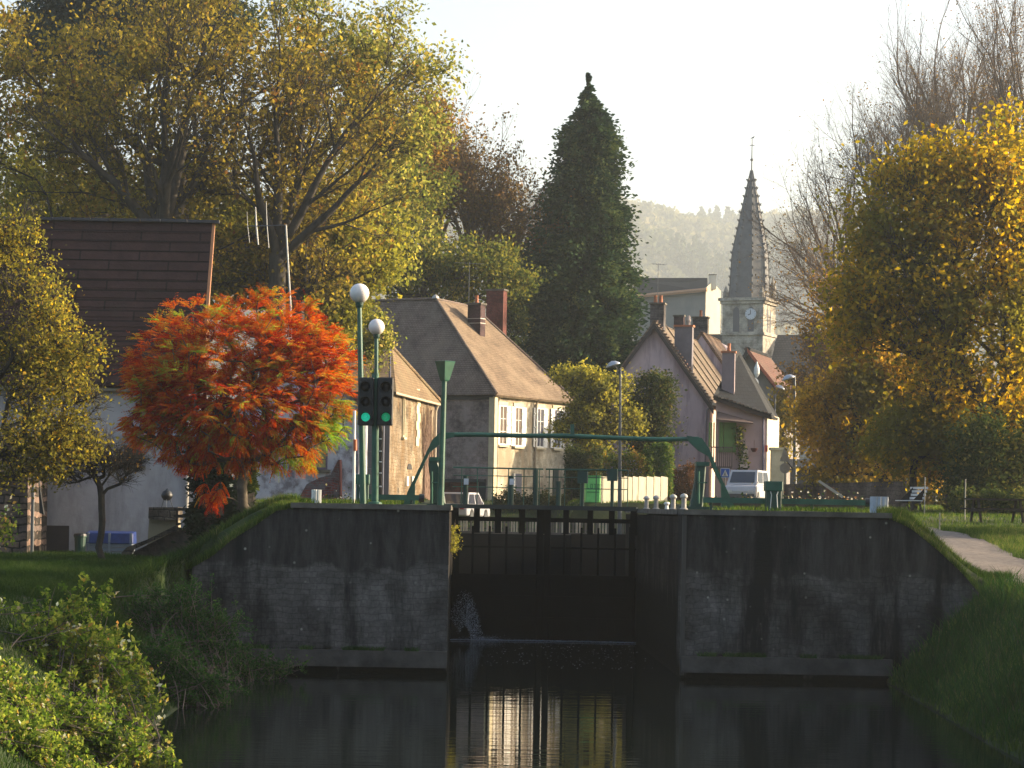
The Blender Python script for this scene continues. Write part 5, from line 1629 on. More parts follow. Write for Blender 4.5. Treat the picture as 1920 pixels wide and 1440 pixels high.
def leaves(P, size, rng, asp=.65, rnd=None, droop=0.0):
    n = len(P)
    A = rng.normal(size=(n, 3)); A[:, 2] -= droop
    A /= np.linalg.norm(A, axis=1)[:, None]
    Bv = np.cross(A, rng.normal(size=(n, 3))); Bv /= np.linalg.norm(Bv, axis=1)[:, None] + 1e-9
    sz = size * rng.uniform(.6, 1.35, (n, 1))
    C = np.cross(A, Bv)
    v = np.stack([P - A * sz / 2, P + Bv * sz * asp / 2 + C * sz * .1, P + A * sz / 2, P - Bv * sz * asp / 2 + C * sz * .1], 1).reshape(-1, 3)
    return v, np.arange(n * 4).reshape(-1, 4), (rng.random(n) if rnd is None else rnd)


def sample_crown(blobs, D, n, rng, shell=.55, dr=1.0):
    """points inside a union of ellipsoids given in photo pixels at depth D: (px,py,rx,ry[,weight[,depth offset]])"""
    w = np.array([(b[4] if len(b) > 4 else 1) * b[2] * b[3] for b in blobs], float); w /= w.sum()
    out = []
    s = F / D
    for i, b in enumerate(blobs):
        k = max(1, int(round(n * w[i])))
        v = rng.normal(size=(k, 3)); v /= np.linalg.norm(v, axis=1)[:, None]
        r = (rng.uniform(shell ** 2, 1, k) ** .5)[:, None]
        c = np.array(W(b[0], b[1], D + (b[5] if len(b) > 5 else 0)))
        rx, rz = b[2] / s, b[3] / s
        out.append(c + v * r * [rx, (rx + rz) * .5 * dr, rz])
    return np.concatenate(out)


def tree(name, label, base_px, D, blobs, ntar, nleaf, lsize, lmat, bark, trunk_r, fork_px=None, seed=1, tip=.014, twig=6, twlen=.9, sig=.55, cat='tree', group=None,
         shell=.45, dr=1.0, seg=.9, droop=.0, asp=.65, base_z=None, extra_leaf=None, keep=None, twr=.008, up=.25, jit=.06, base_pt=None, clump=.38, crown_name='crown'):
    rng = np.random.default_rng(seed)
    if base_pt is not None: b0 = Vector(base_pt)
    else:
        b0 = W(base_px, 940, D); b0.z = h1(b0.x, D) if base_z is None else base_z
    t = thing(name, b0, label, cat, group)
    T = sample_crown(blobs, D, ntar, rng, shell, dr)
    if keep is not None: T = T[keep(T)]
    fk = np.array(W(*fork_px, D)) if fork_px is not None else np.array(b0) + [0, 0, (T[:, 2].max() - b0.z) * .3]
    A, par, tips = grow(np.array(b0) - [0, 0, .25], fk, T, rng, seg, .35, jit, up)
    n = len(A)
    cntr = np.zeros(n); cntr[tips] = 1
    for i in range(n - 1, 0, -1):
        if cntr[i] == 0: cntr[i] = 1
        cntr[par[i]] += cntr[i] if i in par[i + 1:i + 1] else 0
    # subtree tips
    sub = np.zeros(n); sub[tips] += 1
    for i in range(n - 1, 0, -1): sub[par[i]] += max(sub[i], 0)
    sub = np.maximum(sub, 1)
    p = math.log(sub.max()) / math.log(trunk_r / tip) if sub.max() > 1 else 2
    R = tip * sub ** (1 / p)
    i1 = np.arange(1, n); i0 = par[1:]
    parts = []
    Rs = np.minimum(R[i0], R[i1] * 1.35)
    thick = R[i1] > .06
    for msk, k in ((thick, 9), (~thick, 5)):
        if msk.any(): parts.append(tube_arrays(A[i0][msk], A[i1][msk], Rs[msk], R[i1][msk], k))
    # twigs off thin branches
    if twig:
        thin = i1[R[i1] < max(.05, tip * 3.2)]
        src = np.concatenate([np.repeat(tips, twig), rng.choice(thin, max(1, len(tips) * twig // 2))]) if len(thin) else np.repeat(tips, twig)
        P0 = A[src]
        out_ = P0 - fk; out_ /= np.linalg.norm(out_, axis=1)[:, None] + 1e-9
        dv = out_ * .8 + rng.normal(0, .65, P0.shape) + [0, 0, .25 - droop]
        dv /= np.linalg.norm(dv, axis=1)[:, None]
        L = twlen * rng.uniform(.4, 1.2, len(P0))[:, None]
        Pm = P0 + dv * L * .5
        dv2 = dv + rng.normal(0, .35, dv.shape); dv2 /= np.linalg.norm(dv2, axis=1)[:, None]
        P1 = Pm + dv2 * L * .5
        m_ = len(P0)
        parts.append(tube_arrays(P0, Pm, np.full(m_, twr * 1.4), np.full(m_, twr), 3))
        parts.append(tube_arrays(Pm, P1, np.full(m_, twr), np.full(m_, twr * .5), 3))
        # second order
        P2 = np.repeat(Pm, 2, 0); dv3 = np.repeat(dv, 2, 0) + rng.normal(0, .6, (len(P2), 3)); dv3 /= np.linalg.norm(dv3, axis=1)[:, None]
        P3 = P2 + dv3 * np.repeat(L, 2, 0) * .45
        parts.append(tube_arrays(P2, P3, np.full(len(P2), twr * .8), np.full(len(P2), twr * .45), 3))
        ends = np.concatenate([P1, P3, Pm])
    else: ends = A[tips]
    V, Fc = join(parts)
    link('trunk', np_mesh('trunk', V, Fc), bark, t)
    if nleaf:
        # leaves gather in clumps round twig ends; some twigs bare
        ncl = len(ends)
        wgt = rng.gamma(1.2, 1, ncl) * (rng.random(ncl) > .12) * (.12 + .88 * (np.repeat(1, ncl) * (np.sin(ends[:, 0] * 1.9 + seed) + np.sin(ends[:, 2] * 2.3 + ends[:, 1] * 1.1) + rng.normal(0, .7, ncl) > -.35)))
        wgt /= wgt.sum()
        ci = rng.choice(ncl, nleaf, p=wgt)
        P = ends[ci] + rng.normal(0, sig, (nleaf, 3)) * [1, 1, .8]
        # slowly varying tone: per-clump value of the nearest tip
        tone = rng.normal(0, 1, ncl)
        rnd = np.clip(.5 + tone[ci] * clump * .5 + rng.normal(0, .16, nleaf), 0, 1)
        if extra_leaf is not None: rnd = np.clip(rnd + extra_leaf(P), 0, 1)
        v, f_, r_ = leaves(P, lsize, rng, asp, rnd, droop)
        link(crown_name, np_mesh('crown', v, f_, attr=r_), lmat, t)
    return t


# leaf colours
OAK = leafmat('oak_leaf', [(0, (.045, .042, .014)), (.3, (.10, .085, .02)), (.55, (.18, .145, .03)), (.82, (.30, .235, .05)), (1, (.18, .09, .03))], .55)
OAKL = leafmat('lime_leaf', [(0, (.10, .13, .03)), (.4, (.20, .21, .05)), (.75, (.34, .30, .08)), (1, (.42, .33, .12))], .5)
BROWNL = leafmat('brown_leaf', [(0, (.08, .065, .03)), (.5, (.18, .11, .045)), (.8, (.25, .14, .06)), (1, (.26, .20, .06))], .4)
IVY = leafmat('ivy_leaf', [(0, (.022, .038, .014)), (.6, (.065, .085, .024)), (1, (.20, .17, .04))], .25)
CONI = leafmat('conifer_needle', [(0, (.020, .042, .022)), (.6, (.050, .088, .036)), (1, (.12, .15, .05))], .15)
CEDAR = leafmat('cedar_needle', [(0, (.02, .038, .032)), (.6, (.035, .06, .045)), (1, (.06, .09, .06))], .15)
MAPLE = leafmat('maple_leaf', [(0, (.085, .095, .02)), (.3, (.20, .165, .03)), (.55, (.40, .28, .035)), (.8, (.43, .28, .035)), (1, (.50, .26, .03))], .62, ((.16, .15, .028), .30))
OCHRE = leafmat('ochre_leaf', [(0, (.06, .05, .018)), (.4, (.16, .105, .03)), (.75, (.30, .17, .04)), (1, (.38, .22, .05))], .42)
YELL = leafmat('yellow_leaf', [(0, (.08, .09, .02)), (.45, (.23, .22, .045)), (1, (.44, .37, .07))], .45, ((.11, .11, .035), .9))
DKG = leafmat('dark_green_leaf', [(0, (.02, .032, .012)), (.6, (.055, .07, .025)), (1, (.15, .12, .04))], .3)
NEARL = leafmat('near_tree_leaf', [(0, (.06, .065, .02)), (.4, (.15, .14, .03)), (.75, (.28, .235, .045)), (1, (.40, .25, .04))], .58)
SHRUB = leafmat('shrub_leaf', [(0, (.03, .065, .012)), (.4, (.11, .17, .028)), (.78, (.30, .32, .065)), (.92, (.38, .21, .07)), (1, (.62, .62, .46))], .5)
WEED = leafmat('weed_leaf', [(0, (.015, .04, .010)), (.6, (.035, .085, .02)), (1, (.09, .14, .035))], .35)

# big oaks behind the white house
tree('oak_tree', 'huge spreading oak with yellow green leaves right behind the brown roof', 345, 104,
     [(330, 170, 190, 140), (340, 40, 110, 70, .6), (150, 300, 170, 150), (520, 260, 190, 170), (330, 350, 240, 150), (560, 420, 150, 110), (90, 140, 100, 110, .7), (480, 130, 110, 80, .7), (470, 500, 170, 90)],
     250, 26000, .225, OAK, BARK, .5, (335, 330), 3, .022, 4, 1.6, .34, group='big autumn trees on the left', shell=.25, seg=1.1)
tree('oak_tree', 'tall oak with pale yellow leaves reaching farthest to the right against the sky', 480, 112,
     [(600, 120, 110, 110), (690, 160, 110, 90), (640, 300, 150, 130), (770, 150, 75, 38, .9), (570, 30, 80, 80, .7), (720, 70, 45, 50, .8), (740, 240, 90, 80), (650, 420, 140, 90)],
     270, 21000, .215, OAKL, BARK, .50, (540, 400), 4, .02, 5, 1.3, .36, group='big autumn trees on the left', shell=.3, seg=1.1)
tree('oak_tree', 'oak with dark limbs and brownish leaves in the upper left corner', 250, 116,
     [(60, 240, 110, 130), (30, 80, 60, 60, .5), (230, 90, 130, 70, .6), (150, 200, 110, 100), (400, 90, 80, 60, .5), (90, 400, 140, 70), (260, 420, 150, 60)],
     170, 13000, .22, OAK, BARK, .4, (260, 380), 5, .020, 4, 1.5, .34, group='big autumn trees on the left', shell=.3, seg=1.1)
MIDL = leafmat('mid_leaf', [(0, (.07, .085, .02)), (.45, (.19, .19, .035)), (1, (.38, .32, .06))], .5)
tree('ivy_tree', 'yellow green leafy tree filling the view low above the brown ridge, below the bare limbs', 200, 112,
     [(120, 400, 110, 55), (260, 380, 110, 60), (400, 400, 90, 60), (330, 330, 120, 50, .6), (480, 430, 80, 60), (60, 330, 60, 50, .6)],
     170, 19000, .21, MIDL, BARK, .2, (230, 470), 84, .014, 4, .8, .45, shell=.2)
tree('ivy_tree', 'leafy undergrowth tree filling the gap between the brown roof and the big house', 600, 108,
     [(470, 480, 100, 80), (600, 520, 110, 100), (670, 470, 75, 80), (620, 600, 60, 60), (420, 540, 60, 60)],
     150, 34000, .22, MIDL, BARK, .3, (590, 650), 6, .018, 5, .8, .45, shell=.2)
tree('yellow_hazel', 'small olive leaved tree just behind the two globe lamps', 715, 104,
     [(708, 620, 18, 40), (700, 680, 24, 40), (728, 655, 8, 24, .6)], 36, 2000, .17, OAKL, BARK, .09, (712, 720), 61, .012, 4, .4, .2, shell=.2)
LATE = [('oak_tree', 'half bare oak with dark upright limbs showing through the leaves above the brown roof', 300, 100, 450, -10, .85, 81, 8, .42, .02, BARK, 'big autumn trees on the left', 3800, OAK, -.02, 6, .2),
        ('oak_tree', 'oak whose long bare limbs reach up to the right over the aerial', 520, 101, 480, 60, .95, 82, 8, .36, .03, BARK, 'big autumn trees on the left', 2600, OAK, .25, 7, .2),
        ('oak_tree', 'low crooked oak branch tree behind the aerial, its limbs nearly level', 560, 103, 560, 400, 1.4, 83, 7, .26, .10, BARK, 'big autumn trees on the left', 900, OAK, .15, 7, .2)]
# cedar behind
tree('cedar_tree', 'dark blue green evergreen towering behind the oaks at the top left', 200, 140,
     [(110, 90, 70, 60), (150, 20, 80, 60), (300, 30, 120, 70), (410, 50, 45, 70), (150, 200, 80, 40, .8), (220, 120, 120, 60), (300, -40, 120, 60)],
     170, 42000, .34, CEDAR, BARK, .5, (230, 330), 7, .02, 4, 1.2, .55, shell=.15)
# reddish bare trees and ivy-clad stems
BIRCH = [('birch_tree', 'reddish brown half bare tree fanning out left of the dark conifer', 880, 150, 500, 235, .95, 8, 8, .26, .04, BARK_R, 'reddish bare trees beside the conifer', 9000, BROWNL, .08, 13, .2),
         ('birch_tree', 'low arching reddish tree touching the left flank of the dark conifer', 940, 152, 590, 350, 1.3, 9, 8, .2, .08, BARK_R, 'reddish bare trees beside the conifer', 9000, BROWNL, .22, 14, .2),
         ('birch_tree', 'russet half bare tree rising behind the pale oak', 815, 154, 480, 215, .8, 10, 8, .24, 0, BARK_R, 'reddish bare trees beside the conifer', 9500, OCHRE, 0, 12, .2)]
tree('ivy_clad_tree', 'tree wrapped in green ivy above the big house ridge', 830, 142,
     [(780, 420, 60, 110), (850, 500, 90, 70), (930, 520, 60, 55), (790, 530, 90, 50), (700, 500, 40, 45), (760, 300, 40, 60, .6)], 130, 22000, .22, leafmat('ivy_mix', [(0, (.045, .07, .02)), (.55, (.12, .135, .03)), (1, (.30, .25, .05))], .35), BARK, .3, (820, 580), 10, .018, 5, .9, .45, shell=.2)
tree('lime_tree', 'tawny leaved tree between the tall oak and the reddish bare trees', 770, 146,
     [(790, 280, 60, 90), (740, 350, 80, 100), (810, 220, 35, 40, .7), (700, 420, 70, 70)], 150, 15000, .21, OCHRE, BARK, .3, (760, 480), 12, .016, 8, 1.2, .4, shell=.2)
tree('ivy_clad_tree', 'small ivy covered tree just right of the tall red chimney of the big house', 965, 146,
     [(950, 570, 22, 60), (965, 620, 25, 50), (975, 540, 22, 30)], 40, 7000, .19, IVY, BARK, .12, (960, 680), 13, .014, 4, .6, .3, shell=.1)


def conifer(name, label, px, D, prof, nclump, nleaf, seed, lsz, mat, base_py=None, lobes=9):
    """prof: list of (py, left px, right px)"""
    rng = np.random.default_rng(seed)
    b0 = W(px, 940, D); b0.z = h1(b0.x, D)
    t = thing(name, b0, label, 'tree')
    s = F / D
    pys = np.array([p[0] for p in prof], float); Ls = np.array([p[1] for p in prof], float); Rs = np.array([p[2] for p in prof], float)
    top = W((Ls[0] + Rs[0]) / 2, pys[0], D)
    m = MB(); m.tube([b0 - Vector((0, 0, .3)), b0.lerp(top, .5), top], [.55, .3, .02], 9); m.build('trunk', BARK, t)
    wid = (Rs - Ls) + 18
    py = np.interp(rng.random(nclump), np.cumsum(np.concatenate([[0], (wid[1:] + wid[:-1]) * np.diff(pys)])) / np.sum((wid[1:] + wid[:-1]) * np.diff(pys)), pys)
    l, r = np.interp(py, pys, Ls), np.interp(py, pys, Rs)
    cxp, rad = (l + r) / 2, (r - l) / 2
    th = rng.uniform(0, 2 * math.pi, nclump)
    rr = rad * rng.uniform(.05, 1.0, nclump) ** .5 * .86
    tier = 1 + .06 * np.sin(py / 17 + 2 * np.sin(th * 2 + py * .01)) + rng.normal(0, .05, nclump) + (rng.random(nclump) < .06) * .12
    rr = rr * tier
    cx = np.array([W(a, b, D).x for a, b in zip(cxp, py)]); cz = np.array([W(a, b, D).z for a, b in zip(cxp, py)])
    C = np.stack([cx + rr / s * np.cos(th), D + rr / s * np.sin(th), cz], -1)
    out_ = np.stack([np.cos(th), np.sin(th), np.full(nclump, -.28)], -1)
    per = nleaf // nclump
    size_c = (np.clip(rad / s * .30, .06, .62))[:, None]
    u = rng.normal(0, .5, (nclump, per, 1))
    P = C[:, None, :] + out_[:, None, :] * u * size_c[:, None, :] * 1.6 + rng.normal(0, .42, (nclump, per, 3)) * size_c[:, None, :]
    P[..., 2] += -.10 * u[..., 0] ** 2
    P = P.reshape(-1, 3); o2 = np.repeat(out_, per, 0)
    n = len(P)
    A = o2 + rng.normal(0, .45, (n, 3)) + [0, 0, .25]; A /= np.linalg.norm(A, axis=1)[:, None]
    Bv = np.cross(A, rng.normal(size=(n, 3))); Bv /= np.linalg.norm(Bv, axis=1)[:, None]
    sz = lsz * rng.uniform(.6, 1.4, (n, 1))
    v = np.stack([P - A * sz / 2, P + Bv * sz * .26, P + A * sz / 2, P - Bv * sz * .26], 1).reshape(-1, 3)
    rnd = np.clip(np.repeat(rng.normal(.45, .26, nclump), per) + rng.normal(0, .15, n), 0, 1)
    link('crown', np_mesh('crown', v, np.arange(n * 4).reshape(-1, 4), attr=rnd), mat, t)
    return t


conifer('sequoia_tree', 'tall dark green conifer between the big house and the church', 1085, 150,
        [(138, 1101, 1104), (160, 1094, 1111), (188, 1085, 1120), (205, 1073, 1134), (235, 1061, 1150), (270, 1053, 1158), (300, 1045, 1165), (320, 1052, 1158), (345, 1024, 1152), (370, 1018, 1172), (400, 1000, 1178), (440, 992, 1182), (480, 984, 1192), (530, 976, 1198), (600, 968, 1204), (660, 975, 1204), (710, 990, 1200), (760, 1010, 1190)],
    1250, 135000, 31, .28, CONI)

# yellow bush trees left of the pink house
tree('yellow_tree', 'bright yellow leaved small tree between the big house and the street lamp', 1120, 122,
     [(1120, 770, 55, 60), (1150, 740, 30, 45), (1165, 780, 30, 50), (1095, 745, 35, 45), (1130, 830, 50, 30), (1060, 712, 12, 18, 1.2), (1085, 810, 40, 50), (1175, 800, 20, 35)], 120, 15000, .17, YELL, BARK, .14, (1120, 850), 14, .012, 5, .5, .28, shell=.3)
tree('dark_bush_tree', 'dark green tree in front of the pink gable wall', 1225, 123.5,
     [(1222, 750, 38, 50), (1240, 790, 28, 45), (1205, 790, 35, 50), (1215, 840, 45, 30)], 90, 12000, .16, DKG, BARK, .12, (1222, 850), 15, .012, 4, .4, .28, shell=.2)
rh = np.random.default_rng(40)


def hedge(name, label, x0, x1, y0, y1, D, depth, n, size, mat, seed, kind=None, cat='hedge', wob=6):
    r = np.random.default_rng(seed)
    px = r.uniform(x0, x1, n)
    top = y0 + wob * np.sin(px * .11) + wob * .6 * np.sin(px * .31 + 1)
    py = top + (y1 - top) * r.random(n) ** 1.0
    py = np.where(r.random(n) < .1, top - r.exponential(3.5, n), py)
    dd = D + r.uniform(0, depth, n)
    s = F / dd
    X = (px - VX) / (F / D) + r.normal(0, .05, n); Z = ZC - (py - HY - (px - VX) * ST) / (F / D)
    P = np.stack([X, dd, Z], -1)
    tone = np.sin(X * 3.1) * .15 + np.sin(X * 7.3 + Z * 3) * .12
    v, f_, r_ = leaves(P, size, r, .6, np.clip(.45 + tone + r.normal(0, .2, n), 0, 1))
    me = np_mesh(name, v, f_, attr=r_)
    b0 = Vector((X.mean(), D + depth / 2, h1(X.mean(), D)))
    t = thing(name, b0, label, cat)
    link('foliage', me, mat, t)
    # woody inside so that it is not see-through
    m = MB(); xa, xb = (x0 - VX) / (F / D), (x1 - VX) / (F / D)
    zt = ZC - (y0 + wob * 2.5 - HY - ((x0 + x1) / 2 - VX) * ST) / (F / D)
    zb_ = h1(X.mean(), D + depth / 2) - .05
    if zt > zb_ + .2:
        rs_ = np.random.default_rng(seed + 1)
        for k in range(int((xb - xa) * 6) + 3):
            x = rs_.uniform(xa, xb); y = D + rs_.uniform(.15, max(.3, depth - .1))
            m.tube([(x, y, zb_), (x + rs_.normal(0, .1), y, (zb_ + zt) / 2), (x + rs_.normal(0, .2), y + rs_.normal(0, .1), zt)], [.03, .02, .008], 4, False)
        m.build('stems', BARK, t)
    return t


hedge('clipped_hedge', 'orange green clipped hedge behind the cream panels', 1120, 1225, 858, 946, 119.2, 1.2, 9000, .12, leafmat('hedge_mix', [(0, (.05, .08, .02)), (.45, (.13, .17, .035)), (.7, (.26, .20, .05)), (1, (.36, .17, .05))], .4), 16)
hedge('laurel_bush', 'fresh green bush at the right end of the cream panels', 1210, 1262, 842, 930, 119.6, 1.2, 5200, .14, leafmat('fresh_green', [(0, (.03, .06, .015)), (.6, (.08, .13, .03)), (1, (.19, .19, .05))], .35), 17)
hedge('dark_hedge', 'dark green hedge between the big house and the green recycling bin', 1060, 1128, 852, 950, 118.0, 1.6, 7000, .15, DKG, 18)
hedge('autumn_shrub', 'low brown red shrub at the foot of the pink gable wall', 1250, 1305, 882, 955, 122, 1.2, 4200, .13, leafmat('russet', [(0, (.05, .035, .02)), (.6, (.12, .06, .03)), (1, (.20, .10, .04))], .35), 19)
hedge('low_shrubs', 'row of low dark shrubs along the foot of the sunlit house side', 925, 1060, 928, 956, 122.3, .9, 5000, .12, DKG, 20)

# right-hand trees
tree('maple_tree', 'large maple with green and golden leaves filling the right side', 1840, 96,
     [(1770, 400, 105, 110), (1870, 370, 80, 80), (1900, 480, 120, 160), (1740, 560, 130, 120), (1840, 680, 150, 120), (1680, 480, 60, 90), (1640, 600, 50, 70), (1900, 800, 100, 110), (1800, 820, 90, 70), (1700, 350, 60, 50, .8), (1735, 290, 50, 22, .6), (1905, 285, 50, 35, .6)],
     380, 52000, .225, MAPLE, BARK, .50, (1835, 740), 22, .02, 6, 1.3, .50, group='golden trees on the right', shell=.2, seg=1.0)
tree('ochre_tree', 'ochre brown leaved tree with drooping skirts behind the quay, left of the large maple', 1665, 108,
     [(1615, 690, 65, 95), (1660, 760, 110, 90), (1560, 800, 50, 100), (1720, 850, 70, 60), (1600, 870, 70, 50), (1740, 740, 60, 80), (1640, 620, 60, 50)],
     230, 36000, .21, leafmat('ochre_green', [(0, (.14, .10, .03)), (.35, (.32, .21, .05)), (.7, (.52, .33, .065)), (1, (.60, .35, .07))], .6, ((.17, .15, .04), .3)), BARK, .28, (1655, 880), 23, .016, 5, .8, .42, group='golden trees on the right', shell=.2)
tree('ochre_tree', 'russet haze of thin leaves around the church roof, farthest left of the right trees', 1530, 152,
     [(1545, 640, 45, 60), (1525, 720, 45, 50), (1580, 660, 60, 70), (1555, 560, 45, 40, .7), (1530, 790, 55, 50)], 150, 11000, .19, OCHRE, BARK_R, .2, (1530, 850), 24, .014, 8, 1.0, .38, shell=.2, group='golden trees on the right', twr=.010)
tree('golden_sapling', 'slim golden tree to the right of the bench, trailing leaves to the ground', 1780, 97,
     [(1790, 850, 22, 60), (1765, 880, 25, 50), (1775, 800, 30, 40)], 45, 5200, .16, leafmat('gold', [(0, (.12, .09, .02)), (.5, (.32, .19, .03)), (1, (.48, .27, .05))], .45), BARK, .10, (1778, 870), 25, .012, 5, .5, .25, group='golden trees on the right', shell=.2)
tree('slim_tree', 'slender dark trunk rising by the white bench', 1714, 96,
     [(1700, 820, 60, 50), (1740, 790, 50, 40)], 60, 9000, .17, MAPLE, BARK, .15, (1714, 850), 26, .012, 4, .6, .35, shell=.2)
tree('yellow_tree', 'small yellow tree behind the slate wing roof by the far street lamp', 1457, 152,
     [(1455, 790, 30, 55), (1470, 760, 22, 35), (1445, 840, 30, 40)], 60, 6500, .19, leafmat('ylw2', [(0, (.12, .11, .025)), (.5, (.26, .21, .04)), (1, (.42, .33, .07))], .45), BARK, .12, (1457, 880), 27, .012, 4, .5, .3, shell=.2)
# bare trees behind
def fan_tree(name, label, px, D, py_fork, py_top, spread, seed, levels=8, r0=.3, grav=0.0, bark=None, group=None, nleaf=0, lmat=None, lean=0.0, nprim=6, lsize=.16, ratio=.78, tipr=.006, wind=.28):
    """bare tree: straight limbs fanning upwards, splitting again and again into fine twigs"""
    rng = np.random.default_rng(seed)
    b0 = W(px, 940, D); b0.z = h1(b0.x, D)
    t = thing(name, b0, label, 'tree', group)
    fk = np.array(W(px, py_fork, D)); top = W(px, py_top, D).z
    H = top - fk[2]
    segs = []
    P0 = [np.array(b0) - [0, 0, .3]]; 
    segs.append((np.array([P0[0]]), np.array([fk]), np.array([r0 * 1.15]), np.array([r0])))
    # primaries
    L0 = H * (1 - ratio) / (1 - ratio ** levels) * 1.42
    pos = np.repeat(fk[None], nprim, 0) + rng.uniform(-.3, .3, (nprim, 1)) * [0, 0, H * .12]
    az = np.arange(nprim) * 2 * np.pi / nprim + rng.uniform(0, 1, nprim)
    inc = rng.uniform(.15, 1, nprim) * spread; inc[0] = .08
    d = np.stack([np.sin(inc) * np.cos(az) + lean, np.sin(inc) * np.sin(az), np.cos(inc)], -1); d /= np.linalg.norm(d, axis=1)[:, None]
    L = L0 * rng.uniform(.8, 1.15, nprim) * (1 - .25 * inc / max(spread, .1)); r = np.full(nprim, r0 * .62)
    ends = None
    for lv in range(levels):
        n = len(pos); k = 3
        cur = pos; dd = d; rs = r
        mids = []
        for j in range(k):
            dd = dd + rng.normal(0, .07, dd.shape) + [0, 0, .05 - grav * lv / levels]
            dd /= np.linalg.norm(dd, axis=1)[:, None]
            nx_ = cur + dd * (L / k)[:, None]
            rn = rs * .90
            segs.append((cur, nx_, rs, rn)); cur = nx_; rs = rn; mids.append((cur, dd, rs))
        if lv == levels - 1: ends = cur; break
        newp, newd, newr, newL = [], [], [], []
        for which, cnt_ in ((2, 2), (1, 1), (0, 1 if lv > 0 else 0)):
            cp, cd, cr = mids[which]
            for c in range(cnt_):
                keep = rng.random(n) < (1.0 if which == 2 else .62)
                if which == 2 and c == 1: keep = rng.random(n) < .75
                m_ = keep.sum()
                if not m_: continue
                ax = np.cross(cd[keep], rng.normal(size=(m_, 3))); ax /= np.linalg.norm(ax, axis=1)[:, None] + 1e-9
                ang = rng.uniform(.08, .32, m_)[:, None] if (which == 2 and c == 0) else rng.uniform(wind, wind + .5, m_)[:, None]
                nd = cd[keep] * np.cos(ang) + ax * np.sin(ang); 
                newp.append(cp[keep]); newd.append(nd); newr.append(np.maximum(cr[keep] * (.86 if which == 2 and c == 0 else .52), tipr)); newL.append(L[keep] * ratio * rng.uniform(.7, 1.15, m_) * (1 if which == 2 and c == 0 else .85))
        pos, d, r, L = map(np.concatenate, (newp, newd, newr, newL))
        if len(pos) > 5200:
            s_ = rng.choice(len(pos), 5200, replace=False); pos, d, r, L = pos[s_], d[s_], r[s_], L[s_]
    parts = []
    for p, q, ra, rb in segs:
        parts.append(tube_arrays(p, q, ra, rb, 7 if ra.max() > .06 else 3))
    V, Fc = join(parts)
    link('trunk', np_mesh('trunk', V, Fc), bark or BARK_L, t)
    if nleaf:
        P = ends[rng.integers(0, len(ends), nleaf)] + rng.normal(0, .22, (nleaf, 3))
        v, f_, r_ = leaves(P, lsize, rng)
        link('crown', np_mesh('crown', v, f_, attr=r_), lmat, t)
    return t


for B_ in BIRCH + LATE: fan_tree(*B_)
TW = surf('grey_brown_twigs', [(.3, (.085, .062, .048)), (.7, (.17, .13, .10))], 4, .95)
gb = 'bare trees behind the golden ones'
fan_tree('bare_tree', 'bare tree with spreading grey twigs just right of the spire', 1600, 168, 600, 285, .85, 28, 8, .26, .03, TW, gb, 1300, OCHRE, -.12, 15)
fan_tree('bare_tree', 'lower bare tree with arching twigs reaching left towards the church tower', 1590, 160, 620, 400, 1.3, 41, 8, .2, .10, TW, gb, 1100, OCHRE, -.40, 15)
fan_tree('bare_tree', 'tall bare tree with upright branches at the upper right', 1795, 172, 400, 5, .62, 29, 8, .34, 0, TW, gb, 500, OCHRE, 0, 10)
fan_tree('bare_tree', 'bare tree left of the tallest one, its twigs forming a pointed crown', 1735, 168, 420, 120, .68, 43, 8, .26, 0, TW, gb, 700, OCHRE, -.05, 12)
fan_tree('bare_tree', 'middle bare tree between the spreading one and the pointed one', 1665, 164, 460, 205, .75, 30, 8, .24, 0, TW, gb, 900, OCHRE, -.05, 13)
fan_tree('bare_tree', 'bare tree just left of the poplar at the right edge', 1858, 166, 420, 90, .5, 44, 8, .24, 0, TW, gb, 500, OCHRE, 0, 8)
fan_tree('poplar_tree', 'columnar bare poplar cut by the right edge of the picture', 1914, 158, 520, -60, .16, 32, 8, .3, 0, TW, gb, 6000, BROWNL, 0, 14, .15, .80, .006, .10)
# dark thicket bottom right
tree('dark_thicket', 'dense dark evergreen clump with thick stems behind the picnic table', 1835, 92,
     [(1830, 880, 50, 90), (1870, 900, 60, 70), (1900, 850, 50, 90), (1825, 940, 40, 40), (1895, 950, 45, 30)], 90, 17000, .17, IVY, BARK, .3, (1845, 900), 33, .014, 4, .6, .35, shell=.1)
hedge('dark_hedge', 'dark shaded hedge running behind the path below the thicket', 1795, 1925, 930, 985, 88, 1.6, 9000, .14, IVY, 34)

# unseen trees added out of view on the right to shade lawn and garden
for i, (x, y, hh, rr_) in enumerate(((20.5, 53.5, 12.5, 3.2), (19.5, 47.2, 11.5, 3.0), (21.5, 71.5, 11, 3.0))):
    D_ = y; px_ = VX + x * F / D_; s__ = F / D_
    tree('bank_tree', ['leafy tree just right of the picture beside the path, the middle one', 'leafy tree right of the picture beside the path, the nearest one', 'leafy tree just right of the picture beyond the picnic table'][i],
         px_, D_, [(px_, HY - (hh * .6 - 1.5) * s__ + (px_ - VX) * ST, rr_ * s__, hh * .42 * s__)], 90, 14000, .28, OAK, BARK, .22, (px_, HY - .4 * s__ + (px_ - VX) * ST), 70 + i, .02, 4, .8, .6, group='trees beside the right bank', shell=.1)

hedge('golden_thicket', 'golden autumn thicket closing the view behind the bench', 1590, 1930, 800, 960, 128, 3.0, 26000, .2, MAPLE, 35, wob=14)

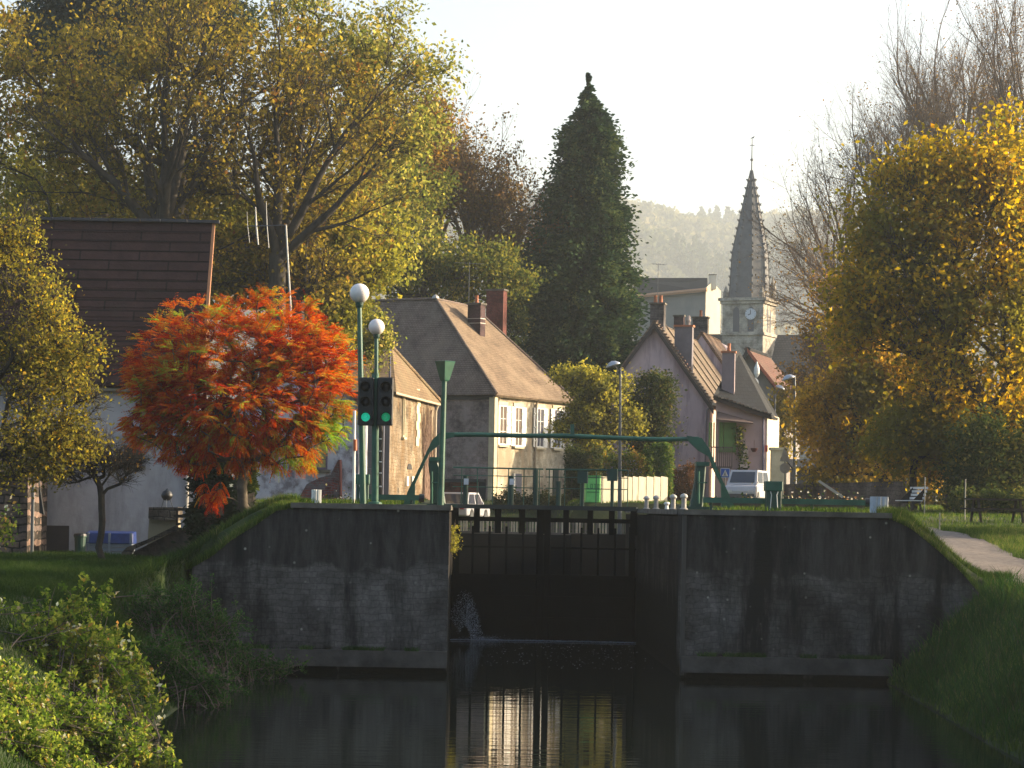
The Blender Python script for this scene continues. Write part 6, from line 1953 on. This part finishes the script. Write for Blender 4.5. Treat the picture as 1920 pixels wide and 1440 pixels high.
# near left tree
tree('field_maple', 'near tree with yellow green leaves covering the left edge of the picture', -60, 65,
     [(20, 520, 60, 110), (60, 620, 80, 100), (120, 720, 70, 90), (40, 760, 110, 120), (10, 860, 70, 60), (100, 840, 60, 60, 1.2), (20, 430, 50, 50, .8), (-90, 560, 100, 160), (150, 790, 45, 60)],
     300, 24000, .105, NEARL, BARK, .22, (-50, 800), 35, .010, 6, .55, .20, shell=.2, seg=.6)
# small pruned tree
tree('pollard_tree', 'small pruned tree with a straight dark trunk before the white house', 190, 66,
     [(200, 880, 75, 32), (180, 850, 50, 28), (240, 860, 40, 25), (140, 890, 40, 20)], 105, 260, .07, OCHRE, surf('dark_bark', [(.3, (.02, .018, .015)), (.7, (.05, .045, .035))], 5, .95), 0.095, (191, 930), 36, .009, 8, .5, .12, shell=.2, seg=.35, twr=.0055, base_z=1.98)

# dark conical evergreen + lighter cypress behind the sumac
conifer('cypress_tree', 'dark dense evergreen hedge cone behind the trunk of the red tree', 395, 67,
        [(800, 372, 430), (830, 364, 440), (900, 360, 440), (980, 357, 442), (1060, 357, 446)], 150, 26000, 37, .16, leafmat('cypress_dark', [(0, (.010, .020, .010)), (1, (.028, .045, .02))], .1))
conifer('cypress_tree', 'narrow lighter green cypress directly behind the red tree trunk', 458, 69,
        [(790, 446, 468), (840, 440, 474), (900, 438, 478), (960, 438, 480), (1010, 438, 480)], 90, 9000, 38, .15, leafmat('cypress_lit', [(0, (.03, .055, .018)), (1, (.10, .12, .03))], .15))

# ---------------------------------------------------------------- sumac
def sumac():
    rng = np.random.default_rng(77)
    D = 59.5
    b0 = W(474, 975, D)
    b0.z = h1(b0.x, D)
    t = thing('sumac_tree', b0, 'round sumac tree blazing with red and orange leaves, green at its lower right', 'tree')
    s = F / D
    blobs = [(400, 680, 150, 120), (520, 650, 110, 95), (320, 720, 95, 90), (590, 700, 75, 85), (450, 760, 160, 80), (600, 780, 55, 60), (300, 790, 60, 60), (540, 830, 70, 50, .9), (350, 830, 80, 50, .8), (450, 820, 100, 60, .7)]
    T = sample_crown(blobs, D, 1150, rng, .2, .95)
    T = np.concatenate([T, np.array(W(404, 925, D - .4))[None] + rng.normal(0, .12, (9, 3))])
    fk = np.array(W(463, 948, D))
    A, par, tips = grow(np.array(b0) - [0, 0, .2], fk, T, rng, .45, .4, .05, .3)
    n = len(A); sub = np.zeros(n); sub[tips] += 1
    for i in range(n - 1, 0, -1): sub[par[i]] += sub[i]
    sub = np.maximum(sub, 1); p = math.log(sub.max()) / math.log(.13 / .007); R = .007 * sub ** (1 / p)
    i1 = np.arange(1, n); i0 = par[1:]
    V, Fc = tube_arrays(A[i0], A[i1], np.minimum(R[i0], R[i1] * 1.3), R[i1], 7)
    link('trunk', np_mesh('trunk', V, Fc), surf('sumac_bark', [(.3, (.05, .04, .03)), (.7, (.14, .115, .08))], 5, .9), t)
    # fronds
    P, X, RN = [], [], []
    tp = A[tips]
    verts, rn = [], []
    cen = np.array(W(440, 740, D))
    for q in tp:
        out_ = q - cen; out_ /= np.linalg.norm(out_) + 1e-9
        low = np.clip((W(440, 800, D).z - q[2]) / .8, 0, 1)
        tone_c = rng.normal(0, .17)
        px = VX + q[0] * s; py = HY - (q[2] - ZC) * s
        green = np.exp(-((px - 625) / 50) ** 2 - ((py - 800) / 50) ** 2) * .62 + np.exp(-((px - 535) / 40) ** 2 - ((py - 870) / 28) ** 2) * .6 + .30 * np.clip((650 - py) / 80, 0, 1) * rng.random()
        for k in range(rng.integers(9, 13)):
            az = rng.uniform(0, 2 * math.pi)
            d = np.array([math.cos(az), math.sin(az), rng.uniform(-.3, .8)]) * .8 + out_ * .9
            d /= np.linalg.norm(d)
            L = rng.uniform(.26, .44)
            g_ = rng.normal(0, .15) + tone_c
            dr = rng.uniform(.2, .9) + low * 1.1
            prev = q; pts = []
            for j in range(11):
                dd = d + np.array([0, 0, -dr]) * (j / 10) ** 1.2
                dd /= np.linalg.norm(dd); prev = prev + dd * L / 10; pts.append((prev, dd))
            for j, (c, dd) in enumerate(pts):
                side = np.cross(dd, [0, 0, 1.0]); side /= np.linalg.norm(side) + 1e-9
                ll = .088 * (1 - abs(j - 5) / 11) * rng.uniform(.8, 1.2)
                for sg_ in (-1, 1):
                    a = side * sg_ * .85 + dd * .45 + np.array([0, 0, -.55 * rng.uniform(.4, 1.3)]); a /= np.linalg.norm(a)
                    w_ = np.cross(a, dd + rng.normal(0, .3, 3)); w_ /= np.linalg.norm(w_) + 1e-9
                    verts += [c, c + a * ll * .5 + w_ * ll * .14, c + a * ll, c + a * ll * .5 - w_ * ll * .14]
                    rn.append(np.clip(.44 + g_ + green + rng.normal(0, .07), 0, 1))
    verts = np.array(verts); nf = len(rn)
    link('crown', np_mesh('crown', verts, np.arange(nf * 4).reshape(-1, 4), attr=np.array(rn)),
         leafmat('sumac_leaf', [(0, (.14, .010, .006)), (.22, (.34, .028, .009)), (.42, (.50, .090, .014)), (.58, (.46, .14, .02)), (.72, (.42, .22, .035)), (.84, (.34, .34, .05)), (1, (.20, .32, .045))], .45), t)


sumac()

# ---------------------------------------------------------------- foreground shrubs
def shrub(name, label, px, D, blobs, nst, nleaf, lsize, mat, seed, bz=None, cat='shrub', lsig=.035, curve=.3, bark=None, rad=.5, **kw):
    rng = np.random.default_rng(seed)
    b0 = W(px, 940, D); b0.z = h1(b0.x, D) if bz is None else bz
    t = thing(name, b0, label, cat, kw.get('group'))
    T = sample_crown(blobs, D, nst, rng, .3, .9)
    P0 = np.array(b0) + rng.normal(0, rad, (len(T), 3)) * [1, .8, 0]
    P0[:, 2] = hgt(P0[:, 0], P0[:, 1]) - .05
    C1 = P0 + (T - P0) * [.25, .25, .6] + rng.normal(0, .12, T.shape)
    segs = 7; us = np.linspace(0, 1, segs + 1)
    Q = np.stack([(1 - u) ** 2 * P0 + 2 * (1 - u) * u * C1 + u * u * T for u in us], 1)
    parts = []
    for k in range(segs):
        r0 = .012 * (1 - k / segs) + .003; r1 = .012 * (1 - (k + 1) / segs) + .003
        parts.append(tube_arrays(Q[:, k], Q[:, k + 1], np.full(len(T), r0), np.full(len(T), r1), 4))
    # side twigs
    src = Q[:, 3:].reshape(-1, 3); src = src[rng.choice(len(src), nst * 5)]
    dv = rng.normal(0, 1, src.shape) + [0, 0, .8]; dv /= np.linalg.norm(dv, axis=1)[:, None]
    E = src + dv * rng.uniform(.12, .38, (len(src), 1))
    parts.append(tube_arrays(src, E, np.full(len(src), .005), np.full(len(src), .002), 3))
    V, Fc = join(parts)
    link('stems', np_mesh('stems', V, Fc), bark or BARK_L, t)
    u = rng.random((nleaf, 1)); i = rng.integers(0, len(src), nleaf)
    P = src[i] + (E[i] - src[i]) * u + rng.normal(0, lsig, (nleaf, 3))
    tone = rng.normal(0, .17, len(src))
    v, f_, r_ = leaves(P, lsize, rng, .6, np.clip(.48 + tone[i] + rng.normal(0, .16, nleaf), 0, 1))
    link('leaves', np_mesh('leaves', v, f_, attr=r_), mat, t)
    return t


shrub('spindle_bush', 'sunlit yellow green bush in the bottom left corner', 120, 38.5,
      [(160, 1240, 120, 120), (80, 1320, 100, 100), (240, 1310, 75, 90), (270, 1390, 55, 60), (160, 1400, 150, 90), (150, 1130, 70, 60, .5), (30, 1250, 60, 60, .6)], 360, 30000, .085, SHRUB, 51, bz=None, rad=.75)
shrub('spindle_bush', 'nearer sunlit bush cut off by the bottom left edge', 40, 34,
      [(20, 1370, 120, 110), (120, 1410, 120, 90), (-40, 1280, 70, 90), (250, 1430, 70, 60), (200, 1380, 80, 70)], 300, 28000, .075, SHRUB, 53, bz=None, rad=.6)
tree('overhanging_branch', 'sprig of green leaves poking in at the left edge above the lawn', -90, 47,
     [(5, 985, 22, 30), (-30, 1000, 40, 50)], 26, 900, .085, SHRUB, BARK_L, .03, (-60, 1030), 52, .006, 5, .3, .08, cat='shrub', seg=.3, twr=.004)
shrub('spindle_bush', 'lowest sunlit bush in the very corner at the bottom left', 20, 31.5,
      [(20, 1450, 130, 60), (-40, 1380, 90, 80), (130, 1470, 100, 50), (60, 1400, 100, 50)], 260, 22000, .075, SHRUB, 54, bz=None, rad=.6)
for i, (px, D, bl, n1, n2, lab) in enumerate((
        (360, 49, [(370, 1160, 60, 70), (340, 1220, 50, 60), (420, 1200, 55, 60), (345, 1120, 35, 50, .8), (290, 1130, 60, 50), (240, 1160, 50, 50)], 260, 20000, 'dark green bush growing on the bank against the left wing wall'),
        (470, 51, [(450, 1250, 55, 40), (500, 1255, 60, 25), (540, 1250, 40, 14)], 110, 6500, 'low dark weeds trailing along the foot of the left wall'),
        (330, 44, [(350, 1290, 55, 50), (310, 1230, 50, 60), (410, 1290, 60, 30), (330, 1340, 40, 40)], 180, 13000, 'dark bush at the water edge right of the sunlit one'))):
    shrub('bank_shrub', lab, px, D, bl, n1, n2, .06, WEED, 60 + i, rad=.5, group='dark shrubs on the left bank')
# yellow plant on the corner of the wall by the left gate
t = thing('wall_plant', W(850, 1000, 60), 'yellow leaved plant sprouting from the lock wall beside the left gate', 'plant')
rw_ = np.random.default_rng(9)
P = np.stack([XL + .02 + np.abs(rw_.normal(0, .10, 420)), rw_.normal(60, .25, 420), np.concatenate([rw_.uniform(W(852, 1035, 60).z, W(852, 985, 60).z, 300), rw_.normal(W(852, 1022, 60).z, .12, 120)])], -1)
v, f_, r_ = leaves(P, .07, rw_, .6); link('leaves', np_mesh('leaves', v, f_, attr=r_), YELL, t)
m = MB()
for k in range(7): m.tube([(XL - .02, 60 + rw_.normal(0, .1), W(852, 1040, 60).z + .08 * k), (XL + .08, 60 + rw_.normal(0, .15), W(852, 1025, 60).z + .08 * k), (XL + .12, 60, W(852, 1010, 60).z + .08 * k)], [.01, .008, .004], 5)
m.build('stems', BARK_L, t)

# ---------------------------------------------------------------- grass
def blades(name, label, X, Y, h_, w_, mat, seed, lean=.35, Z=None):
    r = np.random.default_rng(seed)
    n = len(X); Z = (hgt(X, Y) if Z is None else Z) - .01
    B0 = np.stack([X, Y, Z], -1)
    az = r.uniform(0, 2 * np.pi, n); H = h_ * r.uniform(.35, 1.3, n)
    wv = np.stack([np.cos(az), np.sin(az), np.zeros(n)], -1) * (w_ * r.uniform(.6, 1.3, n))[:, None]
    ln = r.normal(0, lean, (n, 2)) * H[:, None]
    mid = B0 + np.stack([ln[:, 0] * .35, ln[:, 1] * .35, H * .6], -1)
    top = B0 + np.stack([ln[:, 0], ln[:, 1], H], -1)
    v = np.stack([B0 - wv, B0 + wv, mid + wv * .7, top, mid - wv * .7], 1)
    V = v.reshape(-1, 3); i = np.arange(n)[:, None] * 5
    Fq = np.concatenate([i + [0, 1, 2, 4]], 0)
    # quad + tri as quad with repeated tip avoided: two quads per blade
    Ft = i + np.array([4, 2, 3, 3])
    me = bpy.data.meshes.new(name)
    me.vertices.add(len(V)); me.vertices.foreach_set('co', V.astype(np.float32).ravel())
    loops = np.concatenate([Fq, i + np.array([4, 2, 3, -1])], 1)          # n x 8 with a dummy
    lv = np.delete(loops, 7, axis=1).ravel().astype(np.int32)
    me.loops.add(len(lv)); me.loops.foreach_set('vertex_index', lv)
    ls = (np.arange(n)[:, None] * 7 + np.array([0, 4])).ravel().astype(np.int32)
    me.polygons.add(2 * n); me.polygons.foreach_set('loop_start', ls); me.polygons.foreach_set('loop_total', np.tile([4, 3], n).astype(np.int32))
    patch = .5 + .22 * np.sin(X * 1.3 + 1.7 * np.sin(Y * .6)) + .15 * np.sin(X * 4.1 + Y * 2.3)
    a = me.attributes.new('rnd', 'FLOAT', 'FACE'); a.data.foreach_set('value', np.repeat(np.clip(patch * .7 + r.normal(.12, .18, n), 0, 1), 2).astype(np.float32))
    me.update(calc_edges=True)
    o = link(name, me, mat)
    return tag(o, label, 'grass', kind='stuff')


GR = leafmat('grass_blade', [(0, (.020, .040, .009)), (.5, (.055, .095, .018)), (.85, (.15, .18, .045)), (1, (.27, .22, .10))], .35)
rg = np.random.default_rng(90)


def not_path(X, Y):
    c = np.interp(Y, [p[0] for p in pc], [p[1] for p in pc]); w_ = np.interp(Y, [p[0] for p in pc], [p[2] for p in pc])
    return np.abs(X - c) > w_ * .5 - .04 + np.random.default_rng(1).normal(0, .06, len(X))


X = rg.uniform(8.2, 17, 170000); Y = rg.uniform(28, 74, 170000)
k = (hgt(X, Y) > .02) & not_path(X, Y) & ~((Y > 53) & (X < 9.8)) & (X / Y < .262) & ~((Y > 53.2) & (Y < 54.6) & (X < 11.6))
blades('bank_grass', 'rough grass on the right bank and beside the path', X[k], Y[k], .17, .007, GR, 91)
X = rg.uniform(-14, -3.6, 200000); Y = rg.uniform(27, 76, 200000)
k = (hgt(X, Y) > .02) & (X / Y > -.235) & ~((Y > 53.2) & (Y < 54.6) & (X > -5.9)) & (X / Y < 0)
blades('lawn_grass', 'shaded grass on the left bank and in the garden', X[k], Y[k], .13, .007, leafmat('dark_grass_blade', [(0, (.012, .030, .007)), (.6, (.030, .058, .012)), (1, (.07, .09, .025))], .25), 92)  # darker copy of the grass, shade of the lawn put into its colour
X = rg.uniform(-8, 26, 170000); Y = rg.uniform(54.8, 126, 170000)
k = ((X < XL - 1.25) | (X > XR + 1.25) | (Y > YE + 1.2)) & not_path(X, Y) & (X / Y < .24) & ((X > -4.2) | (Y > 80)) & ((X < 9.8) | (Y > 74))
blades('meadow_grass', 'sunlit grass around the lock and towards the houses', X[k], Y[k], .13, .010, GR, 93)
# tall tufts hanging over the right wall and thin weeds
X = np.concatenate([rg.uniform(9.5, 12.6, 16000), rg.uniform(-6.8, -3.7, 14000)]); Y = np.concatenate([rg.uniform(53.25, 55.2, 16000), rg.uniform(53.25, 55.1, 14000)])
ZT = np.where(X > 0, np.interp(X, [9.55, 10.0, 10.6, 11.1, 11.55, 11.8, 12.6], [3.62, 3.42, 2.95, 2.5, 2.0, 1.7, 1.5]), np.interp(X, [-6.8, -6.0, -5.95, -5.5, -5.1, -4.6, -4.1, -3.75], [2.1, 2.25, 2.28, 2.55, 2.9, 3.22, 3.58, 3.62]))
ZT = np.where(Y > 54.5, np.maximum(hgt(X, Y), ZT - .3), ZT)
blades('tall_tufts', 'taller grass tufts along the sloping shoulders of both wing walls', X, Y, .20, .007, GR, 94, Z=ZT)
X = np.concatenate([rg.uniform(-5.3, -.9, 2600), rg.uniform(5.3, 9.8, 2600)]); X = X[np.sin(X * 5.1) + np.sin(X * 2.3) > -.2]
Y = rg.uniform(53.12, 53.29, len(X))
blades('ledge_weeds', 'tufts of weeds growing on the ledge at the foot of the lock walls', X, Y, .10, .006, WEED, 96, .9, Z=np.full(len(X), .52))
X = rg.uniform(-10, -5.5, 60000); Y = rg.uniform(45, 55, 60000)
ZG = hgt(X, Y) + rg.uniform(-.12, .02, len(X))
blades('slope_grass', 'long dark grass covering the steep slope beside the left wing wall', X, Y, .24, .008, leafmat('slope_blade', [(0, (.012, .028, .007)), (.6, (.035, .065, .014)), (1, (.08, .10, .03))], .25), 97, .6, Z=ZG)
# tall weeds on the right bank
X = rg.uniform(8.7, 13, 9000); Y = rg.uniform(36, 53, 9000)
k = (hgt(X, Y) > .05) & not_path(X, Y)
XD = rg.uniform(8.9, 12.6, 900); YD = rg.uniform(36, 53, 900); kd = (hgt(XD, YD) > .1) & not_path(XD, YD)
blades('dry_stems', 'thin dry stems standing among the grass of the right bank', XD[kd], YD[kd], .5, .0045, leafmat('dry_stem', [(0, (.06, .05, .025)), (1, (.20, .16, .09))], .2), 98, .4)
blades('bank_weeds', 'tall dark weeds on the right bank near the water', X[k], Y[k], .42, .011, WEED, 95, .5)
# lit fallen leaves in the left lawn
X = rg.uniform(-13, -6.5, 500); Y = rg.uniform(40, 60, 500)
P = np.stack([X, Y, hgt(X, Y) + .06], -1)
tag(flecks('fallen_leaves', P, .07, leafmat('fallen', [(0, (.12, .06, .02)), (1, (.40, .22, .06))], .3), .7, 5, flatz=True), 'scattered fallen leaves on the left lawn', 'leaves', kind='stuff')
X = rg.uniform(13, 27, 5000); Y = rg.uniform(86, 104, 5000)
P = np.stack([X, Y, hgt(X, Y) + .05], -1)
tag(flecks('leaf_litter', P, .10, leafmat('litter', [(0, (.10, .045, .02)), (1, (.36, .16, .05))], .3), .7, 6, flatz=True), 'russet leaf litter under the right trees', 'leaves', kind='stuff')

# ---------------------------------------------------------------- hills
KH = 1.65
hx = np.arange(-640, 880, 12.0) * KH; hy = np.arange(560, 1840, 16.0) * KH
HX, HYY = np.meshgrid(hx, hy)


def hill(X, Y):
    X = np.asarray(X, float) / KH; Y = np.asarray(Y, float) / KH
    a = (ss(560, 1500, Y) * 180) * (1 - .0 * X)
    ridge = .955 - .02 * np.clip((X - 100) / 100, -1, 1.2) + .012 * np.sin(X * .03)
    z = 4 + a * ridge + 13 * np.sin(X * .022 + 1) * np.sin(Y * .011) * ss(1400, 1100, Y) + 6 * np.sin(X * .05 + Y * .03)
    z = z + 12 * np.exp(-((X - 60) / 45) ** 2 - ((Y - 1050) / 120) ** 2) - 8 * np.exp(-((X - 125) / 30) ** 2 - ((Y - 1150) / 200) ** 2)
    return 4 + (np.where(Y < 620, np.minimum(z, 4 + (Y - 560) * .5), z) - 4) * KH


HZ = hill(HX, HYY)
ih = np.arange(HX.size).reshape(HX.shape)
fch = np.stack([ih[:-1, :-1], ih[:-1, 1:], ih[1:, 1:], ih[1:, :-1]], -1).reshape(-1, 4)
tag(link('hills', np_mesh('hills', np.stack([HX, HYY, HZ], -1).reshape(-1, 3), fch), surf('hill_ground', [(.3, (.05, .06, .025)), (.7, (.12, .11, .05))], .03, .95)), kind='structure')
rf_ = np.random.default_rng(66)
nt_ = 5200
Yt = rf_.uniform(700, 1560, nt_); Xt = rf_.uniform(-.02, .25, nt_) * Yt
Yt = np.concatenate([Yt, rf_.uniform(800, 1540, 1500)]); Xt = np.concatenate([Xt, rf_.uniform(-.21, -.02, 1500) * Yt[-1500:]])
nt_ = len(Yt); Xt = Xt * KH; Yt = Yt * KH
Zt = hill(Xt, Yt)
kind_ = rf_.random(nt_)
patchy = np.sin(Xt * .03 + 1.3) + np.sin(Yt * .010 + Xt * .012)
conif = (patchy > .75) & (kind_ < .7)
per = 34
Rt = KH * np.where(conif, 3.0, 5.2) * rf_.uniform(.7, 1.25, nt_); Ht = KH * np.where(conif, 7, 4.8) * rf_.uniform(.7, 1.2, nt_)
vv = rf_.normal(size=(nt_, per, 3)); vv /= np.linalg.norm(vv, axis=-1, keepdims=True); vv *= rf_.uniform(.7, 1, (nt_, per, 1))
zz = vv[..., 2]
shr = np.where(conif[:, None], (1 - zz) * .5 + .08, 1)
P = np.stack([Xt[:, None] + vv[..., 0] * Rt[:, None] * shr, Yt[:, None] + vv[..., 1] * Rt[:, None] * shr, Zt[:, None] + Ht[:, None] * .8 + zz * Ht[:, None]], -1).reshape(-1, 3)
rn = np.clip(np.repeat(np.where(conif, .08, .35 + .4 * rf_.random(nt_) + .15 * np.sin(Xt * .03 + Yt * .01)), per) + rf_.normal(0, .06, nt_ * per), 0, 1)
v, f_, r_ = leaves(P, 5.2, rf_, .8, rn)
FORM = leafmat('forest_canopy', [(0, (.03, .045, .03)), (.2, (.05, .065, .035)), (.5, (.11, .115, .06)), (.8, (.20, .18, .09)), (1, (.27, .23, .12))], .3)
tag(link('hill_forest', np_mesh('hill_forest', v, f_, attr=r_), FORM), 'far wooded hillside in autumn colours fading into haze', 'forest', kind='stuff')

# ---------------------------------------------------------------- haze
hm_, nt, out = new_mat('haze_air')
pv = N(nt, 'ShaderNodeVolumePrincipled')
pv.inputs['Color'].default_value = (0.86, 0.95, 1.0, 1)
pv.inputs['Density'].default_value = 0.00027
pv.inputs['Anisotropy'].default_value = 0.35
nt.links.new(pv.outputs[0], out.inputs['Volume'])
m = MB(); m.box((200, 1525, 200), (2640, 3250, 412))
hz_ = m.build('haze', hm_)
tag(hz_, kind='stuff')
